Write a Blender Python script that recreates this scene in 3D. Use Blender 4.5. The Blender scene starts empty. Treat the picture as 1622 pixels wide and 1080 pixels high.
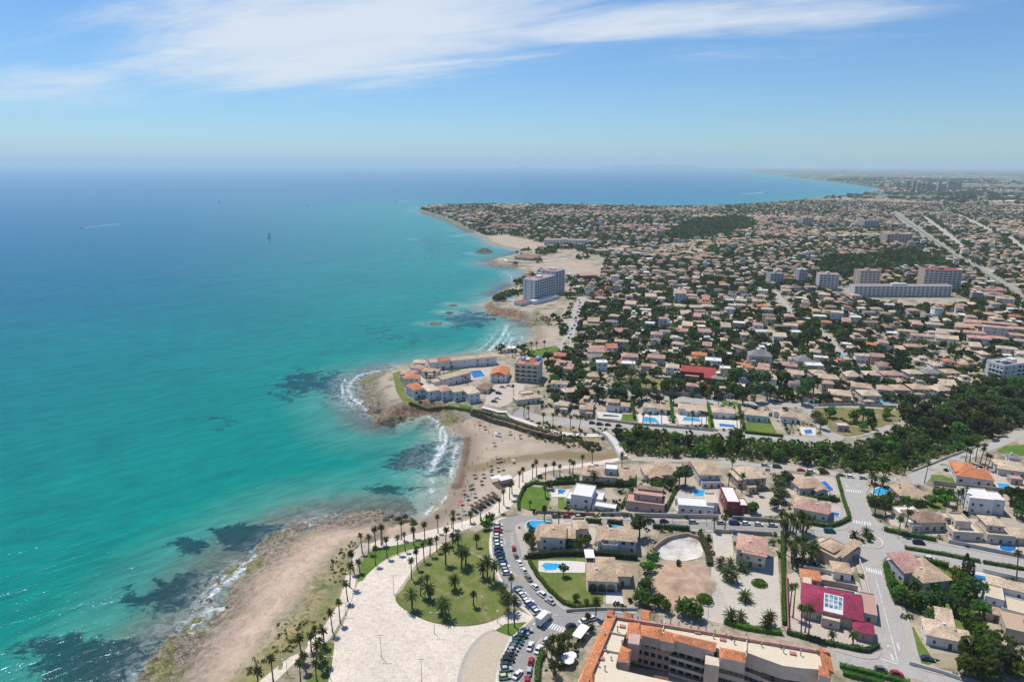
import bpy, math, random
import numpy as np
from mathutils import Vector, Matrix
from mathutils.geometry import delaunay_2d_cdt
R = math.radians
rnd = random.Random(7)
nrnd = np.random.default_rng(11)
S = bpy.context.scene
COL = S.collection

# ------------------------------------------------------------------ camera
CAMZ = 156.0
PITCH, ROLL = R(14.45), R(0.22)
FPX, CX, CY = 1081.0, 811.0, 540.0
cd = bpy.data.cameras.new('camera'); cd.sensor_width = 36.0; cd.lens = 36.0 * FPX / 1622.0
cd.clip_start = 1.0; cd.clip_end = 400000.0
cam = bpy.data.objects.new('camera', cd); COL.objects.link(cam); S.camera = cam
CM = (Matrix.Translation((0, 0, CAMZ)) @ Matrix.Rotation(math.pi / 2 - PITCH, 4, 'X') @ Matrix.Rotation(ROLL, 4, 'Z'))
cam.matrix_world = CM
CR3 = CM.to_3x3()
CR3I = CR3.inverted()

# ------------------------------------------------------------------ sky, sun, exposure
SUN_EL = R(64.0)
TO_SUN = Vector((-0.62 * math.cos(SUN_EL), 0.785 * math.cos(SUN_EL), math.sin(SUN_EL))).normalized()
W = bpy.data.worlds.new('World'); S.world = W; W.use_nodes = True
def build_world():
    nt = W.node_tree; nt.nodes.clear(); L = nt.links.new
    N = lambda t, **k: mk(nt, t, **k)
    out = N('ShaderNodeOutputWorld'); bg = N('ShaderNodeBackground'); bg.inputs['Strength'].default_value = 0.112
    sky = N('ShaderNodeTexSky'); sky.sky_type = 'NISHITA'; sky.sun_disc = False
    sky.sun_elevation = SUN_EL; sky.sun_rotation = math.atan2(TO_SUN.x, TO_SUN.y)
    sky.altitude = 100.0; sky.air_density = 1.0; sky.dust_density = 0.2; sky.ozone_density = 4.0
    geo = N('ShaderNodeTexCoord'); sep = N('ShaderNodeSeparateXYZ'); L(geo.outputs['Generated'], sep.inputs[0])
    # cirrus sheet: the direction projected on a flat layer high above, so the streaks foreshorten towards the horizon
    zc = N('ShaderNodeMath', operation='MAXIMUM'); L(sep.outputs['Z'], zc.inputs[0]); zc.inputs[1].default_value = 0.012
    zz = N('ShaderNodeMath', operation='ADD'); L(zc.outputs[0], zz.inputs[0]); zz.inputs[1].default_value = 0.10
    dx = N('ShaderNodeMath', operation='DIVIDE'); L(sep.outputs['X'], dx.inputs[0]); L(zz.outputs[0], dx.inputs[1])
    dy = N('ShaderNodeMath', operation='DIVIDE'); L(sep.outputs['Y'], dy.inputs[0]); L(zz.outputs[0], dy.inputs[1])
    comb = N('ShaderNodeCombineXYZ'); L(dx.outputs[0], comb.inputs[0]); L(dy.outputs[0], comb.inputs[1])
    def tmap(loc, rot, scl):
        q = N('ShaderNodeMapping'); q.vector_type = 'TEXTURE'; q.inputs['Location'].default_value = loc; q.inputs['Rotation'].default_value = (0, 0, R(rot)); q.inputs['Scale'].default_value = scl
        L(comb.outputs[0], q.inputs[0]); return q.outputs[0]
    def nz(vec, sc, det, ro, di):
        n = N('ShaderNodeTexNoise'); n.inputs['Scale'].default_value = sc; n.inputs['Detail'].default_value = det; n.inputs['Roughness'].default_value = ro; n.inputs['Distortion'].default_value = di
        L(vec, n.inputs['Vector']); return n.outputs['Fac']
    def mth(op, x, y):
        q = N('ShaderNodeMath', operation=op)
        for i, v in enumerate((x, y)):
            if isinstance(v, (int, float)): q.inputs[i].default_value = v
            else: L(v, q.inputs[i])
        return q.outputs[0]
    def blob(loc, rot, scl, lo, hi):
        ln = N('ShaderNodeVectorMath', operation='LENGTH'); L(tmap(loc, rot, scl), ln.inputs[0])
        b = N('ShaderNodeMapRange'); b.interpolation_type = 'SMOOTHSTEP'; b.inputs['From Min'].default_value = 1.25; b.inputs['From Max'].default_value = 0.15; b.inputs['To Min'].default_value = lo; b.inputs['To Max'].default_value = hi
        L(ln.outputs['Value'], b.inputs['Value']); return b.outputs[0]
    n1 = nz(tmap((0.3, 0.2, 0), -28, (1.5, 0.75, 1)), 0.8, 3, 0.5, 0.3)
    n2 = nz(tmap((1.3, 0, 0), -24, (1.9, 0.55, 1)), 1.5, 10, 0.62, 0.7)
    n3 = nz(tmap((0, 0, 0), -24, (1.3, 0.7, 1)), 4.5, 6, 0.65, 0.9)
    # the big bank of cirrus ahead and its long arm to the right
    bank = mth('MAXIMUM', blob((-1.02, 3.82, 0), -38, (2.0, 1.15, 1), 0.0, 0.50), blob((0.75, 3.40, 0), -18, (1.5, 0.42, 1), 0.0, 0.42))
    bank = mth('MAXIMUM', bank, blob((-2.9, 4.6, 0), -35, (1.2, 0.7, 1), 0.0, 0.30))
    fld = mth('ADD', mth('ADD', mth('MULTIPLY', n1, 0.36), mth('MULTIPLY', n2, 0.66)), mth('ADD', mth('MULTIPLY', n3, 0.26), bank))
    rmp = N('ShaderNodeMapRange'); rmp.interpolation_type = 'SMOOTHSTEP'; rmp.inputs['From Min'].default_value = 0.66; rmp.inputs['From Max'].default_value = 1.18
    rmp.inputs['To Max'].default_value = 0.86
    L(fld, rmp.inputs['Value'])
    fade = N('ShaderNodeMapRange'); fade.inputs['From Min'].default_value = 0.02; fade.inputs['From Max'].default_value = 0.10; L(sep.outputs['Z'], fade.inputs['Value'])
    m = N('ShaderNodeMath', operation='MULTIPLY'); L(rmp.outputs[0], m.inputs[0]); L(fade.outputs[0], m.inputs[1])
    mix = N('ShaderNodeMix'); mix.data_type = 'RGBA'; L(m.outputs[0], mix.inputs['Factor']); tint = N('ShaderNodeMix'); tint.data_type = 'RGBA'; tint.blend_type = 'MULTIPLY'; tint.inputs['Factor'].default_value = 1.0; L(sky.outputs[0], tint.inputs['A']); tint.inputs['B'].default_value = (0.60, 0.83, 1.05, 1); L(tint.outputs['Result'], mix.inputs['A'])
    mix.inputs['B'].default_value = (7.0, 7.5, 8.1, 1)
    L(mix.outputs['Result'], bg.inputs['Color']); L(bg.outputs[0], out.inputs[0])
def mk(nt, t, **k):
    n = nt.nodes.new(t)
    for a, b in k.items(): setattr(n, a, b)
    return n
build_world()
sl = bpy.data.lights.new('sun', 'SUN'); sl.energy = 4.5; sl.angle = R(0.53); sl.color = (1.0, 0.93, 0.83)
so = bpy.data.objects.new('sun', sl); COL.objects.link(so); so.rotation_euler = TO_SUN.to_track_quat('Z', 'Y').to_euler()
S.render.engine = 'CYCLES'
S.view_settings.view_transform = 'Standard'; S.view_settings.look = 'None'; S.view_settings.gamma = 1.0
S.view_settings.exposure = 0.0
S.cycles.max_bounces = 4; S.cycles.diffuse_bounces = 2; S.cycles.glossy_bounces = 2; S.cycles.transmission_bounces = 2
S.cycles.volume_bounces = 1; S.cycles.caustics_reflective = False; S.cycles.caustics_refractive = False
S.cycles.use_denoising = True; S.cycles.use_adaptive_sampling = True; S.cycles.adaptive_threshold = 0.02
S.render.use_persistent_data = False

# ------------------------------------------------------------------ pixel <-> place
def ray(px, py):
    d = CR3 @ Vector(((px - CX) / FPX, (CY - py) / FPX, -1.0))
    return d
def at_z(px, py, z):
    d = ray(px, py)
    t = (z - CAMZ) / min(d.z, -1e-4)
    t = min(t, 60000.0)
    return (d.x * t, d.y * t)
def to_px(x, y, z):
    v = CR3I @ Vector((x, y, z - CAMZ))
    return (CX + FPX * v.x / -v.z, CY - FPX * v.y / -v.z)
def px_arr(x, y, z):
    M = np.array(CR3I)
    P = np.stack([x, y, z - CAMZ], 0); v = M @ P
    return CX + FPX * v[0] / -v[2], CY - FPX * v[1] / -v[2]

# ------------------------------------------------------------------ coast and terrain
# outline of the shore in the picture (sea level) with the width in metres over which the ground climbs
COAST_PX = [(150,1180,45),(190,1130,45),(235,1080,42),(258,1040,40),(285,1010,38),(318,975,38),(330,950,38),(345,925,38),(372,900,38),(400,880,34),(425,862,34),(450,845,34),(480,832,34),(520,822,34),
 (560,817,34),(600,815,36),(640,819,40),(660,826,60),(676,820,80),(692,806,110),(705,790,130),(712,775,140),(718,760,150),(724,742,150),(729,722,160),(733,700,160),(726,690,130),(714,682,70),(699,667,26),(689,659,14),(677,656,9),(659,658,8),
 (640,661,9),(625,667,12),(608,668,14),(597,660,16),(590,648,18),(582,637,20),(576,625,20),(576,611,20),(584,599,20),(603,590,18),(640,582,10),(690,574,9),(725,569,9),(762,564,9),(800,558,14),(828,548,40),(845,534,60),(842,519,50),
 (832,509,30),(818,504,10),(800,501,8),(780,498,8),(768,490,8),(769,483,8),(784,476,10),(792,464,14),(806,455,14),(820,446,16),(832,436,60),(834,428,80),(822,424,50),(800,423,20),(784,421,18),(768,416,18),(782,411,18),(800,408,18),(815,403,18),
 (826,398,60),(812,394,90),(790,390,90),(772,383,90),(764,374,70),(738,364,25),(705,347,22),(680,339,20),(662,334,20),(675,330,20),(700,328.5,20),(760,327,20),(850,327,20),(950,329,20),(1050,331,20),(1120,330,20),(1180,327,20),(1240,323,20),
 (1280,317,40),(1320,312,60),(1365,307,60),(1396,300,80),(1341,291,80),(1286,285,80),(1241,279,80),(1191,273,80),(1161,269,80)]
cw = [at_z(x, y, 0.0) + (w,) for x, y, w in COAST_PX]
cw += [(5000., 30000., 80.), (20000., 46000., 80.), (60000., 46000., 80.), (60000., -3000., 80.), (0., -3000., 80.), (-330., -160., 45.), (-215., 60., 45.)]
CW = np.array(cw)
def coast_d(x, y):
    """signed distance to the shore (+ on land) and the ramp width there"""
    x = np.asarray(x, float); y = np.asarray(y, float); sh = x.shape; x = x.ravel(); y = y.ravel()
    if x.size < 3000:
        A0 = CW; B0 = np.roll(CW, -1, 0); ex = B0[:, 0] - A0[:, 0]; ey = B0[:, 1] - A0[:, 1]; l2 = ex * ex + ey * ey + 1e-9
        X_ = x[:, None]; Y_ = y[:, None]
        t = np.clip(((X_ - A0[:, 0]) * ex + (Y_ - A0[:, 1]) * ey) / l2, 0, 1)
        d2 = (X_ - A0[:, 0] - t * ex) ** 2 + (Y_ - A0[:, 1] - t * ey) ** 2
        k = d2.argmin(1); r = np.arange(len(k)); w_ = A0[k, 2] + (B0[k, 2] - A0[k, 2]) * t[r, k]
        eyy = np.where(np.abs(ey) > 1e-9, ey, 1e-9)
        ins = (((A0[:, 1] > Y_) != (B0[:, 1] > Y_)) & (X_ < ex * (Y_ - A0[:, 1]) / eyy + A0[:, 0])).sum(1) % 2 == 1
        d = np.sqrt(d2[r, k]); d = np.where(ins, d, -d)
        return d.reshape(sh), w_.reshape(sh)
    best = np.full(x.shape, 1e18); wid = np.zeros_like(x); ins = np.zeros(x.shape, bool)
    n = len(CW)
    for i in range(n):
        ax, ay, aw = CW[i]; bx, by, bw = CW[(i + 1) % n]
        ex, ey = bx - ax, by - ay; l2 = ex * ex + ey * ey + 1e-9
        t = np.clip(((x - ax) * ex + (y - ay) * ey) / l2, 0, 1)
        dx = x - ax - t * ex; dy = y - ay - t * ey; d2 = dx * dx + dy * dy
        m = d2 < best; best = np.where(m, d2, best); wid = np.where(m, aw + (bw - aw) * t, wid)
        c = ((ay > y) != (by > y)) & (x < ex * (y - ay) / (ey if abs(ey) > 1e-9 else 1e-9) + ax)
        ins ^= c
    d = np.sqrt(best); d = np.where(ins, d, -d)
    return d.reshape(sh), wid.reshape(sh)
def sstep(t):
    t = np.clip(t, 0, 1); return t * t * (3 - 2 * t)
TOWN = 6.0
def poly_d(poly, x, y):
    """signed distance to a world polygon, + inside"""
    x = np.asarray(x, float); y = np.asarray(y, float)
    if x.size < 3000 and x.ndim == 1:
        A0 = np.array([p[:2] for p in poly], float); B0 = np.roll(A0, -1, 0); ex = B0[:, 0] - A0[:, 0]; ey = B0[:, 1] - A0[:, 1]; l2 = ex * ex + ey * ey + 1e-9
        X_ = x[:, None]; Y_ = y[:, None]; t = np.clip(((X_ - A0[:, 0]) * ex + (Y_ - A0[:, 1]) * ey) / l2, 0, 1)
        d = np.sqrt(((X_ - A0[:, 0] - t * ex) ** 2 + (Y_ - A0[:, 1] - t * ey) ** 2).min(1)); eyy = np.where(np.abs(ey) > 1e-9, ey, 1e-9)
        ins = (((A0[:, 1] > Y_) != (B0[:, 1] > Y_)) & (X_ < ex * (Y_ - A0[:, 1]) / eyy + A0[:, 0])).sum(1) % 2 == 1
        return np.where(ins, d, -d)
    best = np.full(x.shape, 1e18); ins = np.zeros(x.shape, bool); n = len(poly)
    for i in range(n):
        ax, ay = poly[i][:2]; bx, by = poly[(i + 1) % n][:2]
        ex, ey = bx - ax, by - ay; l2 = ex * ex + ey * ey + 1e-9
        t = np.clip(((x - ax) * ex + (y - ay) * ey) / l2, 0, 1)
        best = np.minimum(best, (x - ax - t * ex) ** 2 + (y - ay - t * ey) ** 2)
        ins ^= ((ay > y) != (by > y)) & (x < ex * (y - ay) / (ey if abs(ey) > 1e-9 else 1e-9) + ax)
    d = np.sqrt(best); return np.where(ins, d, -d)
def line_d(pts, x, y):
    best = np.full(np.asarray(x).shape, 1e18)
    for (ax, ay), (bx, by) in zip(pts[:-1], pts[1:]):
        ex, ey = bx - ax, by - ay; l2 = ex * ex + ey * ey + 1e-9
        t = np.clip(((x - ax) * ex + (y - ay) * ey) / l2, 0, 1)
        best = np.minimum(best, (x - ax - t * ex) ** 2 + (y - ay - t * ey) ** 2)
    return np.sqrt(best)
RAV = [at_z(*p, TOWN) for p in ((905,722),(985,705),(1100,712),(1220,722),(1330,730),(1430,715),(1560,675),(1640,660))]
MOUND = at_z(1083, 925, TOWN + 1)
QUARRY = [at_z(*p, TOWN - 1) for p in ((1034,872),(1050,858),(1085,850),(1110,857),(1117,870),(1112,884),(1085,891),(1055,890),(1040,882))]
HEAD = at_z(880, 345, 10)
def tz(x, y):
    x = np.asarray(x, float); y = np.asarray(y, float)
    d, w = coast_d(x, y)
    tt = np.clip(d / w, 0, 1); z = TOWN * (0.3 * tt + 0.7 * sstep(tt))
    z = np.where(d < 0, np.maximum(-3.0, d * 0.12), z)
    rd = line_d(RAV, x, y)
    z = z - np.where(d > 25, 3.6 * sstep(1 - rd / 24.0) * sstep((d - 25) / 60.0), 0)
    # the headland rises a little
    hx = (x - HEAD[0]) / 900.0; hy = (y - HEAD[1]) / 420.0
    z = z + np.where(d > 0, 13.0 * sstep(1 - np.sqrt(hx * hx + hy * hy)) * sstep(d / 120.0), 0)
    # the heap of dug-out earth and the white hollow beside it
    mx = (x - MOUND[0]) / 13.0; my = (y - MOUND[1]) / 15.0
    z = z + 3.0 * sstep(1.25 - np.sqrt(mx * mx + my * my))
    qd = poly_d(QUARRY, x, y) if x.size < 5000 else np.where((np.abs(x - MOUND[0]) < 60) & (np.abs(y - MOUND[1]) < 90), poly_d(QUARRY, x, y), -1e3)
    z = z - 2.2 * sstep((qd + 0.5) / 3.0)
    # far inland the country climbs gently
    rr = np.hypot(x, y)
    z = z + np.where(d > 0, 26.0 * sstep((rr - 2500) / 16000.0) * sstep(d / 800.0), 0)
    return z
def tz1(x, y): return float(tz(np.array([x]), np.array([y]))[0])
_g = {}
def G(px, py, up=0.0):
    """the place on the ground that the picture shows at this point"""
    k = (px, py)
    if k not in _g:
        z = TOWN
        for _ in range(6):
            x, y = at_z(px, py, z); z2 = tz1(x, y); 
            if abs(z2 - z) < 0.02: break
            z = z + (z2 - z) * 0.8
        _g[k] = (x, y, z2)
    x, y, z = _g[k]
    return Vector((x, y, z + up))
def GP(pts): return [G(*p[:2]) for p in pts]

# ------------------------------------------------------------------ materials
MATS = {}
def nmat(name, rough=0.8, spec=0.3):
    m = bpy.data.materials.new(name); m.use_nodes = True; nt = m.node_tree; nt.nodes.clear()
    out = mk(nt, 'ShaderNodeOutputMaterial'); b = mk(nt, 'ShaderNodeBsdfPrincipled'); nt.links.new(b.outputs[0], out.inputs[0])
    b.inputs['Roughness'].default_value = rough; b.inputs['Specular IOR Level'].default_value = spec
    MATS[name] = m
    return m, nt, b
def noise(nt, scale, detail=4, rough=0.55, coord='Object', vec=None, dist=0.0):
    n = mk(nt, 'ShaderNodeTexNoise'); n.inputs['Scale'].default_value = scale; n.inputs['Detail'].default_value = detail; n.inputs['Roughness'].default_value = rough
    n.inputs['Distortion'].default_value = dist
    if vec is None:
        if coord == 'Position': vec = mk(nt, 'ShaderNodeNewGeometry').outputs['Position']
        else: vec = mk(nt, 'ShaderNodeTexCoord').outputs[coord]
    nt.links.new(vec, n.inputs['Vector'])
    return n.outputs['Fac']
def ramp(nt, fac, stops):
    r = mk(nt, 'ShaderNodeValToRGB'); e = r.color_ramp.elements
    while len(e) < len(stops): e.new(0.5)
    for i, (p, c) in enumerate(stops): e[i].position = p; e[i].color = (*c, 1)
    nt.links.new(fac, r.inputs[0]); return r.outputs['Color']
def mixc(nt, fac, a, b, mode='MIX'):
    m = mk(nt, 'ShaderNodeMix'); m.data_type = 'RGBA'; m.blend_type = mode
    for s, v in (('Factor', fac), ('A', a), ('B', b)):
        if isinstance(v, (int, float)): m.inputs[s].default_value = v
        elif isinstance(v, tuple): m.inputs[s].default_value = (*v, 1)
        else: nt.links.new(v, m.inputs[s])
    return m.outputs['Result']
def mrange(nt, v, a, b, c=0.0, d=1.0, smooth=True):
    m = mk(nt, 'ShaderNodeMapRange'); m.interpolation_type = 'SMOOTHSTEP' if smooth else 'LINEAR'
    for k, x in (('From Min', a), ('From Max', b), ('To Min', c), ('To Max', d)): m.inputs[k].default_value = x
    nt.links.new(v, m.inputs['Value']); return m.outputs[0]
def math2(nt, op, a, b=None):
    m = mk(nt, 'ShaderNodeMath', operation=op)
    for i, v in enumerate((a, b)):
        if v is None: continue
        if isinstance(v, (int, float)): m.inputs[i].default_value = v
        else: nt.links.new(v, m.inputs[i])
    return m.outputs[0]
def bump(nt, b, h, strength, dist):
    n = mk(nt, 'ShaderNodeBump'); n.inputs['Strength'].default_value = strength; n.inputs['Distance'].default_value = dist
    nt.links.new(h, n.inputs['Height']); nt.links.new(n.outputs[0], b.inputs['Normal'])
def attr(nt, name):
    a = mk(nt, 'ShaderNodeAttribute'); a.attribute_name = name; return a
def simple(name, stops, scale, rough=0.85, coord='Position', detail=5, spec=0.25, bmp=None, nr=0.6):
    m, nt, b = nmat(name, rough, spec)
    f = noise(nt, scale, detail, nr, coord)
    nt.links.new(ramp(nt, f, stops), b.inputs['Base Color'])
    if bmp: bump(nt, b, noise(nt, bmp[0], 3, 0.6, coord), bmp[1], bmp[2])
    return m
def tinted(name, lo, hi, scale, rough=0.8, spec=0.3, coord='Object', detail=5, vcol=False, a=0.35, b_=0.65, bmp=None):
    """colour carried by the object (or by the face colours of a joined mass), broken up by noise"""
    m, nt, b = nmat(name, rough, spec)
    c = attr(nt, 'Col').outputs['Color'] if vcol else mk(nt, 'ShaderNodeObjectInfo').outputs['Color']
    f = mrange(nt, noise(nt, scale, detail, 0.65, coord), a, b_, lo, hi, False)
    v = mk(nt, 'ShaderNodeCombineXYZ')
    for i in range(3): nt.links.new(f, v.inputs[i])
    nt.links.new(mixc(nt, 1.0, c, v.outputs[0], 'MULTIPLY'), b.inputs['Base Color'])
    if bmp: bump(nt, b, noise(nt, bmp[0], 3, 0.6, coord), bmp[1], bmp[2])
    return m
tinted('wall', 0.86, 1.08, 0.5, 0.85)
tinted('far_wall', 0.85, 1.1, 0.3, 0.85, coord='Position', vcol=True)
# roof tiles: courses of barrel tiles with pale and burnt ones among them
def roof_mat(name, vcol=False):
    m, nt, b = nmat(name, 0.85, 0.2)
    c = attr(nt, 'Col').outputs['Color'] if vcol else mk(nt, 'ShaderNodeObjectInfo').outputs['Color']
    pos = mk(nt, 'ShaderNodeNewGeometry').outputs['Position']
    f1 = mrange(nt, noise(nt, 1.5, 7, 0.8, vec=pos), 0.36, 0.64, 0.48, 1.42, False)
    f2 = mrange(nt, noise(nt, 0.16, 3, 0.6, vec=pos), 0.35, 0.65, 0.85, 1.15, False)
    f = math2(nt, 'MULTIPLY', f1, f2)
    v = mk(nt, 'ShaderNodeCombineXYZ')
    for i in range(3): nt.links.new(f, v.inputs[i])
    nt.links.new(mixc(nt, 1.0, c, v.outputs[0], 'MULTIPLY'), b.inputs['Base Color'])
    bump(nt, b, noise(nt, 3.0, 2, 0.6, vec=pos), 0.5, 0.15)
roof_mat('roof_tile'); roof_mat('far_roof', True)
tinted('paint', 1, 1, 1, 0.3, 0.5)
tinted('plain', 0.9, 1.05, 1.5, 0.75, 0.3)
m, nt, b = nmat('glass', 0.12, 0.6); b.inputs['Base Color'].default_value = (0.03, 0.04, 0.05, 1)
m, nt, b = nmat('tyre', 0.9, 0.2); b.inputs['Base Color'].default_value = (0.02, 0.02, 0.02, 1)
m, nt, b = nmat('lamp_glass', 0.4, 0.5); b.inputs['Base Color'].default_value = (0.8, 0.8, 0.78, 1)
m, nt, b = nmat('grey_metal', 0.5, 0.5); b.inputs['Base Color'].default_value = (0.28, 0.29, 0.3, 1)
def leafy(nt, b, col):
    """diffuse leaf that lets part of the light through"""
    d_ = mk(nt, 'ShaderNodeBsdfDiffuse'); t_ = mk(nt, 'ShaderNodeBsdfTranslucent'); x_ = mk(nt, 'ShaderNodeMixShader'); x_.inputs[0].default_value = 0.42
    nt.links.new(col, d_.inputs[0]); nt.links.new(mixc(nt, 1.0, col, (1.25, 1.35, 0.8), 'MULTIPLY'), t_.inputs[0]); nt.links.new(d_.outputs[0], x_.inputs[1]); nt.links.new(t_.outputs[0], x_.inputs[2])
    nt.nodes.remove(b); nt.links.new(x_.outputs[0], [n for n in nt.nodes if n.type == 'OUTPUT_MATERIAL'][0].inputs['Surface'])
def leafmat(name, c1, c2, c3, vary=0.17):
    m, nt, b = nmat(name, 0.75, 0.2)
    oi = mk(nt, 'ShaderNodeObjectInfo').outputs['Random']
    pos = mk(nt, 'ShaderNodeNewGeometry').outputs['Position']
    f = noise(nt, 0.9, 4, 0.7, vec=pos)
    c = ramp(nt, f, [(0.3, c1), (0.5, c2), (0.72, c3)])
    h = mk(nt, 'ShaderNodeHueSaturation'); nt.links.new(c, h.inputs['Color'])
    nt.links.new(mrange(nt, oi, 0, 1, 0.455, 0.53, False), h.inputs['Hue']); nt.links.new(mrange(nt, oi, 0, 1, 1 - vary * 3, 1 + vary * 2, False), h.inputs['Value'])
    leafy(nt, b, h.outputs[0])
    return m
leafmat('leaf', (0.04, 0.082, 0.021), (0.092, 0.172, 0.04), (0.181, 0.29, 0.073))
leafmat('leaf_dark', (0.032, 0.061, 0.028), (0.072, 0.121, 0.049), (0.142, 0.201, 0.09))
leafmat('leaf_olive', (0.056, 0.066, 0.037), (0.113, 0.131, 0.066), (0.206, 0.216, 0.113))
leafmat('leaf_bright', (0.057, 0.122, 0.022), (0.108, 0.216, 0.036), (0.187, 0.316, 0.071))
leafmat('palm_leaf', (0.037, 0.056, 0.022), (0.081, 0.106, 0.037), (0.163, 0.175, 0.075))
leafmat('palm_dry', (0.10, 0.075, 0.05), (0.16, 0.12, 0.08), (0.24, 0.19, 0.13))
m = simple('bark', [(0.3, (0.10, 0.075, 0.055)), (0.7, (0.22, 0.17, 0.13))], 2.0)
# far trees of the joined mass: colour from the faces
m, nt, b = nmat('far_leaf')
leafy(nt, b, mixc(nt, 1.0, attr(nt, 'Col').outputs['Color'], ramp(nt, noise(nt, 0.25, 4, 0.6, 'Position'), [(0.35, (0.7, 0.7, 0.7)), (0.65, (1.4, 1.4, 1.3))]), 'MULTIPLY'))
# surfaces
def asphalt(name, lo, hi):
    m, nt, b = nmat(name, 0.9, 0.25)
    f = noise(nt, 0.22, 7, 0.75, 'Position', dist=0.5); g = noise(nt, 1.6, 5, 0.8, 'Position')
    v = mixc(nt, 0.45, ramp(nt, f, [(0.3, lo), (0.7, hi)]), ramp(nt, g, [(0.36, tuple(0.66 * q for q in lo)), (0.64, tuple(1.18 * q for q in hi))]))
    nt.links.new(v, b.inputs['Base Color'])
asphalt('asphalt', (0.25, 0.242, 0.23), (0.33, 0.32, 0.30))
asphalt('asphalt_old', (0.34, 0.325, 0.30), (0.44, 0.42, 0.385))
asphalt('pavement', (0.36, 0.33, 0.29), (0.46, 0.43, 0.38))
asphalt('gravel', (0.46, 0.415, 0.35), (0.57, 0.52, 0.44))
asphalt('terrace', (0.42, 0.36, 0.30), (0.55, 0.48, 0.41))
asphalt('white_deck', (0.58, 0.55, 0.49), (0.68, 0.65, 0.60))
simple('white_lime', [(0.36, (0.30, 0.27, 0.22)), (0.44, (0.52, 0.49, 0.44)), (0.6, (0.66, 0.64, 0.60))], 0.16, 0.9, detail=8, nr=0.75)
asphalt('pink_paving', (0.38, 0.24, 0.20), (0.48, 0.32, 0.26))
asphalt('marking', (0.62, 0.62, 0.60), (0.74, 0.74, 0.72))
asphalt('tan_court', (0.46, 0.39, 0.30), (0.54, 0.46, 0.36))
def lawn(name, a, b_, c):
    m, nt, b = nmat(name, 0.95, 0.1)
    f = noise(nt, 0.10, 7, 0.75, 'Position', dist=0.8); g = noise(nt, 1.3, 5, 0.8, 'Position')
    nt.links.new(mixc(nt, 0.4, ramp(nt, f, [(0.38, a), (0.5, b_), (0.6, c)]), ramp(nt, g, [(0.36, a), (0.64, c)])), b.inputs['Base Color'])
    bump(nt, b, g, 0.4, 0.2)
lawn('lawn', (0.075, 0.13, 0.022), (0.13, 0.17, 0.038), (0.25, 0.225, 0.10))
lawn('lawn_fresh', (0.06, 0.135, 0.018), (0.095, 0.175, 0.028), (0.16, 0.205, 0.05))
lawn('lawn_dry', (0.12, 0.13, 0.04), (0.19, 0.175, 0.07), (0.30, 0.25, 0.13))
lawn('dry_plot', (0.24, 0.19, 0.12), (0.33, 0.27, 0.18), (0.40, 0.34, 0.25))
# plaza of pale slabs
m, nt, b = nmat('plaza', 0.85, 0.25)
pos = mk(nt, 'ShaderNodeNewGeometry').outputs['Position']
br = mk(nt, 'ShaderNodeTexBrick'); br.inputs['Scale'].default_value = 1.0; br.inputs['Brick Width'].default_value = 1.2; br.inputs['Row Height'].default_value = 1.2; br.offset = 0.0
br.inputs['Mortar Size'].default_value = 0.03; br.inputs['Color1'].default_value = (0.64, 0.575, 0.49, 1); br.inputs['Color2'].default_value = (0.71, 0.65, 0.565, 1); br.inputs['Mortar'].default_value = (0.52, 0.465, 0.395, 1)
nt.links.new(pos, br.inputs['Vector'])
f = noise(nt, 0.09, 6, 0.7, vec=pos); g = noise(nt, 0.8, 4, 0.8, vec=pos)
c = mixc(nt, 1.0, br.outputs['Color'], ramp(nt, f, [(0.3, (0.86, 0.85, 0.83)), (0.65, (1.04, 1.03, 1.02))]), 'MULTIPLY')
c = mixc(nt, 0.7, c, ramp(nt, g, [(0.36, (0.74, 0.68, 0.60)), (0.50, (1.0, 0.99, 0.97)), (0.7, (1.07, 1.05, 1.02))]), 'MULTIPLY')
nt.links.new(c, b.inputs['Base Color'])
# pool water
m, nt, b = nmat('pool_water', 0.06, 0.5)
nt.links.new(ramp(nt, noise(nt, 0.5, 3, 0.6, 'Position'), [(0.3, (0.02, 0.27, 0.56)), (0.7, (0.05, 0.42, 0.68))]), b.inputs['Base Color'])
bump(nt, b, noise(nt, 1.5, 2, 0.5, 'Position'), 0.15, 0.2)
m, nt, b = nmat('pool_water_deep', 0.06, 0.5)
nt.links.new(ramp(nt, noise(nt, 0.5, 3, 0.6, 'Position'), [(0.3, (0.012, 0.11, 0.36)), (0.7, (0.03, 0.22, 0.52))]), b.inputs['Base Color'])
m = simple('pool_water_dark', [(0.3, (0.01, 0.05, 0.08)), (0.7, (0.02, 0.10, 0.13))], 0.5, 0.06)
m = simple('roof_glass', [(0.35, (0.05, 0.13, 0.19)), (0.5, (0.10, 0.24, 0.31)), (0.62, (0.45, 0.52, 0.55))], 0.9, 0.2, spec=0.5)
m = simple('skin', [(0.3, (0.30, 0.17, 0.11)), (0.7, (0.42, 0.26, 0.18))], 3.0, 0.6, 'Object')
m = simple('rock_stone', [(0.35, (0.05, 0.042, 0.032)), (0.5, (0.14, 0.115, 0.08)), (0.7, (0.27, 0.22, 0.155))], 0.45, 0.95, bmp=(0.8, 0.9, 0.8))
m = simple('thatch', [(0.3, (0.07, 0.055, 0.045)), (0.7, (0.15, 0.12, 0.095))], 4.0, 0.95)
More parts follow.
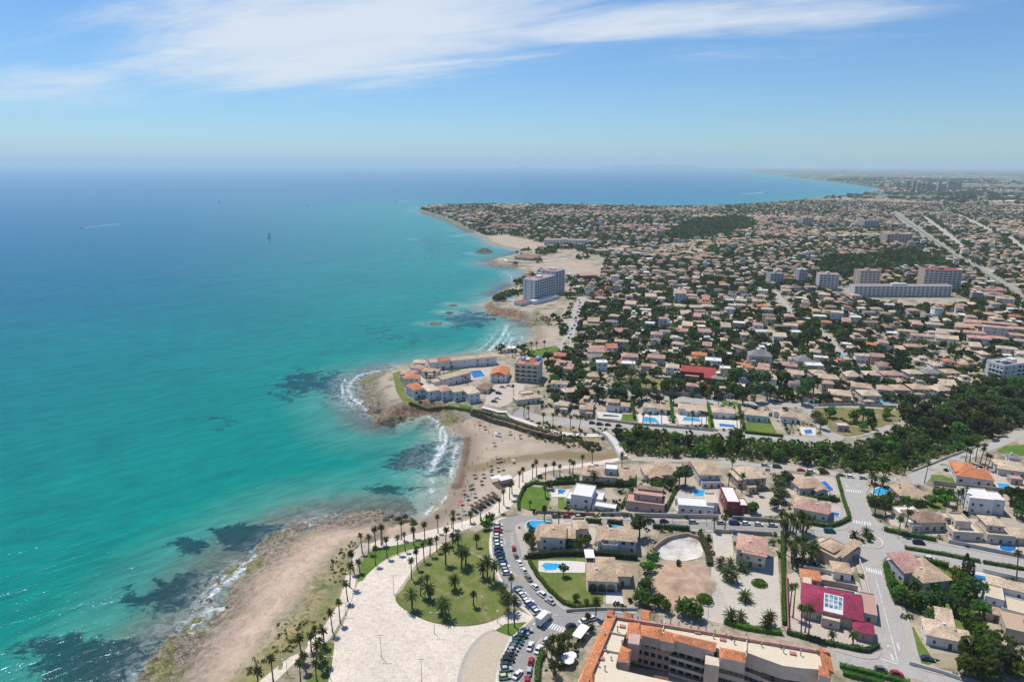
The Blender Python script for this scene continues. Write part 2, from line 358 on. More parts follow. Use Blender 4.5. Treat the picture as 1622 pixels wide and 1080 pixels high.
# ------------------------------------------------------------------ mesh helpers
def cat_ids(): pass
def link(name, data, parent=None, loc=None, rot=None, scale=None, color=None, **props):
    o = bpy.data.objects.new(name, data); COL.objects.link(o)
    if parent is not None: o.parent = parent
    if loc is not None: o.location = loc
    if rot is not None: o.rotation_euler = rot
    if scale is not None: o.scale = scale
    if color is not None: o.color = (*color[:3], 1)
    for k, v in props.items(): o[k] = v
    return o
class MB:
    def __init__(s): s.v = []; s.f = []; s.m = []; s.c = None
    def add(s, vs, fs, m=0):
        n = len(s.v); s.v += [tuple(p) for p in vs]; s.f += [tuple(i + n for i in f) for f in fs]; s.m += [m] * len(fs); return s
    def box(s, x0, x1, y0, y1, z0, z1, m=0, bottom=False):
        v = [(x0,y0,z0),(x1,y0,z0),(x1,y1,z0),(x0,y1,z0),(x0,y0,z1),(x1,y0,z1),(x1,y1,z1),(x0,y1,z1)]
        f = [(0,1,5,4),(1,2,6,5),(2,3,7,6),(3,0,4,7),(4,5,6,7)]
        if bottom: f.append((3,2,1,0))
        return s.add(v, f, m)
    def prism(s, poly, z0, z1, m=0, mtop=None):
        a = sum(poly[i][0]*poly[(i+1)%len(poly)][1]-poly[(i+1)%len(poly)][0]*poly[i][1] for i in range(len(poly)))
        if a < 0: poly = poly[::-1]
        n = len(poly)
        s.add([(p[0],p[1],z0) for p in poly]+[(p[0],p[1],z1) for p in poly], [(i,(i+1)%n,n+(i+1)%n,n+i) for i in range(n)], m)
        s.add([(p[0],p[1],z1) for p in poly], [tuple(range(n))], m if mtop is None else mtop); return s
    def hip(s, x0, x1, y0, y1, z, rise, o=0.5, t=0.18, m=0, gable=False):
        x0-=o; x1+=o; y0-=o; y1+=o; w=x1-x0; d=y1-y0
        v=[(x0,y0,z),(x1,y0,z),(x1,y1,z),(x0,y1,z),(x0,y0,z+t),(x1,y0,z+t),(x1,y1,z+t),(x0,y1,z+t)]
        k = 0.02 if gable else 1.0
        if w>=d:
            i=min(d/2,w/2-0.05)*k; v+=[(x0+i,(y0+y1)/2,z+t+rise),(x1-i,(y0+y1)/2,z+t+rise)]
            f=[(4,5,9,8),(6,7,8,9),(5,6,9),(7,4,8)]
        else:
            i=min(w/2,d/2-0.05)*k; v+=[((x0+x1)/2,y0+i,z+t+rise),((x0+x1)/2,y1-i,z+t+rise)]
            f=[(5,6,9,8),(7,4,8,9),(4,5,8),(6,7,9)]
        return s.add(v,f+[(0,1,5,4),(1,2,6,5),(2,3,7,6),(3,0,4,7),(3,2,1,0)],m)
    def cyl(s, x, y, z0, z1, r0, r1, n=8, m=0, cap=True):
        v=[];
        for z,r in ((z0,r0),(z1,r1)):
            for i in range(n):
                a=2*math.pi*i/n; v.append((x+r*math.cos(a),y+r*math.sin(a),z))
        f=[(i,(i+1)%n,n+(i+1)%n,n+i) for i in range(n)]
        if cap: f.append(tuple(range(n,2*n)))
        return s.add(v,f,m)
    def data(s, name, mats, smooth=False):
        me=bpy.data.meshes.new(name); me.from_pydata(s.v,[],s.f)
        for k in mats: me.materials.append(MATS[k])
        if len(mats)>1: me.polygons.foreach_set('material_index', s.m)
        if smooth: me.polygons.foreach_set('use_smooth',[True]*len(s.f))
        me.update(); return me
    def build(s, name, mats, parent=None, smooth=False, **k):
        return link(name, s.data(name, mats, smooth), parent, **k)
def np_mesh(name, V, F, mats, attrs=None, fcol=None, smooth=False, mi=None):
    """V (n,3), F (m,3 or 4) arrays"""
    me=bpy.data.meshes.new(name); n=len(V); k=F.shape[1]; m=len(F)
    me.vertices.add(n); me.vertices.foreach_set('co', np.ascontiguousarray(V,dtype=np.float32).ravel())
    me.loops.add(m*k); me.loops.foreach_set('vertex_index', F.astype(np.int32).ravel())
    me.polygons.add(m); me.polygons.foreach_set('loop_start', np.arange(0,m*k,k,dtype=np.int32)); 
    me.polygons.foreach_set('loop_total', np.full(m,k,dtype=np.int32))
    for q in mats: me.materials.append(MATS[q])
    if mi is not None: me.polygons.foreach_set('material_index', np.asarray(mi,dtype=np.int32))
    me.polygons.foreach_set('use_smooth', np.full(m,smooth,dtype=bool))
    me.update(calc_edges=True)
    for a,val in (attrs or {}).items():
        at=me.attributes.new(a,'FLOAT','POINT'); at.data.foreach_set('value', np.asarray(val,dtype=np.float32))
    if fcol is not None:
        at=me.attributes.new('Col','FLOAT_COLOR','FACE'); at.data.foreach_set('color', np.concatenate([fcol,np.ones((m,1))],1).astype(np.float32).ravel())
    return me
def empty(name, loc, rz=0.0, **props):
    o=link(name,None,loc=loc,rot=(0,0,rz),**props); o.empty_display_size=1; return o

# ------------------------------------------------------------------ land and sea, one fan of cells each
rr=[95.0]
while rr[-1]<850: rr.append(rr[-1]*1.0062)
while rr[-1]<4200: rr.append(rr[-1]*1.012)
while rr[-1]<200000: rr.append(rr[-1]*1.045)
rr=np.array(rr); az=np.radians(np.arange(-60,60.01,0.235))
NR,NA=len(rr),len(az)
gx=rr[:,None]*np.sin(az)[None,:]; gy=rr[:,None]*np.cos(az)[None,:]
gd,gw=coast_d(gx,gy); gz=tz(gx,gy)
idx=np.arange(NR*NA).reshape(NR,NA)
quads=np.stack([idx[:-1,:-1],idx[:-1,1:],idx[1:,1:],idx[1:,:-1]],-1).reshape(-1,4)
df=gd.ravel()
def sub(maskv):
    q=quads[maskv[quads].any(1)]; u,inv=np.unique(q,return_inverse=True); return u,inv.reshape(q.shape)
def zone(polys, soft, x, y):
    a=np.zeros(x.shape)
    for p in polys: a=np.maximum(a, np.clip(0.5+poly_d([tuple(v[:2]) for v in GP(p)],x,y)/soft,0,1))
    return a
SAND=[[(655,830),(672,822),(700,800),(716,770),(724,742),(733,700),(720,684),(696,662),(745,664),(800,675),(850,688),(880,702),(960,714),(962,726),(900,738),(845,738),(815,752),(800,772),(790,792),(745,818),(700,836),(670,842)],
 [(826,550),(848,534),(845,515),(838,505),(858,500),(876,512),(884,535),(870,545),(848,549)],[(832,440),(834,428),(850,418),(890,412),(935,414),(950,432),(930,446),(890,432),(860,428)],
 [(760,374),(800,372),(850,382),(868,390),(850,398),(812,396),(786,391)]]
SHELF=[[(225,1090),(300,990),(330,955),(380,895),(450,848),(520,824),(600,816),(655,826),(650,842),(612,846),(572,850),(530,876),(482,930),(442,985),(400,1040),(360,1090)]]
SCRUB=[[(572,852),(560,885),(548,920),(538,950),(508,1000),(448,1048),(408,1085),(350,1085),(400,1040),(442,985),(482,932),(530,878),(552,858)],
 [(828,682),(880,674),(955,690),(968,708),(900,709),(850,697)],[(832,520),(850,498),(872,503),(880,520),(860,512)],
 [(895,690),(960,695),(970,712),(930,715)]]
VERGE=[[(553,880),(546,922),(536,955),(506,1002),(446,1050),(400,1085),(375,1085),(440,1030),(490,985),(520,940),(540,895)]]
u,q=sub(df>-7)
X=gx.ravel()[u]; Y=gy.ravel()[u]; Z=gz.ravel()[u].copy(); D=df[u]; WD=gw.ravel()[u]
near=np.hypot(X,Y)<2600
def nz(mask,f):
    o=np.zeros(len(mask)); o[mask]=f(X[mask],Y[mask]); return o
a_sand=nz(near,lambda x,y: zone(SAND,10,x,y)); a_shelf=nz(near,lambda x,y: zone(SHELF,8,x,y))
a_scrub=nz(near,lambda x,y: zone(SCRUB,12,x,y)); a_verge=nz(near,lambda x,y: zone(VERGE,14,x,y))
a_dirt=nz(near,lambda x,y: zone([[(1038,895),(1060,888),(1100,890),(1122,905),(1126,930),(1112,962),(1070,968),(1045,958),(1030,935)]],5,x,y))
a_bank=nz(near,lambda x,y: np.clip(1.2-line_d([tuple(at_z(*p,0.8)) for p in ((737,694),(734,712),(730,730),(727,748),(722,768))],x,y)/6.0,0,1))
a_stain=nz(near,lambda x,y: np.clip(1.1-line_d([tuple(at_z(*p,2.0)) for p in ((748,738),(790,728),(840,722),(900,718),(960,717),(985,712))],x,y)/8.0,0,1))
a_rock=np.clip((WD<48)*sstep(1-(D-4)/np.where(WD>25,24.,14.)),0,1)*(np.hypot(X,Y)<3500)
# rough shore rocks: broken relief on the shelf
def hashn(x,y,s,seed=0):
    xi=np.floor(x/s).astype(np.int64); yi=np.floor(y/s).astype(np.int64); fx=x/s-xi; fy=y/s-yi; fx=fx*fx*(3-2*fx); fy=fy*fy*(3-2*fy)
    def h(a,b): 
        n=(a*374761393+b*668265263+seed*974711)&0x7fffffff; n=((n^(n>>13))*1274126177)&0x7fffffff; return ((n^(n>>16))&0xffff)/65535.0
    return (h(xi,yi)*(1-fx)+h(xi+1,yi)*fx)*(1-fy)+(h(xi,yi+1)*(1-fx)+h(xi+1,yi+1)*fx)*fy
rel=hashn(X,Y,9.0,1)*0.6+hashn(X,Y,4.0,2)*0.4
Z+=a_rock*np.where(D>-4,(rel-0.42)*2.6,0)+a_shelf*((rel-0.5)*0.8+(hashn(X,Y,2.1,7)-0.5)*0.55)+a_rock*(hashn(X,Y,1.9,8)-0.5)*1.1+a_scrub*(hashn(X,Y,6.0,3)-0.5)*0.5+a_dirt*((hashn(X,Y,5.5,9)-0.5)*2.0+(hashn(X,Y,2.2,10)-0.5)*0.8)
land=np_mesh('ground',np.stack([X,Y,Z],1),q,[],dict(cliff=((WD<17)&(D<WD*1.3))*1.0,sand=a_sand,shelf=a_shelf,scrub=a_scrub,verge=a_verge,dirt=a_dirt,bank=a_bank,stain=a_stain,rock=a_rock,shore=D),smooth=True)
m,nt,b=nmat('ground',0.92,0.15)
pos=mk(nt,'ShaderNodeNewGeometry').outputs['Position']
A=lambda n: attr(nt,n).outputs['Fac']
n_big=noise(nt,0.012,5,0.6,vec=pos); n_mid=noise(nt,0.09,5,0.65,vec=pos); n_fin=noise(nt,0.7,5,0.7,vec=pos); n_far=noise(nt,0.0022,6,0.62,vec=pos)
town=ramp(nt,n_mid,[(0.38,(0.09,0.12,0.04)),(0.46,(0.27,0.225,0.15)),(0.54,(0.46,0.39,0.30)),(0.7,(0.40,0.345,0.28))])
town=mixc(nt,0.35,town,ramp(nt,n_fin,[(0.3,(0.20,0.18,0.13)),(0.7,(0.46,0.41,0.34))]))
vor=mk(nt,'ShaderNodeTexVoronoi'); vor.inputs['Scale'].default_value=0.0042; nt.links.new(pos,vor.inputs['Vector'])
fieldc=ramp(nt,mk(nt,'ShaderNodeSeparateColor').outputs[0],[(0,(0,0,0)),(1,(0,0,0))])
sc=mk(nt,'ShaderNodeSeparateColor'); nt.links.new(vor.outputs['Color'],sc.inputs[0])
fieldc=ramp(nt,sc.outputs[0],[(0.0,(0.035,0.06,0.03)),(0.35,(0.07,0.10,0.05)),(0.55,(0.22,0.17,0.12)),(0.8,(0.30,0.23,0.17)),(0.96,(0.5,0.48,0.45))])
ln=mk(nt,'ShaderNodeVectorMath',operation='LENGTH'); nt.links.new(pos,ln.inputs[0])
town=mixc(nt,mrange(nt,ln.outputs['Value'],2600,5200),town,mixc(nt,mrange(nt,n_far,0.4,0.6),fieldc,(0.06,0.09,0.05)))
sandc=ramp(nt,n_mid,[(0.3,(0.33,0.265,0.195)),(0.6,(0.45,0.375,0.29)),(0.75,(0.38,0.31,0.23))])
sandc=mixc(nt,mrange(nt,n_fin,0.35,0.7,0,0.35),sandc,(0.40,0.33,0.25))
sandc=mixc(nt,math2(nt,'MULTIPLY',A('stain'),mrange(nt,n_mid,0.35,0.6,0.2,0.9)),sandc,(0.24,0.19,0.11))
wet=mrange(nt,A('shore'),4,16,1,0)
sandc=mixc(nt,wet,sandc,(0.27,0.21,0.155))
shelfc=ramp(nt,noise(nt,0.16,7,0.72,vec=pos,dist=0.8),[(0.3,(0.33,0.25,0.18)),(0.5,(0.50,0.38,0.29)),(0.68,(0.56,0.45,0.36))])
shelfc=mixc(nt,mrange(nt,noise(nt,0.35,9,0.8,vec=pos,dist=1.5),0.52,0.66,0,0.75),shelfc,(0.24,0.18,0.12))
scr=noise(nt,0.22,7,0.75,vec=pos,dist=1.2)
scrubc=ramp(nt,scr,[(0.38,(0.07,0.085,0.025)),(0.46,(0.20,0.18,0.08)),(0.54,(0.42,0.34,0.23)),(0.62,(0.33,0.27,0.14)),(0.7,(0.12,0.12,0.045))])
vergec=ramp(nt,noise(nt,0.1,5,0.7,vec=pos),[(0.38,(0.08,0.14,0.022)),(0.5,(0.16,0.175,0.035)),(0.62,(0.33,0.25,0.05))])
rk=noise(nt,0.42,9,0.8,vec=pos,dist=1.2)
rockc=ramp(nt,rk,[(0.38,(0.035,0.032,0.027)),(0.47,(0.12,0.105,0.085)),(0.55,(0.27,0.23,0.18)),(0.66,(0.42,0.37,0.30))])
alg=math2(nt,'MULTIPLY',mrange(nt,noise(nt,0.06,4,0.6,vec=pos),0.48,0.62),mrange(nt,A('shore'),20,4,0,0.85))
rockc=mixc(nt,alg,rockc,mixc(nt,mrange(nt,rk,0.4,0.6),(0.09,0.10,0.03),(0.24,0.245,0.085)))
sandc=mixc(nt,mrange(nt,math2(nt,'ADD',A('bank'),math2(nt,'MULTIPLY',math2(nt,'SUBTRACT',noise(nt,0.3,6,0.75,vec=pos),0.5),1.2)),0.45,0.8),sandc,(0.13,0.085,0.06))
c=mixc(nt,A('sand'),town,sandc); c=mixc(nt,mrange(nt,math2(nt,'ADD',A('stain'),math2(nt,'MULTIPLY',math2(nt,'SUBTRACT',n_mid,0.5),1.2)),0.35,0.8,0,0.85),c,(0.23,0.175,0.105)); c=mixc(nt,A('shelf'),c,shelfc)
c=mixc(nt,math2(nt,'MULTIPLY',A('scrub'),mrange(nt,n_mid,0.3,0.55,0.6,1)),c,scrubc)
c=mixc(nt,math2(nt,'MULTIPLY',A('verge'),mrange(nt,scr,0.35,0.6,0.6,1)),c,vergec)
dirtc=ramp(nt,noise(nt,0.14,8,0.75,vec=pos,dist=0.9),[(0.3,(0.33,0.18,0.10)),(0.5,(0.45,0.31,0.22)),(0.7,(0.54,0.44,0.35))])
c=mixc(nt,A('dirt'),c,dirtc); c=mixc(nt,A('rock'),c,rockc)
gn=mk(nt,'ShaderNodeSeparateXYZ'); nt.links.new(mk(nt,'ShaderNodeNewGeometry').outputs['True Normal'],gn.inputs[0])
cliff=ramp(nt,noise(nt,0.3,6,0.7,vec=pos),[(0.35,(0.09,0.06,0.045)),(0.5,(0.22,0.13,0.085)),(0.66,(0.36,0.25,0.17))])
c=mixc(nt,math2(nt,'MULTIPLY',mrange(nt,gn.outputs['Z'],0.95,0.82),A('cliff')),c,cliff)
nt.links.new(c,b.inputs['Base Color'])
bump(nt,b,n_fin,0.5,0.5)
land.materials.append(m)
ground=link('ground',land,kind='structure',label='coastal ground of sand, rock, gardens and town plots')

# sea
u,q=sub(df<7)
X=gx.ravel()[u]; Y=gy.ravel()[u]; D=-df[u]; WD=gw.ravel()[u]
near=np.hypot(X,Y)<3000
def at0(pts): return [at_z(p[0],p[1],0) for p in pts]
WEED=[(0.75,22,[(430,598),(470,583),(520,585),(575,592),(572,620),(535,640),(490,628),(440,640),(415,625)]),(1.1,5,[(325,838),(380,831),(430,829),(490,834),(445,852),(418,876),(395,884),(365,872),(335,852)]),
 (1.1,5,[(266,862),(300,850),(330,858),(322,878),(285,877)]),(0.9,9,[(165,948),(200,928),(240,930),(262,912),(330,902),(378,898),(345,930),(325,960),(270,980),(220,968),(180,958)]),
 (0.95,10,[(40,1020),(120,1000),(190,1012),(260,1000),(305,980),(285,1010),(255,1042),(235,1080),(200,1110),(40,1110)]),(0.9,8,[(625,712),(660,704),(705,696),(736,692),(728,720),(718,764),(690,757),(650,746),(602,742),(612,722)]),
 (0.8,6,[(570,770),(620,765),(682,767),(680,779),(620,785),(580,781)]),(0.7,14,[(690,505),(735,488),(770,492),(800,503),(775,518),(720,525)]),(0.45,40,[(640,378),(700,376),(745,386),(700,402),(650,396)]),
 (0.8,10,[(590,655),(640,660),(660,662),(640,676),(605,674)]),(0.5,30,[(560,500),(640,520),(700,540),(640,555),(580,540)]),(0.6,16,[(300,660),(350,650),(380,670),(340,690)]),(0.9,8,[(395,888),(440,850),(560,815),(620,810),(560,826),(470,842),(420,880)])]
weed=np.zeros(len(X))
for s,soft,p in WEED:
    w_=at0(p); bx=np.array(w_); k=near&(X>bx[:,0].min()-80)&(X<bx[:,0].max()+80)&(Y>bx[:,1].min()-80)&(Y<bx[:,1].max()+80)
    weed[k]=np.maximum(weed[k], s*np.clip(0.5+poly_d(w_,X[k],Y[k])/(2*soft),0,1))
FOAM=[(2.2,[(690,672),(697,684),(698,698),(692,712)]),(2.2,[(756,556),(768,548),(778,538),(784,528)]),(2.4,[(785,556),(795,546),(803,536),(808,524)]),(2.0,[(815,552),(824,542),(828,532)]),(2.6,[(560,644),(545,632),(541,614),(546,600)]),(2.0,[(420,868),(395,888),(365,905),(335,930)]),(2.2,[(320,975),(295,1000),(270,1020),(240,1060)]),(2.2,[(690,812),(700,798),(708,786)]),(3.0,[(677,659),(690,665),(700,675),(706,687),(706,700),(702,712),(695,725),(688,738),(684,745)]),(5.0,[(703,705),(698,715),(690,728),(684,742)]),(2.6,[(725,704),(719,720),(717,735),(713,757)]),(2.0,[(674,815),(686,801)]),(2.5,[(683,757),(686,764)]),(2.5,[(682,774),(684,780)]),
 (2.6,[(505,826),(470,838),(452,846),(432,862),(418,872),(411,885)]),(3.2,[(402,893),(385,902),(372,908)]),(3.2,[(372,914),(350,925),(336,940),(330,952)]),(4.2,[(352,965),(330,966),(312,985)]),(3.4,[(302,1003),(280,1015),(262,1035),(250,1058),(246,1078)]),(2.0,[(345,990),(320,1008),(300,1030)]),
 (4.0,[(572,640),(557,630),(551,616),(556,604),(570,594),(590,589),(620,585)]),(3.0,[(560,634),(575,645),(592,656)]),(4.5,[(766,562),(778,552),(786,544),(793,536),(798,527),(804,514)]),(4.0,[(796,556),(806,546),(812,534)]),(3,[(828,550),(840,538)]),(4.0,[(800,430),(806,434),(811,441),(812,448)]),(3.5,[(740,356),(705,344),(676,337)]),(3,[(664,335),(650,334)]),(6,[(722,374),(735,372)]),
 (3.5,[(700,494),(722,497)]),(4,[(678,512),(703,513)]),(3.5,[(712,482),(728,484)]),(3,[(742,400),(752,404),(770,405)]),(3,[(768,418),(758,416)]),(2.4,[(650,378),(660,380)]),(2.0,[(128,361),(160,357.5),(192,354.5)]),(5,[(628,319.5),(645,318)]),(9,[(1176,308),(1212,305)])]
foam=np.zeros(len(X)); wash=np.zeros(len(X))
for s,p in FOAM:
    w_=at0(p); bx=np.array(w_); k=(X>bx[:,0].min()-40)&(X<bx[:,0].max()+40)&(Y>bx[:,1].min()-40)&(Y<bx[:,1].max()+40)
    wash[k]=np.maximum(wash[k],np.clip(1-line_d(w_,X[k],Y[k])/(4.5*s+2),0,1)); foam[k]=np.maximum(foam[k], np.clip(1.05-line_d(w_,X[k],Y[k])/(1.35*s),0,1))
rocky=((WD<48)&(WD>12))*1.0
foam=np.maximum(foam, np.where(near&(rocky>0),np.maximum(0.74*np.clip(1-np.abs(D-3)/9,0,1),np.where(Y<420,0.34*np.clip(1-(D-6)/34,0,1),0)),0))
foam=np.maximum(foam, np.where(near&(rocky==0),0.52*np.clip(1-np.abs(D-1.5)/6,0,1),0))
sea_me=np_mesh('sea',np.stack([X,Y,np.zeros(len(X))],1),q,[],dict(shore=D,weed=weed,foam=foam,wash=wash,rocky=rocky),smooth=True)
m,nt,b=nmat('sea',0.16,0.5)
pos=mk(nt,'ShaderNodeNewGeometry').outputs['Position']; A=lambda n: attr(nt,n).outputs['Fac']
wn=mk(nt,'ShaderNodeVectorMath',operation='LENGTH'); nt.links.new(pos,wn.inputs[0])
big=noise(nt,0.0045,4,0.55,vec=pos); mid=noise(nt,0.03,4,0.6,vec=pos,dist=0.5)
sd=math2(nt,'ADD',A('shore'),math2(nt,'MULTIPLY',math2(nt,'SUBTRACT',big,0.5),160.0))
sd2=math2(nt,'ADD',A('shore'),math2(nt,'MULTIPLY',math2(nt,'SUBTRACT',mid,0.5),16.0))
deep=ramp(nt,mrange(nt,sd,0,1800,0,1,False),[(0.0,(0.0,0.205,0.165)),(0.10,(0.0,0.172,0.16)),(0.28,(0.0,0.112,0.160)),(0.6,(0.0,0.082,0.165)),(1.0,(0.0,0.066,0.155))])
shal=ramp(nt,mrange(nt,sd2,0,60,0,1,False),[(0.0,(0.30,0.27,0.20)),(0.18,(0.17,0.265,0.215)),(0.45,(0.05,0.235,0.195)),(1.0,(0.0,0.205,0.165))])
shal=mixc(nt,math2(nt,'MULTIPLY',A('rocky'),mrange(nt,sd2,34,4,0,0.78)),shal,ramp(nt,noise(nt,0.22,8,0.8,vec=pos,dist=1.2),[(0.38,(0.008,0.03,0.032)),(0.47,(0.035,0.055,0.048)),(0.55,(0.11,0.095,0.075)),(0.64,(0.05,0.16,0.14))]))
c=mixc(nt,mrange(nt,A('shore'),45,75),shal,deep)
wv=math2(nt,'ADD',A('weed'),math2(nt,'MULTIPLY',math2(nt,'SUBTRACT',math2(nt,'ADD',math2(nt,'MULTIPLY',noise(nt,0.10,8,0.72,vec=pos,dist=0.7),0.75),math2(nt,'MULTIPLY',noise(nt,0.5,6,0.8,vec=pos),0.25)),0.5),3.4))
c=mixc(nt,math2(nt,'MULTIPLY',mrange(nt,wv,0.44,0.70,0,0.88),mrange(nt,A('weed'),0.04,0.3)),c,(0.005,0.040,0.050))
mp=mk(nt,'ShaderNodeMapping'); mp.vector_type='TEXTURE'; mp.inputs['Rotation'].default_value=(0,0,R(40)); mp.inputs['Scale'].default_value=(3.4,1.0,1); nt.links.new(pos,mp.inputs[0])
w1=noise(nt,0.15,5,0.62,vec=mp.outputs[0],dist=0.5); w2=noise(nt,0.7,4,0.65,vec=mp.outputs[0]); w3=noise(nt,0.02,3,0.5,vec=mp.outputs[0]); w4=noise(nt,0.34,4,0.6,vec=mp.outputs[0],dist=0.4)
c=mixc(nt,1.0,c,ramp(nt,math2(nt,'ADD',math2(nt,'ADD',math2(nt,'MULTIPLY',w1,0.46),math2(nt,'MULTIPLY',w4,0.30)),math2(nt,'MULTIPLY',w3,0.24)),[(0.38,(0.66,0.75,0.78)),(0.5,(1.0,1.0,1.0)),(0.62,(1.4,1.25,1.2))]),'MULTIPLY')
c=mixc(nt,math2(nt,'MULTIPLY',A('wash'),mrange(nt,noise(nt,0.2,7,0.75,vec=pos,dist=1.2),0.4,0.66,0,0.75)),c,(0.42,0.50,0.47))
fv=math2(nt,'ADD',A('foam'),math2(nt,'MULTIPLY',math2(nt,'SUBTRACT',noise(nt,0.30,8,0.8,vec=pos,dist=1.6),0.5),2.6))
fm=math2(nt,'MULTIPLY',mrange(nt,fv,0.66,1.25,0,0.9),mrange(nt,A('foam'),0.05,0.35))
c=mixc(nt,fm,c,(0.78,0.80,0.80)); df_=mk(nt,'ShaderNodeBsdfDiffuse'); gl_=mk(nt,'ShaderNodeBsdfGlossy'); gl_.inputs['Roughness'].default_value=0.18; gl_.inputs['Color'].default_value=(0.62,0.84,1.0,1); ms_=mk(nt,'ShaderNodeMixShader'); lw_=mk(nt,'ShaderNodeFresnel'); lw_.inputs['IOR'].default_value=1.33
nt.links.new(c,df_.inputs['Color']); nt.links.new(math2(nt,'MULTIPLY',lw_.outputs[0],mrange(nt,fm,0,1,0.62,0.0,False)),ms_.inputs['Fac']); nt.links.new(df_.outputs[0],ms_.inputs[1]); nt.links.new(gl_.outputs[0],ms_.inputs[2])
nt.nodes.remove(b); nt.links.new(ms_.outputs[0],[n for n in nt.nodes if n.type=='OUTPUT_MATERIAL'][0].inputs['Surface'])
far=mrange(nt,wn.outputs['Value'],300,5000,1.0,0.45)
bp=mk(nt,'ShaderNodeBump'); bp.inputs['Distance'].default_value=1.0; nt.links.new(math2(nt,'MULTIPLY',far,0.40),bp.inputs['Strength'])
nt.links.new(math2(nt,'ADD',math2(nt,'MULTIPLY',w1,1.3),math2(nt,'MULTIPLY',w2,0.45)),bp.inputs['Height']); [nt.links.new(bp.outputs[0],q_.inputs['Normal']) for q_ in (df_,gl_)]
sea_me.materials.append(m)
sea=link('sea',sea_me,kind='structure',label='turquoise to deep blue sea with surf along the shore')

# far hills across the bay
def ridge(px0,px1,dist,peaks,name):
    mb=[];n=60;V=[];F=[]
    for i in range(n+1):
        t=i/n; px=px0+(px1-px0)*t; d=ray(px,262); a=math.atan2(d.x,d.y); h=0
        for c_,w_,k in peaks: h+=k*max(0,1-abs(t-c_)/w_)**1.6
        h*=0.9+0.12*math.sin(i*0.9)*math.sin(i*0.37+1); r=dist
        for rr_,hh in ((r-2500,0),(r-900,h*0.55),(r,h),(r+2600,0)): V.append((rr_*math.sin(a),rr_*math.cos(a),hh*(1.0)-2))
    for i in range(n):
        for j in range(3): F.append((i*4+j,(i+1)*4+j,(i+1)*4+j+1,i*4+j+1))
    me=np_mesh(name,np.array(V),np.array(F),['hillside'],smooth=True); return link(name,me,kind='structure',label='faint distant hills beyond the bay')
simple('hillside',[(0.3,(0.06,0.07,0.04)),(0.7,(0.13,0.12,0.08))],0.001)
ridge(935,1150,36000,[(0.2,0.3,150),(0.5,0.4,230),(0.75,0.3,170)],'hills')
ridge(795,860,34000,[(0.5,0.4,140)],'hills')
# hazy air
mb=MB(); BX=230000.0
mb.box(-BX,BX,-30000,BX,-40.0,420.0,0,True)
hz=bpy.data.materials.new('haze'); hz.use_nodes=True; nt=hz.node_tree; nt.nodes.clear()
o_=mk(nt,'ShaderNodeOutputMaterial'); v_=mk(nt,'ShaderNodeVolumePrincipled'); nt.links.new(v_.outputs[0],o_.inputs['Volume'])
v_.inputs['Color'].default_value=(0.72,0.92,1.0,1); v_.inputs['Density'].default_value=5.8e-5; v_.inputs['Anisotropy'].default_value=0.1
MATS['haze']=hz
mb.build('haze',['haze'],kind='stuff',label='thin summer haze over sea and coast',category='haze')

# ------------------------------------------------------------------ sheets, strips
def dens(pts, step, closed=True):
    out=[]; n=len(pts)
    for i in range(n if closed else n-1):
        a=Vector(pts[i][:2]); b_=Vector(pts[(i+1)%n][:2]); k=max(1,int(math.ceil((b_-a).length/step)))
        for j in range(k): out.append(tuple(a+(b_-a)*(j/k)))
    if not closed: out.append(tuple(pts[-1][:2]))
    return out
def spline(pts, n=6, closed=False):
    """smooth curve through picture points"""
    P=[Vector(p[:2]) for p in pts]; out=[]; m=len(P)
    for i in range(m if closed else m-1):
        g=lambda k: P[k%m] if closed else P[min(max(k,0),m-1)]
        p0,p1,p2,p3=g(i-1),g(i),g(i+1),g(i+2)
        for j in range(n):
            t=j/n; out.append(tuple(0.5*((2*p1)+(-p0+p2)*t+(2*p0-5*p1+4*p2-p3)*t*t+(-p0+3*p1-3*p2+p3)*t**3)))
    if not closed: out.append(tuple(P[-1]))
    return out
KEEP=[]
def sheet(name, mat, pts, dz=0.05, world=False, step=5.0, parent=None, zc=None, thick=0.0, **props):
    W_=[tuple(p[:2]) for p in (pts if world else GP(pts))]
    KEEP.append(W_)
    if thick==0: thick=max(0.0,dz-0.02)
    bd=dens(W_,step); n=len(bd); A_=np.array(bd)
    span=max(A_[:,0].max()-A_[:,0].min(),A_[:,1].max()-A_[:,1].min()); st=max(step,span/28)
    xs=np.arange(A_[:,0].min()+st/2,A_[:,0].max(),st); ys=np.arange(A_[:,1].min()+st/2,A_[:,1].max(),st)
    ins=[]
    if len(xs) and len(ys):
        mx,my=np.meshgrid(xs,ys); dd=poly_d(W_,mx.ravel(),my.ravel()); k=dd>st*0.35
        ins=[tuple(p) for p in np.stack([mx.ravel()[k],my.ravel()[k]],1)]
    vs=[Vector(p) for p in bd]+[Vector(p) for p in ins]
    v,e,f,_,_,_=delaunay_2d_cdt(vs,[],[list(range(n))],1,1e-4)
    P=np.array([(p[0],p[1]) for p in v]); Zt=tz(P[:,0],P[:,1]) if zc is None else np.full(len(P),zc)
    mb=MB(); mb.add([(P[i,0],P[i,1],Zt[i]+dz) for i in range(len(P))],[tuple(t) for t in f])
    # edge, so that the sheet is a real slab
    zb=tz(A_[:,0],A_[:,1]) if zc is None else np.full(n,zc)
    ar=0.5*float(np.sum(A_[:,0]*np.roll(A_[:,1],-1)-np.roll(A_[:,0],-1)*A_[:,1]))
    rngs=range(n) if ar>0 else range(n-1,-1,-1); o_=[(A_[i,0],A_[i,1]) for i in rngs]; zo=[zb[i] for i in rngs]
    mb.add([(p[0],p[1],z+dz-thick-0.12) for p,z in zip(o_,zo)]+[(p[0],p[1],z+dz) for p,z in zip(o_,zo)],[(i,(i+1)%n,n+(i+1)%n,n+i) for i in range(n)])
    if props.get('kind') is None: props['kind']='structure'
    return mb.build(name,[mat],parent,**props)
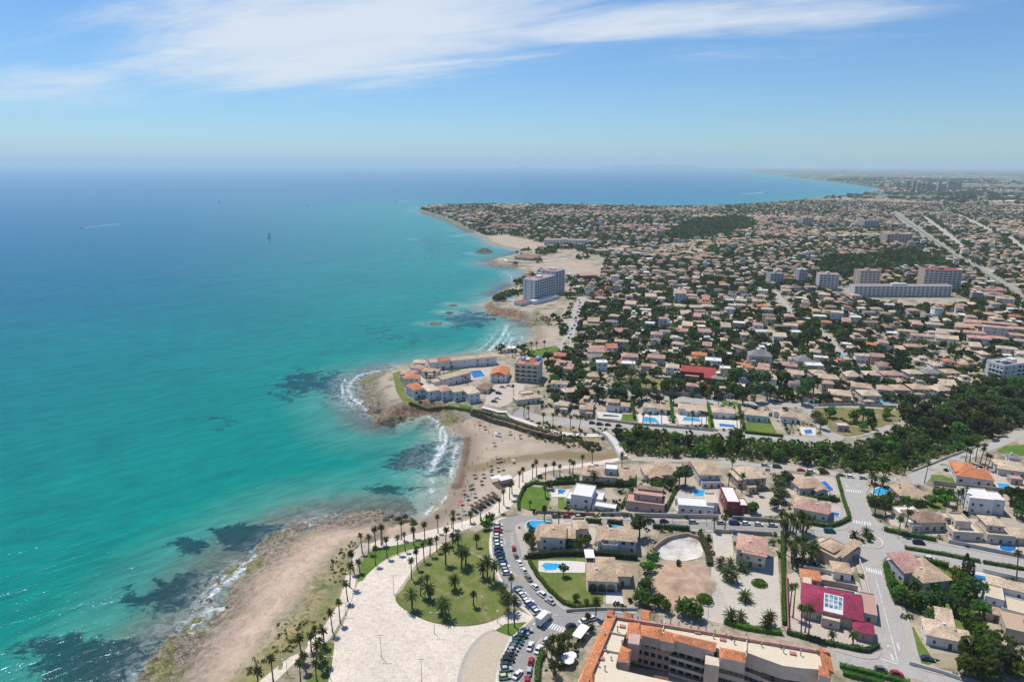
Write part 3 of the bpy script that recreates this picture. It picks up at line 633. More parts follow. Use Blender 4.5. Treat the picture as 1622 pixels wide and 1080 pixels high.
def strip_mesh(W_, wl, wr, z0, z1, closed=False, top=None):
    """box section along a world polyline: from wl left of it to wr right of it"""
    n=len(W_); P=[Vector(p[:2]) for p in W_]; Zt=tz(np.array([p.x for p in P]),np.array([p.y for p in P])); mb=MB(); V=[]
    for i in range(n):
        a=P[i-1] if (i>0 or closed) else P[i]; c_=P[(i+1)%n] if (i<n-1 or closed) else P[i]
        t=(c_-a); t=t.normalized() if t.length>0 else Vector((1,0)); nv=Vector((-t.y,t.x))
        l=P[i]+nv*wl; r_=P[i]-nv*wr
        V+=[(l.x,l.y,Zt[i]+z0),(r_.x,r_.y,Zt[i]+z0),(r_.x,r_.y,Zt[i]+z1),(l.x,l.y,Zt[i]+z1)]
    F=[]
    for i in range(n if closed else n-1):
        a=4*i; c_=4*((i+1)%n)
        F+=[(a+3,a+2,c_+2,c_+3),(a+2,a+1,c_+1,c_+2),(a,a+3,c_+3,c_)]
    if not closed: F+=[(0,1,2,3),(4*n-1,4*n-2,4*n-3,4*n-4)]
    return mb.add(V,F)
def strip(name, mat, pts, wl, wr, z0, z1, world=False, closed=False, step=6, parent=None, color=None, **props):
    W_=[tuple(p[:2]) for p in (pts if world else GP(pts))]
    W_=dens(W_,step,closed)
    return strip_mesh(W_,wl,wr,z0,z1,closed).build(name,[mat],parent,color=color,**props)
# ------------------------------------------------------------------ roads, squares, plots
def road(name, mat, pts, dz, label): return sheet(name, mat, pts, dz, label=label)
pl=spline
# parking road that bends round the park, down to the foot of the picture
R_LEFT=pl([(806,819),(790,824),(781,840),(779,862),(782,886),(791,910),(803,930),(815,945),(828,957),(841,969),(846,979),(838,988),(828,996),(816,1012),(805,1032),(797,1052),(790,1084)],4)
R_RIGHT=pl([(846,1090),(848,1060),(852,1040),(862,1020),(878,1008),(896,999),(930,990),(948,986),(975,982),(1008,984)],4)
R_RIGHT2=pl([(1010,972),(975,971),(945,968),(915,971),(897,968),(880,957),(862,942),(846,922),(832,896),(824,868),(818,848),(816,834),(826,826)],4)
road('road','asphalt',R_LEFT+R_RIGHT+R_RIGHT2+[(840,827),(870,828.5),(940,831),(1000,834),(1130,840),(1240,846),(1290,851),(1300,842),(1240,832),(1130,828),(1000,824),(900,819.5),(850,817),(822,816)],0.05,'grey asphalt road curving past the park with parked cars')
# roundabout and its arms
RB=G(1371,855); ring=[]
RBR=19.5
rbp=[(RB.x+RBR*math.cos(a),RB.y+RBR*math.sin(a)) for a in [i*math.pi/24 for i in range(48)]]
sheet('road','asphalt_old',rbp,0.064,world=True,label='roundabout carriageway around the planted island')
road('road','asphalt_old',[(1290,851),(1300,841),(1318,842),(1332,852),(1325,866),(1308,858)],0.056,'short street arm entering the roundabout from the beach side')
road('road','asphalt_old',[(1330,757),(1378,757),(1370,770),(1364,781),(1368,800),(1378,822),(1392,838),(1344,838),(1342,820),(1336,790)],0.056,'street arm running from the roundabout up to the ravine')
road('road','asphalt_old',[(1385,834),(1405,841),(1422,850),(1450,856),(1486,861),(1555,874),(1640,890),(1640,922),(1545,902),(1515,896),(1465,884),(1426,881),(1400,888),(1390,870)],0.056,'dual carriageway leaving the roundabout to the right, split by a hedge')
road('road','asphalt_old',[(1358,880),(1366,898),(1376,935),(1384,973),(1391,1003),(1397,1026),(1393,1040),(1384,1044),(1358,1041),(1323,1031),(1327,1048),(1411,1066),(1474,1082),(1560,1100),(1560,1090),(1515,1074),(1463,1062),(1444,1046),(1431,994),(1418,957),(1407,920),(1402,893),(1398,878)],0.056,'street arm running from the roundabout down to the bottom junction')
road('road','asphalt_old',[(1437,752),(1462,742),(1500,728),(1545,712),(1590,692),(1612,684),(1626,680),(1626,690),(1590,706),(1560,716),(1520,734),(1480,750),(1462,770),(1448,770)],0.056,'wide pale road climbing right beside the ravine trees')
road('road','asphalt_old',[(1180,737),(1240,743),(1310,752),(1380,760),(1420,763),(1420,757),(1380,753),(1310,745),(1240,737),(1180,732),(1100,728),(1000,726),(1000,729),(1100,732)],0.056,'narrow street along the near edge of the ravine with parked cars')
road('road','asphalt_old',[(800,654),(840,665),(880,672),(930,676),(980,680),(1050,684),(1110,689),(1180,694),(1250,699),(1310,703),(1350,700),(1390,690),(1425,676),(1424,669),(1385,682),(1348,691),(1310,694),(1250,690),(1180,686),(1110,681),(1050,676),(980,672),(930,667),(880,661),(840,653),(805,645)],0.056,'pale road along the far edge of the ravine')
road('road','asphalt_old',[(945,620),(1000,626),(1060,634),(1110,640),(1180,643),(1240,645),(1290,647),(1390,648),(1500,643),(1500,637),(1390,641),(1290,640),(1240,638),(1180,636),(1110,632),(1060,627),(1000,619),(950,612)],0.056,'residential street behind the row of pool villas')
road('road','asphalt_old',[(1272,643),(1288,641),(1296,655),(1304,670),(1318,684),(1340,692),(1330,700),(1306,690),(1290,672)],0.06,'curved lane along the left side of the triangular green')
road('road','asphalt_old',[(884,556),(892,535),(900,515),(906,495),(911,478),(916,470),(928,470),(924,484),(918,505),(910,530),(901,556)],0.056,'street beside the tower hotel lined with parked cars')
road('road','asphalt_old',[(1222,458),(1232,462),(1244,478),(1256,492),(1260,502),(1250,502),(1240,486),(1226,470)],0.06,'short winding street among the villas')
road('road','asphalt_old',[(1300,520),(1312,530),(1330,552),(1348,572),(1338,575),(1318,554),(1302,535)],0.06,'straight sunlit street among villas by the pine trees')
road('road','asphalt',[(1408,338),(1420,334),(1450,356),(1490,384),(1524,408),(1512,410),(1470,384),(1430,356)],0.3,'dual carriageway motorway running through the far town')
road('road','asphalt',[(1524,408),(1512,410),(1560,440),(1630,485),(1630,472),(1570,432)],0.3,'motorway continuing to the right edge')
road('road','pavement',[(1455,342),(1465,342),(1500,366),(1535,396),(1526,397),(1490,370)],0.25,'pale service road beside the motorway')
road('road','pavement',[(1510,340),(1520,340),(1560,358),(1578,370),(1568,370),(1535,354)],0.25,'pale straight street in the far town')
road('road','pavement',[(1590,375),(1602,374),(1626,394),(1626,404),(1605,388)],0.25,'pale straight street at the right edge of the far town')
for q_ in ([(1414,336),(1440,354),(1480,382),(1517,409)],[(1518,409),(1566,437),(1628,478)]): strip('median','lawn_dry',q_,1.6,1.6,0.2,0.75,kind='structure',label='green strip between the carriageways of the motorway, %s part'%('upper' if q_[0][0]<1500 else 'lower'))
# park, promenade, plaza
road('promenade','plaza',pl([(1002,722),(960,735),(900,742)],2)+pl([(860,748),(836,764),(820,786),(806,806),(786,818),(760,830),(715,846),(660,856),(615,866),(580,872),(566,892),(562,930),(552,960),(530,1000),(520,1014)],4)+[(470,1046),(430,1085),(404,1085),(448,1048),(508,1000),(535,958),(546,922),(553,882),(560,866),(600,855),(650,846),(700,835),(740,824),(775,808),(793,790),(803,770),(818,752),(850,741),(900,737),(960,728)],0.07,'pale paved promenade following the beach')
road('plaza','plaza',pl([(566,925),(590,902),(610,888),(640,876),(665,868),(700,862),(720,856),(700,868),(680,878),(660,893),(647,912),(632,933),(625,944),(630,957),(645,968),(668,980),(700,989),(735,992),(770,987),(800,977),(822,966)],3)+[(845,978),(832,992)]+[(806,1003),(786,998),(762,1010),(742,1035),(730,1060),(726,1090),(514,1090),(522,1040),(530,1010),(545,985),(556,955)],0.09,'broad cream paved plaza beside the palm park')
road('court','tan_court',pl([(786,999),(765,1008),(746,1030),(733,1056),(728,1092)],4)+pl([(783,1092),(788,1060),(797,1036),(806,1016),(809,1008)],3),0.10,'beige curved court between plaza and parked cars')
road('pavement','pavement',pl([(730,1090),(735,1056),(747,1030),(766,1008),(785,998)],4)+pl([(781,996),(760,1007),(740,1030),(728,1058),(722,1090)],4),0.13,'grey kerb band curving between plaza and beige court')
road('pavement','white_deck',pl([(808,1008),(797,1034),(788,1060),(782,1092)],4)+pl([(790,1092),(797,1052),(805,1032),(816,1012),(824,1001)],3),0.14,'white pavement beside the lower row of parked cars')
road('pavement','plaza',pl([(806,819),(788,822),(778,840),(775,864),(779,890),(789,915),(803,937),(822,960)],4)+[(845,979)]+pl([(841,969),(828,957),(815,945),(803,930),(791,910),(782,886),(779,862),(781,840),(790,824)],4)[0:],0.13,'pale pavement between palm park and parked cars')
road('lawn','lawn',pl([(775,826),(760,840),(735,848),(705,860),(685,878),(665,895),(650,914),(636,935),(627,945),(632,958),(648,969),(670,981),(700,989),(735,991),(768,986),(795,974),(805,962),(800,938),(785,915),(777,890),(774,862),(776,840)],3),0.16,'large round park lawn planted with palms beside the plaza')
road('lawn','lawn_fresh',pl([(566,920),(570,900),(580,880),(600,868),(640,862),(668,855),(684,852),(668,864),(640,872),(612,884),(590,900),(574,920)],3),0.15,'strip of bright lawn with palms between promenade and plaza')
road('lawn','lawn_fresh',[(785,998),(800,988),(834,985),(822,996),(809,1008)],0.16,'small triangular lawn with two palms by the parked cars')
road('lawn','lawn',[(520,1016),(530,1018),(526,1050),(518,1090),(478,1090),(500,1055)],0.15,'rough palm bed at the seaward corner of the plaza')
road('lawn','lawn_fresh',[(820,803),(826,780),(836,770),(866,772),(872,790),(866,808),(840,809)],0.08,'bright garden lawn beside the promenade')
road('lawn','lawn_fresh',[(884,788),(894,787),(896,804),(884,806)],0.1,'small bright lawn in front of the white modern villa')
road('lawn','lawn',[(838,888),(852,883),(927,884),(929,936),(955,940),(956,956),(910,964),(892,954),(870,934),(852,912)],0.08,'garden lawn with pool beside the curving road')
road('lawn','dry_plot',[(985,892),(1012,892),(1010,945),(990,948)],0.08,'dry bare garden strip right of the arched villa')
road('lawn','lawn_fresh',[(1198,843),(1208,842),(1216,858),(1202,860)],0.09,'tiny bright lawn beside the two-storey villa pool')
road('lawn','lawn_fresh',[(1433,994),(1447,993),(1462,1020),(1476,1040),(1490,1046),(1470,1052),(1446,1046)],0.08,'bright grass wedge beside the low tiled villa')
road('lawn','dry_plot',[(1476,1034),(1515,1036),(1518,1060),(1490,1058)],0.08,'stony dry patch in front of the low tiled villa')
road('lawn','lawn',[(1404,892),(1430,888),(1470,892),(1500,900),(1540,905),(1545,945),(1560,1000),(1545,1030),(1500,975),(1424,958),(1414,935)],0.06,'shaded green garden below the dual carriageway')
road('lawn','lawn_fresh',[(1474,752),(1490,752),(1510,758),(1514,766),(1476,764)],0.1,'clipped lawn beside the orange roofed villa')
road('lawn','lawn_fresh',[(1578,714),(1592,706),(1626,704),(1626,722),(1600,722)],0.08,'bright lawn at the right edge by the climbing road')
road('lawn','lawn_dry',pl([(1284,646),(1330,645),(1420,650),(1421,664),(1395,676),(1366,688),(1340,690),(1318,680),(1302,664)],3),0.08,'triangular dry green enclosed by a road loop')
road('lawn','lawn_dry',[(985,596),(1062,600),(1068,614),(1040,616),(985,612)],0.07,'grassy empty plot with yellow shrubs')
road('lawn','lawn',[(622,592),(634,588),(650,600),(640,612),(645,630),(662,640),(640,640),(628,620)],0.2,'green slope around the end of the peninsula')
road('lawn','lawn_fresh',[(672,600),(705,590),(728,584),(732,590),(690,604)],0.12,'lawn in the court of the white row houses')
road('lawn','lawn',[(1440,790),(1495,790),(1500,812),(1440,808)],0.06,'green shrubby garden between villas')
road('lawn','lawn_fresh',[(926,588),(936,587),(937,606),(924,606)],0.1,'narrow bright lawn between two hedges')
road('lawn','lawn_fresh',[(838,556),(880,548),(888,553),(872,566),(840,566)],0.1,'lawn beside the small sandy cove')
road('yard','gravel',[(1130,885),(1185,893),(1232,880),(1238,985),(1238,1000),(1180,995),(1106,980),(1112,960),(1126,918),(1127,900)],0.07,'pale gravel yard with round clipped hedges')
road('yard','gravel',[(1128,840),(1158,842),(1162,872),(1160,884),(1132,882)],0.08,'grey gravel drive beside the two-storey villa')
road('quarry_floor','white_lime',pl([(1037,872),(1052,861),(1085,853),(1108,859),(1114,870),(1110,882),(1085,888),(1056,887),(1042,880)],3),0.10,'white lime floor of the dug-out hollow')
road('yard','terrace',[(1240,912),(1262,905),(1298,908),(1360,922),(1384,985),(1392,1022),(1380,1030),(1330,1020),(1250,1003),(1242,990)],0.07,'pale terrace round the magenta roofed villa')
road('yard','terrace',[(874,822),(940,824),(945,848),(935,872),(905,874),(885,846)],0.06,'pale terrace between the two corner villas')
road('yard','white_deck',[(853,888),(900,888),(927,890),(927,907),(870,907),(853,905)],0.13,'white pool deck on the lawn')
road('yard','white_deck',[(960,938),(984,938),(988,956),(960,956)],0.12,'white driveway in front of the arched villa')
road('yard','white_deck',[(870,774),(903,775),(903,787),(874,787)],0.12,'white pool deck beside the modern villa')
road('yard','terrace',[(996,776),(1040,774),(1052,812),(1076,813),(1064,800),(1050,800),(1070,775),(1118,778),(1138,774),(1138,813),(985,810)],0.06,'pale terraces of the street front villas')
road('yard','terrace',[(1560,745),(1622,752),(1622,780),(1570,776)],0.1,'terrace around the pool of the orange roofed villa')
road('yard','terrace',[(1545,850),(1626,856),(1626,882),(1560,872),(1548,860)],0.1,'pale terrace around the oval pool')
road('yard','white_deck',[(1534,904),(1578,908),(1600,926),(1560,930),(1540,920)],0.1,'white deck round the pool below the carriageway')
road('yard','terrace',[(1246,750),(1320,755),(1330,782),(1270,790),(1246,780)],0.06,'paved garden of the villa beside the ravine street')
road('yard','terrace',[(1258,792),(1330,800),(1338,820),(1310,828),(1256,815)],0.06,'paved pool garden beside the roundabout street')
road('yard','terrace',[(1405,812),(1450,808),(1500,812),(1500,846),(1470,850),(1410,830)],0.06,'white terrace of the villa above the roundabout')
road('yard','terrace',[(1500,820),(1555,822),(1556,866),(1502,858)],0.06,'cream terrace of the stepped villa')
road('yard','terrace',[(1155,790),(1240,775),(1236,815),(1180,820)],0.05,'sandy yard behind the street of villas')
road('yard','gravel',[(1300,850),(1330,868),(1354,882),(1352,905),(1330,905),(1290,870)],0.07,'pale paved corner below the roundabout')
road('yard','terrace',[(768,640),(772,622),(778,610),(815,606),(832,610),(826,626),(802,642),(790,646)],0.08,'sandy car park at the neck of the peninsula')
road('yard','terrace',[(740,585),(780,582),(775,596),(745,604)],0.13,'terrace round the blue pool of the row houses')
for i,(pp,lab) in enumerate([([(945,652),(986,654),(984,664),(948,662)],'leftmost'),([(1010,655),(1056,658),(1060,672),(1012,670)],'second'),([(1070,656),(1118,658),(1122,672),(1076,672)],'third'),([(1128,664),(1170,666),(1174,680),(1132,678)],'fourth'),([(1266,676),(1292,678),(1292,690),(1270,688)],'rightmost')]):
    road('yard','white_deck',pp,0.09,'white pool deck of the row of villas above the ravine, %s from the beach'%lab)
for pp,lab in [([(986,656),(1006,656),(1010,668),(984,666)],'first'),([(1122,660),(1130,662),(1134,680),(1120,676)],'second'),([(1176,668),(1222,670),(1232,688),(1180,684)],'third'),([(1142,634),(1168,636),(1170,644),(1144,642)],'fourth')]:
    road('lawn','lawn_fresh',pp,0.08,'garden lawn in the row of pool villas, %s from the beach'%lab)
road('lawn','lawn_fresh',[(650,636),(700,640),(748,644),(752,652),(700,648),(655,643)],0.12,'green edge below the white cube houses above the cliff')
road('yard','terrace',[(672,586),(690,592),(750,582),(742,600),(700,616),(672,610),(660,600)],0.07,'pale court between the white row houses')
# footbridge and pavements with kerbs
strip('footbridge','white_deck',[(955,688),(968,698),(978,712),(988,727)],2.2,2.2,0.1,1.9,label='white footbridge over the mouth of the ravine',category='bridge')
bridge=bpy.context.scene.objects['footbridge']
for s_ in (2.1,-1.95): strip('parapet','white_deck',[(955,688),(968,698),(978,712),(988,727)],s_,-s_+0.15 if s_>0 else -s_+0.15,1.85,2.7,parent=bridge)
strip('promenade','white_deck',pl([(764,645),(790,652),(830,668),(868,682),(900,688),(930,690),(955,690)],3),2.2,2.2,0.0,0.35,kind='structure',label='white promenade along the top of the beach wall')
strip('promenade','white_deck',[(798,410),(803,415),(820,418),(860,415),(900,410)],2.5,2.5,0,0.6,kind='structure',label='white walkway on the rocky spit')
def kerb(pts,w,label,mat='pavement'): strip('pavement',mat,pts,0.0,w,0.0,0.19,kind='structure',label=label)
kerb(pl([(826,826),(816,834),(818,848),(824,868),(832,896),(846,922),(862,942),(880,957),(897,968),(915,971),(945,968),(975,971),(1010,972)][::-1],4)[::-1],-2.6,'pavement with kerb outside the bend of the parking road')
kerb([(860,817.5),(900,819.5),(1000,824),(1130,828),(1240,832),(1300,841)],-1.8,'pavement on the far side of the villa street')
kerb([(870,828.5),(940,831),(1000,834),(1130,840),(1240,846),(1290,851)],1.8,'pavement on the near side of the villa street')
kerb(pl([(1358,880),(1366,898),(1376,935),(1384,973),(1391,1003),(1397,1026),(1393,1040),(1384,1044),(1358,1041),(1323,1031)],3),2.2,'pavement left of the street arm to the bottom junction')
kerb(pl([(1402,893),(1407,920),(1418,957),(1431,994),(1444,1046),(1463,1062),(1515,1074),(1560,1090)],3),-2.6,'pavement right of the street arm to the bottom junction')
kerb(pl([(1330,757),(1336,790),(1342,820),(1344,836),(1330,840),(1312,841)],3),2.2,'pavement left of the street arm to the ravine')
kerb(pl([(1370,770),(1364,781),(1368,800),(1378,822),(1392,838),(1405,841),(1422,850),(1450,856),(1486,861),(1555,874),(1640,890)],3),-2.2,'pavement above the dual carriageway')
kerb(pl([(1308,858),(1322,868),(1340,874),(1358,884)],3),2.2,'pavement corner left of the roundabout')
kerb(pl([(846,1090),(848,1060),(852,1040),(862,1020),(878,1008),(896,999),(930,990),(948,986)],3),1.6,'pavement in front of the palm bed of the apartment block')
# painted markings: each stripe lies on its road
main_road=[o for o in S.objects if o.name=='road'][0]
def stripe(px_a,px_b,w,road_=main_road,dz=0.085):
    W_=[tuple(v[:2]) for v in GP([px_a,px_b])]
    strip_mesh(W_,w/2,w/2,dz-0.012,dz).build('marking',['marking'],road_)
roads=[o for o in S.objects if o.name.startswith('road')]
for i in range(8):
    t=i/7; a=(857+t*30,984.5+t*16-1.5*i*0.6); stripe((861+t*29,992+t*9.5),(868.5+t*26,984.5+t*9),0.55)
for i in range(5): stripe((845+i*4.2,989-i*1.6),(850+i*4,984.5-i*1.5),0.5)
rn,rs=[o for o in roads if 'up to the ravine' in o['label']][0],[o for o in roads if 'down to the bottom' in o['label']][0]
for i in range(7): stripe((1352+i*4.3,823+i*0.7),(1353+i*4.3,828+i*0.7),0.5,rn)
for i in range(7): stripe((1341+i*3.6,774.6+i*0.3),(1341.6+i*3.6,778.6+i*0.3),0.5,rn)
for i in range(7): stripe((1372+i*3.8,898+i*0.9),(1373.6+i*3.8,905+i*0.9),0.5,rs)
stripe((1387,916),(1398,956),0.18,rs); stripe((1399,960),(1410,1000),0.18,rs); stripe((1411,1004),(1422,1048),0.2,rs); stripe((1396,1043),(1421,1051),0.35,rs)
stripe((1421,1018),(1425,1030),0.4,rs); stripe((1412,1036),(1415,1046),0.4,rs); stripe((1405,1022),(1413,1023),0.4,rs)
for i in range(7): stripe((809,846+i*4),(813.5,844.5+i*4),0.3)
for a,b_ in [((798,852),(800,862)),((804,905),(811,921)),((820,930),(830,942)),((848,1024),(858,1010)),((846,952),(850,957)),((876,974),(884,973))]: stripe(a,b_,0.2)
stripe((1338,764),(1344,772),0.3,rn); stripe((1357,769),(1362,766),0.3,rn)
# roundabout island with kerb, planting
isl=empty('roundabout_island',(RB.x,RB.y,RB.z+0.06),label='oval planted island with pale kerb in the roundabout',category='island')
mb=MB(); ring_=[(6.6*math.cos(a),6.6*math.sin(a)) for a in [i*math.pi/16 for i in range(32)]]; mb.prism(ring_,-0.1,0.22); mb.build('kerb',['white_deck'],isl)
mb=MB(); ring_=[(6.0*math.cos(a),6.0*math.sin(a)) for a in [i*math.pi/16 for i in range(32)]]; mb.prism(ring_,0.2,0.34); mb.build('soil',['pavement'],isl)

# ------------------------------------------------------------------ labels that single things out
LM={'roundabout':(1371,855),'magenta roofed villa':(1315,960),'arched villa':(955,915),'white modern villa':(922,790),'bare earth mound':(1083,925),'orange roofed villa':(1540,752),'triangular green':(1360,668),
 'red roofed villa':(1108,598),'tower hotel':(862,455),'blue domed apartment block':(834,585),'footbridge':(972,708),'tall brick apartment tower':(1490,440),'long white apartment slab':(1425,463),'motorway':(1465,370),
 'white balcony apartment block':(1592,588),'round gravel hedges':(1160,935),'big apartment block':(1120,1020),'palm park':(720,920),'cream plaza':(640,1020),'beach cove':(740,740),'rocky spit':(810,412),
 'winding street':(1242,480),'straight sunlit street':(1322,545),'twin apartment towers':(1250,440),'hotel parking street':(908,512),'climbing road':(1540,720),'small sandy cove':(860,525)}
ORD=['','','second','third','fourth','fifth','sixth','seventh','eighth','ninth','tenth','eleventh','twelfth','thirteenth','fourteenth','fifteenth','sixteenth','seventeenth','eighteenth','nineteenth','twentieth']
TENS={2:'twenty',3:'thirty',4:'forty',5:'fifty'}
ONES=['','first','second','third','fourth','fifth','sixth','seventh','eighth','ninth']
def ordw(n):
    if n<=20: return ORD[n]
    return TENS[n//10]+('-'+ONES[n%10] if n%10 else 'tieth') if n%10 else {30:'thirtieth',40:'fortieth',50:'fiftieth'}.get(n,'far')
PEND=[]
def pend(o, look, px): PEND.append((o,look,px))
def settle():
    groups={}
    for o,look,(px,py) in PEND:
        if px<0 or px>1622 or py>1080: px=min(max(px,0),1622); py=min(py,1080)
        nm,d2=None,1e18
        for k,(lx,ly) in LM.items():
            q=(px-lx)**2+(1.6*(py-ly))**2
            if q<d2: nm,d2=k,q
        lx,ly=LM[nm]; dx,dy=px-lx,(py-ly)*1.6
        dr=('left of' if dx<0 else 'right of') if abs(dx)>abs(dy) else ('behind' if dy<0 else 'in front of')
        groups.setdefault((look,nm,dr),[]).append((d2,o))
    used=set()
    for (look,nm,dr),L_ in groups.items():
        L_.sort(key=lambda t:t[0])
        for i,(d,o) in enumerate(L_):
            lab=f'{look} {dr} the {nm}' if len(L_)==1 else (f'{look}, nearest {dr} the {nm}' if i==0 else f'{look}, {ordw(i+1)} nearest {dr} the {nm}')
            while lab in used: lab=lab+' again'
            used.add(lab); o['label']=lab
# ------------------------------------------------------------------ houses
ROOFC={'tan':(0.47,0.345,0.235),'sand':(0.55,0.43,0.31),'brown':(0.30,0.205,0.145),'orange':(0.53,0.21,0.10),'terracotta':(0.47,0.19,0.11),'pink':(0.50,0.30,0.235),'red':(0.35,0.065,0.06),'grey':(0.25,0.235,0.225),'magenta':(0.28,0.04,0.085),'cream':(0.60,0.50,0.36),'white':(0.72,0.70,0.66),'rose':(0.45,0.27,0.22)}
WALLC={'white':(0.74,0.73,0.71),'cream':(0.64,0.57,0.46),'tan':(0.50,0.42,0.34),'pink':(0.50,0.36,0.32),'grey':(0.46,0.45,0.44),'red':(0.27,0.06,0.05),'ochre':(0.50,0.36,0.19),'pale':(0.60,0.58,0.56)}
wm=MB(); wm.box(-0.62,0.62,-0.05,0.02,-0.72,0.72,0,True).box(-0.52,0.52,-0.062,-0.03,-0.62,0.62,1,True).box(-0.7,0.7,-0.13,0.0,-0.82,-0.73,0,True)
win_me=wm.data('window',['wall','glass'])
wm=MB(); wm.box(-0.55,0.55,-0.05,0.02,0,2.15,0,True).box(-0.44,0.44,-0.065,-0.03,0.02,2.05,1,True)
door_me=wm.data('door',['wall','thatch'])
wm=MB(); wm.box(-0.35,0.35,-0.35,0.35,-1.2,0.9,0).box(-0.45,0.45,-0.45,0.45,0.9,1.05,0,True)
chim_me=wm.data('chimney',['wall'])
_roofcache={}
def frame(p1,p2):
    A_,B_=G(*p1),G(*p2); v=B_-A_; w=math.hypot(v.x,v.y); return A_,w,math.atan2(v.y,v.x)
FOOT=[]   # footprints taken, world: (x,y,r)
def house(name,blocks,loc,rz,wc,label=None,look=None,category='house',win=2,chim=1,group=None,px=None,doors=True,sill=0.0,seed=None):
    """blocks: (x0,x1,y0,y1,z0,h,roof,roofcolour[,wallcolour]) in metres, x along the front, y away from it"""
    rg=random.Random(seed if seed is not None else int(abs(loc[0]*7+loc[1]*13)))
    root=empty(name,loc,rz,category=category)
    if group: root['group']=group
    if label: root['label']=label
    else: pend(root,look,px)
    walls=MB(); e=0.0
    for i,bk in enumerate(blocks):
        x0,x1,y0,y1,z0,h,rf,rc=bk[:8]; e=0.006*i
        walls.box(x0+e,x1-e,y0+e,y1-e,z0-0.6 if z0==0 else z0,h,0)
        if rf in ('flat','terrace'):
            t=0.22
            for bx in ((x0+e,x1-e,y0+e,y0+t),(x0+e,x1-e,y1-t,y1-e),(x0+e,x0+t,y0+t,y1-t),(x1-t,x1-e,y0+t,y1-t)): walls.box(*bx,h-0.05,h+(0.9 if rf=='terrace' else 0.4)-e,0)
    wall=walls.build('wall',['wall'],root,color=WALLC[wc])
    roofs=[]
    for bk in blocks:
        x0,x1,y0,y1,z0,h,rf,rc=bk[:8]; mb=MB()
        if rf in ('flat','terrace'): mb.box(x0+0.25,x1-0.25,y0+0.25,y1-0.25,h-0.1,h+0.06,0); mt='plain'
        elif rf=='mono':
            o=0.4; r_=min(2.2,(y1-y0)*0.28)
            v=[(x0-o,y0-o,h+0.02),(x1+o,y0-o,h+0.02),(x1+o,y1+o*0.2,h+r_),(x0-o,y1+o*0.2,h+r_)]; v+=[(a,b_,c_+0.2) for a,b_,c_ in v]
            mb.add(v,[(4,5,6,7),(0,1,5,4),(1,2,6,5),(2,3,7,6),(3,0,4,7),(3,2,1,0)]); mt='roof_tile'
        else:
            mb.hip(x0,x1,y0,y1,h+0.01,min(x1-x0,y1-y0)*(0.19 if rf!='steep' else 0.34),0.45,0.18,0,rf=='gable'); mt='roof_tile'
        roofs.append(mb.build('roof',[mt],root,color=ROOFC[rc]))
    def hidden(x,y,z,me):
        return any(k!=me and b[0]-0.1<x<b[1]+0.1 and b[2]-0.1<y<b[3]+0.1 and b[4]-0.1<z<b[5]+0.3 for k,b in enumerate(blocks))
    nwin=0
    dark=(0.55,0.54,0.52) if wc!='white' else (0.78,0.78,0.77)
    if win:
        for k,bk in enumerate(blocks):
            x0,x1,y0,y1,z0,h=bk[:6]; nf=max(1,int(round((h-z0)/2.9)))
            faces=[((x0,y0),(x1,y0),0.0),((x0,y1),(x0,y0),-math.pi/2),((x1,y0),(x1,y1),math.pi/2)]
            if win>2: faces.append(((x1,y1),(x0,y1),math.pi))
            for fi,(a,b_,ang) in enumerate(faces):
                L_=math.hypot(b_[0]-a[0],b_[1]-a[1]); n=int(L_//3.2)
                if n<1 and L_>2.0: n=1
                n=min(n,5 if win>1 else 3)
                for f in range(nf):
                    for j in range(n):
                        t=(j+0.5)/n; x=a[0]+(b_[0]-a[0])*t; y=a[1]+(b_[1]-a[1])*t; z=z0+1.55+f*2.9
                        nx,ny=math.sin(ang),-math.cos(ang)
                        if z+0.75>h or hidden(x+nx*0.3,y+ny*0.3,z,k): continue
                        if rg.random()<0.14: continue
                        if doors and fi==0 and f==0 and z0==0 and j==n//2 and nwin>=0:
                            link('door',door_me,wall,loc=(x,y,0.02),rot=(0,0,ang),color=(0.3,0.25,0.2)); nwin=-999; continue
                        link('window',win_me,wall,loc=(x,y,z),rot=(0,0,ang),scale=(rg.choice((0.8,1.0,1.0,1.45)),1,rg.choice((0.85,1,1))),color=dark)
    for c_ in range(chim):
        bk=blocks[0]; x=bk[0]+(bk[1]-bk[0])*rg.uniform(0.2,0.8); y=bk[2]+(bk[3]-bk[2])*rg.uniform(0.35,0.7)
        link('chimney',chim_me,roofs[0],loc=(x,y,bk[5]+(1.0 if bk[6] not in('flat','terrace') else 0.5)),color=WALLC[wc])
    return root
def villa(p1,p2,depth,h,roof='hip',rc='tan',wc='cream',extra=(),label=None,look=None,name='villa',win=2,chim=1,category='house',group=None,sides=True):
    """front bottom edge as seen in the picture (left, right); extra blocks: fractions along the front, metres deep"""
    A_,w,rz=frame(p1,p2); bl=[(0,w,0,depth,0,h,roof,rc)]
    for ex in extra:
        f0,f1,y0,y1,z0,hh,rf,c_=ex[:8]; bl.append((f0*w,f1*w,y0,y1,z0,hh,rf,c_))
    c,s=math.cos(rz),math.sin(rz); zmin=A_.z
    FOOT.append((A_.x+c*w/2-s*depth/2,A_.y+s*w/2+c*depth/2,max(w,depth)*0.62))
    return house(name,bl,(A_.x,A_.y,zmin),rz,wc,label,look,category,win,chim,group,((p1[0]+p2[0])/2,(p1[1]+p2[1])/2))
V=villa
V((922,763),(1005,765),10,3.6,'hip','tan','pale',[(0.42,0.66,1.5,9,3.6,6.6,'terrace','white'),(0.08,0.24,2.5,8,3.6,5.2,'flat','brown'),(0.68,1.0,-1.2,8,0,3.3,'hip','tan')],'long low tan tiled villa with white roof terrace facing the beach promenade')
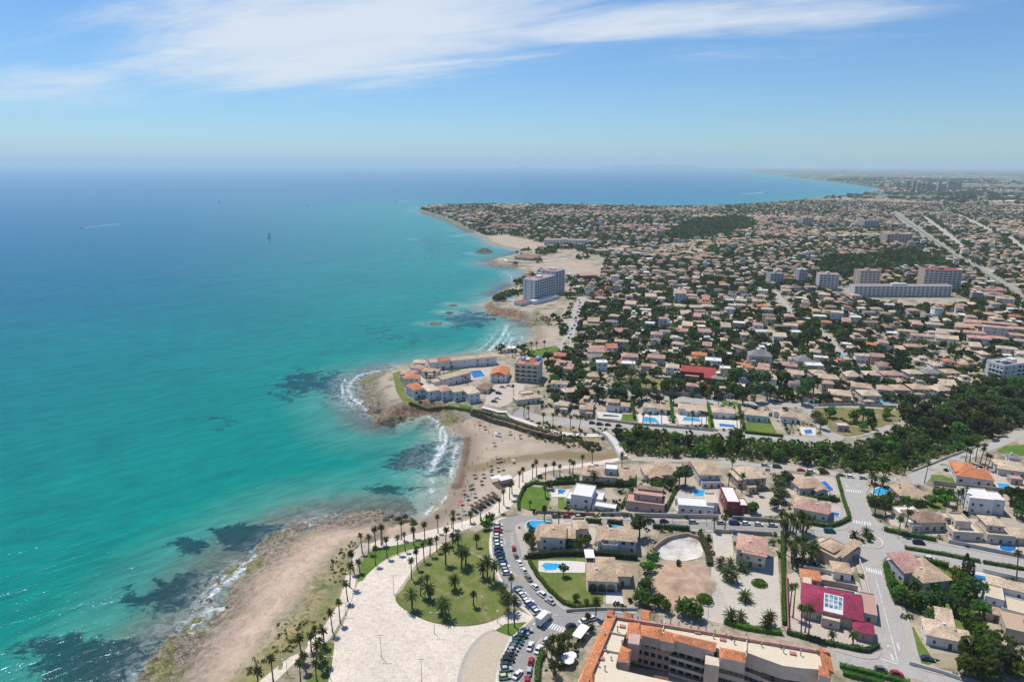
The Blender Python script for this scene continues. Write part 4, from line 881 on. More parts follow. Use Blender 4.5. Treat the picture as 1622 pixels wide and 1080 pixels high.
V((904,804),(936,807),12,6.6,'flat','white','white',[(-0.32,0.0,2,10,0,3.2,'flat','white'),(1.0,1.45,5,13,0,3.4,'flat','white'),(1.05,2.2,-0.5,4,0,2.9,'flat','white')],'white cube shaped modern villa with flat roof beside a bright lawn',chim=0)
V((990,807),(1052,812),9,3.8,'terrace','pink','pink',[(0.2,0.92,3.5,9.6,3.8,6.6,'flat','pink'),(0.28,0.9,8,10.2,6.6,7.4,'mono','brown')],'pink walled villa with stepped flat terraces behind a street wall',chim=0)
V((1074,812),(1130,814.5),8,3.7,'flat','white','white',[(0.80,1.12,2,12,0,4.4,'terrace','cream'),(-0.05,0.75,7,9.5,0,3.1,'flat','sand')],'long low white villa with row of windows and roof terrace',chim=0)
V((1150,816),(1171,817),15,6.4,'flat','white','red',[(1.0,1.75,3,10,0,3.4,'flat','white')],'dark red modern cube house with white flat roof',chim=0)
V((1178,776),(1212,774),13,5.8,'hip','sand','tan',[(0.05,0.45,-4,0,0,3.0,'flat','tan'),(-0.22,0.0,2,12,0,4.4,'hip','sand')],'two-storey tan villa with hipped roof among palms and gravel')
V((1107,769),(1140,768),15,5.6,'hip','tan','pale',[(0.05,1.0,-3.0,0,0,3.0,'flat','grey')],'square villa with patchy tan hipped roof behind the blue pool')
V((1085,748),(1101,747),6,2.8,'steep','brown','cream',[],'small pavilion with dark brown hipped roof near the ravine street',win=1,chim=0,name='pavilion')
V((1022,763),(1070,760),11,3.6,'hip','tan','pale',[(0.1,0.5,-3,6,0,3.3,'gable','pink'),(0.5,0.9,6,13,0,4.6,'hip','tan')],'sprawling tile roofed villa left of the dark pine')
V((1266,785),(1306,783),11,3.8,'hip','tan','pale',[(0.55,1.0,-2.5,4,0,3.2,'gable','tan')],'hipped tan villa with slanting blue pool on its right')
V((1256,816),(1310,827),9,3.8,'hip','rose','pale',[(0.0,0.62,4.5,12,0,4.2,'hip','tan'),(0.72,1.05,2,10,0,3.5,'gable','rose')],'rosy tan roofed villa beside the roundabout street arm')
V((1514,764),(1572,772),13,3.6,'hip','orange','white',[(0.0,0.62,3,16,0,4.4,'hip','orange')],'white villa with bright orange hipped roofs beside turquoise pool')
V((1532,812),(1571,816),11,7.2,'flat','white','white',[(1.0,1.5,1.5,10,0,6.8,'flat','white'),(0.1,0.6,10.5,17,0,4.2,'terrace','white')],'bluish white flat roofed block house among trees',chim=0)
V((1424,796),(1466,797),10,3.6,'hip','tan','tan',[(0.3,0.8,-3,5,0,3.2,'hip','tan')],'tan villa with rounded tile roofs beside kidney pool')
V((1450,842),(1497,841),11,4.2,'hip','brown','cream',[(-0.15,0.6,9,15,0,3.6,'flat','white'),(-0.18,0.1,-1,5,0,3.2,'flat','white')],'cream villa with brown mottled roof above the dual carriageway')
V((1508,855),(1556,858),10,3.2,'terrace','cream','cream',[(0.2,0.72,4,12,3.2,6.0,'terrace','sand'),(0.0,0.3,8,14,0,5.2,'terrace','sand')],'cream stepped villa with roof terraces and blue canopy')
V((1562,860),(1606,864),11,3.4,'terrace','sand','cream',[(0.1,0.75,4,12,3.4,6.2,'hip','sand'),(0.95,1.7,1,9,0,3.2,'hip','sand')],'cream stepped villa beside the oval pool')
V((1460,939),(1504,934),10,4.2,'hip','tan','pale',[(-0.25,0.55,6,16,0,4.6,'mono','rose'),(0.35,1.0,5,14,0,4.4,'hip','tan')],'large mottled tile roofed villa inside the hedge by the carriageway')
V((1466,1020),(1517,1031),9,3.6,'hip','sand','white',[(0.45,0.95,5,13,0,4.2,'mono','sand'),(1.0,1.4,1,7,0,3.2,'hip','sand')],'low white villa with wide sandy tile roof beside the bright grass wedge')
V((1556,968),(1586,976),9,6.0,'flat','cream','white',[(0.9,2.3,-1,8,0,3.6,'flat','cream'),(0.2,2.3,9,13,0,6.2,'mono','sand')],'tall white villa with cream flat roof at the right edge',chim=0)
V((1560,981),(1591,987),5,2.7,'hip','tan','tan',[],'small tan hipped pavilion on the terrace at right',win=1,name='pavilion',chim=0)
V((1590,1012),(1640,1024),11,4.0,'flat','tan','tan',[],'flat tan roofed annex at the right edge above dark trees',win=1)
V((1598,735),(1615,737),6,3.4,'hip','grey','white',[],'little white cottage at the right edge above the bright lawn')
V((1580,752),(1626,758),12,3.4,'hip','sand','pale',[],'wide sandy roofed house at the right edge behind the orange roofed villa')
V((1600,767),(1619,769),5,2.9,'flat','pink','pink',[],'small pink pool house beside turquoise pool',chim=0,name='pool_house')
V((1284,880),(1322,900),12,4.2,'flat','tan','tan',[(0.15,0.75,2,10,4.2,4.9,'hip','tan'),(0.75,1.05,3,16,0,4.0,'mono','tan'),(-0.35,0.1,4,12,0,3.0,'flat','cream')],'tan house with sloping tiled roofs below the roundabout')
V((1319,917),(1347,921),7,3.3,'hip','tan','white',[],'small white annex with tan roof beside the street wall',chim=0,name='annex')
V((1165,893),(1211,902),12,6.6,'hip','pink','cream',[(0.2,1.0,-1.3,0,3.0,6.2,'mono','pink')],'two-storey beige villa with pinkish hipped roof facing the gravel yard')
V((856,872),(895,872),10,6.3,'hip','tan','pale',[(-0.15,0.18,1,10,0,4.0,'mono','tan'),(1.0,1.38,3,10,0,4.6,'hip','tan')],'two-storey tan roofed villa inside the bend of the parking road')
V((909,853),(931,853),10,3.4,'terrace','sand','cream',[(0.4,1.0,0.5,6,3.4,4.4,'hip','tan')],'flat roofed annex right of the bend villa',name='annex',chim=0)
V((953,873),(1007,877),9,5.4,'hip','tan','pale',[(0.0,0.45,-2,4,0,3.6,'terrace','white'),(0.7,1.0,8,15,0,4.4,'hip','tan'),(-0.12,0.1,0,8,0,4.6,'mono','tan')],'long two-storey villa with tan roof and white terrace behind the hedge')
ar=V((931,936),(977,938),11,4.4,'hip','tan','pale',[(0.95,1.5,4,12,0,4.2,'hip','tan'),(0.35,1.0,10,16,0,4.0,'hip','tan')],'arched porch villa with tan tile roof on the curving road lawn')
# arches of its porch
aw=[c for c in ar.children if c.name.startswith('wall')][0]
_,aw_w,_=frame((931,936),(977,938))
for i in range(3):
    x=aw_w*(0.18+0.31*i); mb=MB(); pts=[(-1.5,0),(1.5,0)]+[(1.5*math.cos(t),1.9+1.1*math.sin(t)) for t in [j*math.pi/8 for j in range(9)]]
    mb.add([(x+p[0],-0.16,p[1]+0.2) for p in pts]+[(x+p[0],-0.02,p[1]+0.2) for p in pts],[tuple(range(len(pts)))],0); mb.build('arch',['glass'],aw)
A_=G(927,893); B_=G(942,893)
pg=empty('pergola',(A_.x,A_.y,A_.z),label='white flat pergola roof beside the arched villa',category='pergola'); wpg=(B_-A_).length
MB().box(0,wpg,0,6,2.6,2.8,0,True).build('canopy',['plain'],pg,color=(0.8,0.8,0.79))
for x,y in ((0.2,0.2),(wpg-0.4,0.2),(0.2,5.6),(wpg-0.4,5.6)): MB().box(x,x+0.2,y,y+0.2,0,2.6).build('post',['plain'],pg,color=(0.8,0.8,0.79))
# magenta roofed villa: big hipped roof with a glazed roof terrace, red side wing, porch with arches
A_,w,rz=frame((1268,977),(1364,1000))
mg=house('villa',[(0,w,0,15,0,4.0,'hip','magenta'),(-0.02*w,0.16*w,11,22,0,3.6,'flat','cream'),(1.0*w,1.26*w,6,19,0,3.2,'flat','rose'),(0.86*w,1.16*w,-5,0.6,0,3.2,'hip','magenta'),(0.34*w,0.64*w,-2.6,0.4,0,3.1,'flat','cream')],(A_.x,A_.y,A_.z),rz,'tan','large villa with magenta hipped roof and glass roof terrace',None,'house',2,2)
FOOT.append((A_.x+w/2,A_.y+6,26))
zf=lambda y: 4.19+(y+0.45)*(2.85/7.95)
def slab(x0,x1,y0,y1,up,th): return MB().add([(x0,y0,zf(y0)+up-th),(x1,y0,zf(y0)+up-th),(x1,y1,zf(y1)+up-th),(x0,y1,zf(y1)+up-th),(x0,y0,zf(y0)+up),(x1,y0,zf(y0)+up),(x1,y1,zf(y1)+up),(x0,y1,zf(y1)+up)],[(4,5,6,7),(0,1,5,4),(1,2,6,5),(2,3,7,6),(3,0,4,7)])
tr=slab(0.36*w,0.68*w,0.0,6.9,0.30,0.4).build('glazed_terrace',['plain'],mg,color=(0.74,0.72,0.68))
for i in range(4):
    for j in range(3): slab(0.375*w+i*0.076*w,0.435*w+i*0.076*w,1.6+j*1.75,3.05+j*1.75,0.36,0.1).build('pane',['roof_glass'],tr)
V((1268,927),(1298,932),6,3.2,'hip','orange','pink',[],'small orange roofed outhouse behind the magenta roofed villa',win=1,chim=0,name='outhouse')
# houses of the peninsula and around the cove
V((682,587),(787,577),8,6.2,'gable','sand','white',[(0.12,0.3,-0.15,7.8,5.9,6.35,'gable','terracotta'),(0.72,0.9,-0.8,7,0,6.6,'gable','sand')],'long white row house block with tan roof along the peninsula shore',name='row_house',win=2,chim=0)
V((700,614),(746,602),8,5.8,'gable','sand','white',[(-0.25,0.05,1,7,0,4.8,'gable','sand')],'slanting white row house with cream roof above the square pool',name='row_house',chim=0)
cubes=[((643,624),(656,633),'orange','leftmost white cube house with orange roof on the peninsula'),((667,626),(679,635),'cream','second white cube house with pale roof on the peninsula'),((689,627),(700,635),'pink','third white cube house with pinkish roof on the peninsula'),((709,628),(720,636),'sand','fourth white cube house with sandy roof on the peninsula'),((730,629),(743,639),'cream','rightmost white cube house with cream roof above the beach cliff')]
for a,b_,rc,lb in cubes: V(a,b_,8,6.4,'hip',rc,'white',[],lb,win=1,chim=0,name='cube_house')
V((640,612),(664,612),9,5.6,'hip','orange','white',[],'white peninsula house with bright orange roof',win=1,chim=0)
for i,(a,b_,rc) in enumerate([((634,602),(654,603),'pink'),((650,592),(668,594),'rose'),((668,597),(692,599),'tan'),((655,584),(672,584),'sand')]): V(a,b_,8,4.4,'hip',rc,'white',[(0.2,0.8,-2,2,0,3.0,'hip',rc)],'house with %s roof in the peninsula tip cluster, %s from the tip'%({'pink':'pink','rose':'rosy','tan':'tan','sand':'sandy'}[rc],['first','second','third','fourth'][i]),win=1,chim=0)
V((777,605),(802,606),16,5.4,'gable','orange','white',[(0.45,1.0,3,20,0,5.0,'gable','terracotta')],'white gabled hall with orange roof beside the blue pool',chim=0)
V((754,622),(773,624),10,3.0,'steep','brown','cream',[],'brown pyramid roofed pavilion above the beach',win=1,chim=0,name='pavilion')
V((818,642),(856,642),8,3.6,'hip','sand','cream',[(0.3,0.8,4,10,3.6,5.8,'flat','sand')],'cream villa with rounded terrace beside the sandy car park')
for a,b_,lb,rc in [((878,652),(899,653),'sandy roofed villa just above the promenade road, left of its pair','sand'),((918,659),(938,660),'sandy roofed villa just above the promenade road, right of its pair','tan'),((894,632),(912,633),'cream villa behind the promenade pair, left one','sand'),((926,634),(945,634),'cream villa behind the promenade pair, right one','tan'),((928,606),(946,607),'tan villa beside the narrow bright lawn','tan')]:
    V(a,b_,8,4.6,'hip',rc,'cream',[(0.5,1.0,-2,3,0,3.0,'hip',rc)],lb)
for a,b_,lb,rc,ex in [((960,651),(981,653),'first pool villa above the ravine with pinkish tower','rose',[(1.0,1.7,2,9,0,3.4,'hip','tan'),(0.1,0.9,1,7,3.0,5.8,'hip','tan')]),((1018,654),(1056,657),'second pool villa above the ravine with tan gables','tan',[(0.22,0.5,-1,5,0,4.6,'hip','sand')]),((1074,656),(1114,659),'third pool villa above the ravine with curved sandy roof','sand',[(0.3,0.75,-2,4,0,3.4,'hip','sand')]),
 ((1129,662),(1163,664),'fourth pool villa above the ravine with flat sandy roof','sand',[(0.75,1.05,1,8,0,3.0,'hip','rose')]),((1180,666),(1216,669),'fifth villa above the ravine with white porch and lawn','sand',[(-0.1,0.3,5,12,0,4.2,'hip','tan')]),((1236,669),(1262,671),'sixth villa above the ravine beside trees','tan',[(-0.3,0.2,8,14,0,3.6,'flat','sand')])]:
    V(a,b_,9,3.8,'hip',rc,'white',ex,lb)
V((1078,598),(1132,603),8,5.0,'mono','red','red',[(0.7,1.0,-10,0,0,4.6,'mono','red'),(0.0,0.55,-5,0,0,3.0,'flat','rose')],'long villa with red sloping roofs behind the residential street',chim=0)
V((1114,622),(1133,623),6,3.6,'hip','red','red',[],'small red roofed wing house at the residential street wall',chim=0,win=1,name='annex')
for a,b_,lb,rc,wc,d,h in [((1312,637),(1347,641),'brown villa with flat terraces above the triangular green','sand','ochre',11,5.6),((1364,640),(1394,641),'grey sandy roofed villa with round pool above the green','sand','pale',11,6.0),((1416,630),(1440,631),'tan twin villa beside the lane, left half','tan','tan',11,5.6),((1444,629),(1472,630),'tan twin villa beside the lane, right half','tan','tan',11,5.6),((1484,632),(1508,630),'white fronted sandy roofed villa near the cypress','sand','white',11,5.4),
 ((1294,612),(1328,614),'stepped tan villa with terrace up the slope','sand','tan',10,6.0),((1340,610),(1362,611),'steep sandy roofed house beside the stepped villa','sand','tan',10,6.4),((1370,606),(1394,607),'sandy roofed house in the middle of its row','sand','grey',10,5.6),((1398,605),(1430,606),'wide rosy house in the row behind the green','rose','pale',10,5.2),((1438,604),(1462,604),'sandy grey house right of the wide rosy house','sand','grey',10,5.6),((1466,603),(1492,603),'long grey roofed house in the row behind the twins','grey','pale',10,5.2),((1496,602),(1520,602),'tan house nearest the woodland in its row','tan','cream',10,5.2),
 ((1095,571),(1118,573),'orange roofed villa left of the white stepped house','orange','cream',9,4.6),((1116,582),(1142,584),'white stepped house behind the red roofed villa','white','white',10,5.6),((1186,576),(1222,578),'grey mansard house behind trees','grey','pale',12,6.4),((1262,586),(1288,586),'grey steep roofed house by the small lawn','grey','grey',11,6.6),((985,576),(1010,577),'rosy villa behind the grassy plot','rose','grey',10,5.6),((1025,578),(1052,580),'grey and rose villa with terrace','rose','grey',10,6.0),((978,580),(997,581),'low orange roofed garage beside hedge','orange','cream',6,2.8),((932,572),(956,572),'white house with dark pool behind hedge','grey','white',8,3.4)]:
    fl=rc=='white'
    V(a,b_,d,h,'flat' if fl else ('steep' if 'steep' in lb or 'mansard' in lb else 'hip'),rc,wc,[(0.05,0.55,-3,2,0,3.0,'flat' if fl else 'hip',rc)],lb,win=1)
A_=G(1326,683); hut=house('utility_hut',[(0,6.5,0,5.5,0,3.4,'flat','cream')],(A_.x,A_.y,A_.z),R(-6),'pink','small square utility hut with pale roof on the triangular green',None,'hut',1,0)

# ------------------------------------------------------------------ blocks of flats
def flats(p1,p2,depth,floors,wc,rc,label,bays=None,name='apartment_block',fh=3.0,balc=(0.72,0.71,0.69),topc=None,balconies=True,category='apartment block',group=None):
    A_,w,rz=frame(p1,p2); H=floors*fh+0.6
    root=empty(name,(A_.x,A_.y,A_.z),rz,label=label,category=category)
    if group: root['group']=group
    mb=MB(); mb.box(0,w,0,depth,-1,H); mb.box(-0.1,w+0.1,-0.1,0.25,H,H+0.8); mb.box(-0.1,w+0.1,depth-0.25,depth+0.1,H,H+0.8); mb.box(-0.1,0.25,0.25,depth-0.25,H,H+0.8); mb.box(w-0.25,w+0.1,0.25,depth-0.25,H,H+0.8)
    wall=mb.build('wall',['wall'],root,color=WALLC[wc])
    rf=MB().box(0.3,w-0.3,0.3,depth-0.3,H-0.1,H+0.12).build('roof',['plain'],root,color=ROOFC[rc])
    MB().box(w*0.4,w*0.55,depth*0.3,depth*0.7,H+0.1,H+2.6).build('lift_housing',['wall'],rf,color=topc or WALLC[wc])
    bays=bays or max(2,int(w/6)); bw=w/bays
    for f in range(floors):
        z=f*fh+0.3
        for j in range(bays):
            x0=(j+0.2)*bw; x1=(j+0.8)*bw
            MB().box(x0,x1,-0.08,0.05,z+0.75,z+2.15,0,True).build('window',['glass'],wall)
        if balconies and f>0: MB().box(0.3,w-0.3,-1.5,0,z-0.2,z+0.02,0,True).box(0.3,w-0.3,-1.5,-1.38,z+0.02,z+0.75).build('balcony',['plain'],wall,color=balc)
        for side in (0,1):
            for j in range(max(1,int(depth/6))):
                y=(j+0.5)*depth/max(1,int(depth/6)); x=-0.06 if side==0 else w-0.02
                MB().box(x,x+0.08,y-0.7,y+0.7,z+0.8,z+2.1,0,True).build('window',['glass'],wall)
    FOOT.append((A_.x+math.cos(rz)*w/2-math.sin(rz)*depth/2,A_.y+math.sin(rz)*w/2+math.cos(rz)*depth/2,max(w,depth)*0.6))
    return root
flats((847,479),(879,469),16,8,'white','rose','white tower hotel slab with rosy roof and rows of balconies',bays=9,name='hotel',category='hotel',balc=(0.7,0.68,0.67))
flats((879,467),(894,463),20,9,'white','rose','taller end wing of the white hotel with its lift head',bays=3,name='hotel_wing',category='hotel')
A_,w,rz=frame((846,483),(884,474)); house('hotel_annex',[(0,w,0,8,0,4.0,'flat','white'),(-0.35*w,0,6,16,0,4.0,'flat','red')],(A_.x,A_.y,A_.z),rz,'white','low white annex with red flat roof at the foot of the hotel',None,'hotel annex',1,0)
bd=flats((815,603),(852,606),16,4,'cream','terracotta','beige apartment block with two blue domes on its roof',bays=4,balc=(0.6,0.52,0.43))
def dome(x,y,z,r,parent):
    mb=MB(); n=12; rings=5; V_=[];F_=[]
    for i in range(rings+1):
        t=i/rings*math.pi/2
        for j in range(n): a=2*math.pi*j/n; V_.append((x+r*math.cos(t)*math.cos(a),y+r*math.cos(t)*math.sin(a),z+r*1.05*math.sin(t)))
    for i in range(rings):
        for j in range(n): F_.append((i*n+j,i*n+(j+1)%n,(i+1)*n+(j+1)%n,(i+1)*n+j))
    mb.add(V_,F_); mb.build('dome',['paint'],parent,True,color=(0.16,0.24,0.55))
_,wbd,_=frame((815,603),(852,606)); dome(wbd*0.25,11,12.6,2.6,bd); dome(wbd*0.85,13,12.9,3.0,bd)
MB().hip(wbd*0.38,wbd*0.72,4,15,12.7,2.4).build('roof',['roof_tile'],bd,color=ROOFC['orange'])
T=flats
T((1461,458),(1520,460),22,8,'tan','red','tall brick apartment tower with red roof band right of the long slab',bays=8,topc=(0.4,0.2,0.18))
T((1352,470),(1506,470),13,4,'white','rose','long white apartment slab four storeys high in front of the brick tower',bays=22,balc=(0.62,0.62,0.64))
T((1296,458),(1327,459),16,6,'pale','rose','pale apartment tower left of the long white slab',bays=5)
T((1360,456),(1392,456),16,7,'tan','rose','brownish apartment tower just behind the long white slab',bays=5)
T((1219,453),(1240,453),15,5,'grey','grey','grey apartment tower, left of the twin pair',bays=4)
T((1264,450),(1278,450),14,6,'grey','white','grey apartment tower with white cap, right of the twin pair',bays=3)
wb=T((1562,600),(1585,607),14,4,'white','sand','white balcony apartment block at the right edge, left wing',bays=4)
T((1587,606),(1636,600),14,4,'white','sand','white balcony apartment block at the right edge, right wing',bays=7)
T((1246,357),(1262,357),24,4,'tan','rose','tan apartment block far off among the coastal houses',bays=4,balconies=False)
T((1271,357),(1288,357),22,6,'grey','rose','grey apartment block beside the far tan block',bays=4,balconies=False)
T((1368,362),(1392,362),30,6,'grey','grey','dark apartment block left of the motorway',bays=5,balconies=False)
T((1404,386),(1444,386),28,6,'tan','rose','wide tan apartment block close to the motorway',bays=7,balconies=False)
T((1040,378),(1052,378),16,5,'tan','sand','lone tan apartment block right of the pine wood on the headland',bays=3,balconies=False)
T((862,388),(930,388),24,3,'white','rose','long bluish white terrace of apartments behind the headland beach',bays=14,balconies=False)
T((1070,478),(1085,478),12,4,'white','rose','white four-storey house block in the middle of the villas',bays=3)
rt=V((815,410),(850,412),22,4,'hip','brown','tan',[(0.1,0.9,-6,2,0,3.2,'hip','brown')],'brown roofed beach restaurant on the rocky spit',win=1,chim=0,name='restaurant',category='restaurant')
V((920,443),(946,442),18,5,'flat','rose','red',[],'dark red flat roofed hall behind the white beach',win=1,chim=0,name='hall',category='hall')
# far towers at the end of the bay
for i in range(13):
    px=1424+i*8.0+rnd.uniform(-1,1); d=ray(px,294); a=math.atan2(d.x,d.y); rr_=4950+rnd.uniform(-160,260); hh=rnd.uniform(38,66); x,y=rr_*math.sin(a),rr_*math.cos(a); z=tz1(x,y); ww=rnd.uniform(9,13)
    root=empty('tower_block',(x,y,z),-a+rnd.uniform(-0.3,0.3),label='%s tower block from the left in the distant cluster beyond the bay'%(ordw(i+1) if i else 'first'),category='tower block',group='far towers')
    wl=MB().box(-ww,ww,-ww,ww,-3,hh).box(-ww*0.4,ww*0.4,-ww*0.4,ww*0.4,hh,hh+5).build('wall',['wall'],root,color=rnd.choice([WALLC['tan'],WALLC['pale'],WALLC['grey'],WALLC['pink']]))
    for k in range(6): MB().box(-ww*0.9,ww*0.9,-ww-0.3,-ww+0.2,4+k*hh/6,4+k*hh/6+hh/13,0,True).build('window_band',['glass'],wl)

# the big block of flats round its court at the foot of the picture
RZ=TOWN+13.0
def rp(px,py,z=RZ): x,y=at_z(px,py,z); return (x,y)
big=empty('apartment_complex',(*rp(1120,1010),TOWN),label='large cream roofed apartment complex with orange tiled edges at the bottom',category='apartment block')
bo=Vector((*rp(1120,1010),TOWN))
def loc(px,py,z=RZ): x,y=rp(px,py,z); return (x-bo.x,y-bo.y)
HB=13.0
FOOT.append((bo.x,bo.y,38)); FOOT.append((bo.x+38,bo.y-5,30)); FOOT.append((bo.x-30,bo.y-10,25))
wing_n=[loc(962,975),loc(1140,1002),loc(1312,1031),loc(1318,1062),loc(1296,1060),loc(1270,1058),loc(1240,1054),loc(1212,1044),loc(1183,1033),loc(1181,1046),loc(1141,1036),loc(1139,1027),loc(1064,1006),loc(1000,991),loc(990,1005),loc(975,1055),loc(978,1060),loc(1030,1072),loc(1090,1085),loc(1120,1110),loc(900,1110),loc(925,1060)]
wm_=MB(); wm_.prism(wing_n,-1,HB,0); bwall=wm_.build('wall',['wall'],big,color=(0.62,0.50,0.41))
rfp=wing_n
MB().prism(rfp,HB+0.004,HB+0.10,0).build('roof',['plain'],big,color=(0.66,0.57,0.43))
def edge_strip(a,b_,w,rise,color,name='tiled_parapet',lift=0.0):
    """sloping tiled edge along the roof"""
    p,q=Vector(a),Vector(b_); t=(q-p).normalized(); nv=Vector((t.y,-t.x))
    o=p-nv*0.4; o2=q-nv*0.4; i_=p+nv*w; i2=q+nv*w; z0=HB-0.1+lift; z1=HB+rise+lift
    mb=MB(); mb.add([(o.x,o.y,z0),(o2.x,o2.y,z0),(i2.x,i2.y,z1),(i_.x,i_.y,z1),(i_.x,i_.y,HB-0.2),(i2.x,i2.y,HB-0.2),(o.x,o.y,HB-0.6),(o2.x,o2.y,HB-0.6)],[(0,1,2,3)[::-1],(3,2,5,4)[::-1],(0,6,7,1),(0,3,4,6),(1,7,5,2)])
    return mb.build(name,['roof_tile'],big,color=ROOFC[color])
edge_strip(loc(963,972),loc(1140,1001),2.3,1.1,'rose'); edge_strip(loc(1140,1001),loc(1312,1030),2.3,1.1,'rose')
edge_strip(loc(918,1075),loc(962,975),3.0,1.3,'orange'); edge_strip(loc(900,1110),loc(918,1075),3.0,1.3,'orange'); edge_strip(loc(1312,1031),loc(1319,1064),2.6,1.2,'orange')
def orange_house(pts,h,color='orange',rise=1.7,zb=HB):
    """tiled hipped cap over a four-sided raised block"""
    h=h*0.2 if h>0 else h; rise*=0.62; P=[Vector(p) for p in pts]; c_=sum(P,Vector((0,0)))/4; MB().prism([tuple(p) for p in P],zb-3,zb+h,0).build('wall',['wall'],big,color=(0.62,0.50,0.41))
    Q=[c_+(p-c_)*1.06 for p in P]; a=(Q[0]+Q[3])/2; b_=(Q[1]+Q[2])/2; r0=a+(b_-a)*0.22; r1=a+(b_-a)*0.78
    mb=MB(); mb.add([(p.x,p.y,zb+h) for p in Q]+[(r0.x,r0.y,zb+h+rise),(r1.x,r1.y,zb+h+rise)],[(0,1,5,4),(2,3,4,5),(1,2,5),(3,0,4)]); return mb.build('roof',['roof_tile'],big,color=ROOFC[color])
orange_house([loc(992,1011),loc(1016,1013),loc(1014,987),loc(996,986)],1.4)
orange_house([loc(1014,1006),loc(1047,1013),loc(1048,996),loc(1016,990)],1.0)
orange_house([loc(1046,1015),loc(1068,1019),loc(1064,1003),loc(1053,1000)],1.6)
orange_house([loc(1066,1014),loc(1131,1032),loc(1133,1018),loc(1060,1002)],1.1)
orange_house([loc(1141,1042),loc(1180,1050),loc(1180,1034),loc(1141,1026)],1.2)
orange_house([loc(977,1048),loc(996,1050),loc(1000,1030),loc(984,1024)],1.6)
orange_house([loc(961,978),loc(972,980),loc(974,969),loc(962,967)],1.8); orange_house([loc(988,980),loc(1001,982),loc(1003,972),loc(990,970)],1.2); orange_house([loc(1015,980),loc(1029,983),loc(1031,969),loc(1016,966)],1.8)
orange_house([loc(1297,1068),loc(1316,1074),loc(1312,1058),loc(1297,1054)],0.6)
orange_house([loc(918,1092),loc(940,1092),loc(942,1060),loc(928,1056)],1.4); orange_house([loc(1034,1068),loc(1060,1074),loc(1060,1058),loc(1036,1054)],-4.5)
MB().prism([loc(994,1025),loc(1012,1028),loc(1014,1012),loc(996,1010)],HB-4,HB+1.6,0).build('stair_tower',['wall'],big,color=(0.50,0.36,0.32))
MB().prism([loc(1117,1045),loc(1140,1049),loc(1139,1036),loc(1118,1031)],0,HB-1.2,0).build('wall',['wall'],big,color=(0.62,0.53,0.42))
# balcony floors and windows on the court faces
def face_windows(a,b_,n,floors,wd=1.3,name='window',z0=1.6,mat='glass',out=0.06,hgt=1.3):
    p,q=Vector(a),Vector(b_); t=(q-p).normalized(); nv=Vector((t.y,-t.x)); ang=math.atan2(t.y,t.x)
    for f in range(floors):
        for j in range(n):
            c_=p+(q-p)*((j+0.5)/n)+nv*out
            o=MB().box(-wd/2,wd/2,-0.06,0.06,-hgt/2,hgt/2,0,True).build(name,[mat],bwall); o.location=(c_.x,c_.y,z0+f*3.0); o.rotation_euler=(0,0,ang)
face_windows(loc(1000,991),loc(1064,1006),6,4); face_windows(loc(1141,1036),loc(1181,1046),5,4)
face_windows(loc(1183,1033),loc(1212,1044),4,3,1.2); face_windows(loc(1212,1044),loc(1240,1054),2,3,3.6,hgt=1.9); face_windows(loc(1240,1054),loc(1270,1058),2,3,3.6,hgt=1.9); face_windows(loc(1270,1058),loc(1296,1060),2,3,3.2,hgt=1.9)
p,q=Vector(loc(1064,1006)),Vector(loc(1139,1027)); t=(q-p).normalized(); nv=Vector((t.y,-t.x)); ang=math.atan2(t.y,t.x); Lb=(q-p).length
for f in range(4):
    mb=MB().box(0,Lb,-1.8,0,-0.1,0.1,0,True).box(0,Lb,-1.8,-1.7,0.1,0.9); o=mb.build('balcony',['plain'],bwall,color=(0.62,0.55,0.47)); o.location=(p.x,p.y,0.4+f*3.0); o.rotation_euler=(0,0,ang)
    for j in range(6):
        o=MB().box(0.4,Lb/6-0.4,-0.08,0.02,0.3,2.5,0,True).build('window',['glass'],bwall); o.location=(p.x+t.x*Lb/6*j,p.y+t.y*Lb/6*j,0.4+f*3.0); o.rotation_euler=(0,0,ang)
# roof furniture: chimney pipes with caps, hatches
vm=MB().cyl(0,0,0,1.5,0.16,0.16,6).cyl(0,0,1.5,1.8,0.34,0.2,6).data('roof_vent',['grey_metal']); hm=MB().box(-0.9,0.9,-0.6,0.6,0,0.5).data('roof_hatch',['plain'])
for (px,py) in [(958,1010),(978,1000),(985,1020),(960,1032),(948,1055),(958,1062),(1035,982),(1048,986),(1075,990),(1095,992),(1094,996),(1118,1000),(1132,1004),(1150,1008),(1156,1012),(1163,1020),(1184,1016),(1206,1024),(1235,1026),(1241,1034),(1268,1038),(1294,1036),(1002,978),(1010,981),(1182,1008),(1130,1011),(1106,999),(968,1045),(1062,988)]:
    x,y=loc(px,py); o=link('roof_vent',vm,big,loc=(x,y,HB+0.08),scale=(1,1,rnd.uniform(0.6,1.15)))
for (px,py) in [(986,993),(952,1044),(1105,1003),(1145,1014),(1256,1010+26)]:
    x,y=loc(px,py); link('roof_hatch',hm,big,loc=(x,y,HB+0.1),rot=(0,0,-0.3),color=(0.42,0.2,0.17))
for a,b_ in [((1183,1005),(1182,1033)),((1053,985),(1050,1000)),((957,1001),(990,1008)),((950,1030),(982,1036))]:
    p,q=Vector(loc(*a)),Vector(loc(*b_)); t=(q-p); ang=math.atan2(t.y,t.x); o=MB().box(0,t.length,-0.12,0.12,0,0.7).build('roof_divider',['plain'],big,color=(0.6,0.55,0.47)); o.location=(p.x,p.y,HB+0.08); o.rotation_euler=(0,0,ang)
A_=G(1060,1075); road('yard','terrace',[(1000,1055),(1060,1065),(1140,1075),(1180,1085),(1180,1120),(960,1120)],0.08,'sunken court inside the apartment complex')
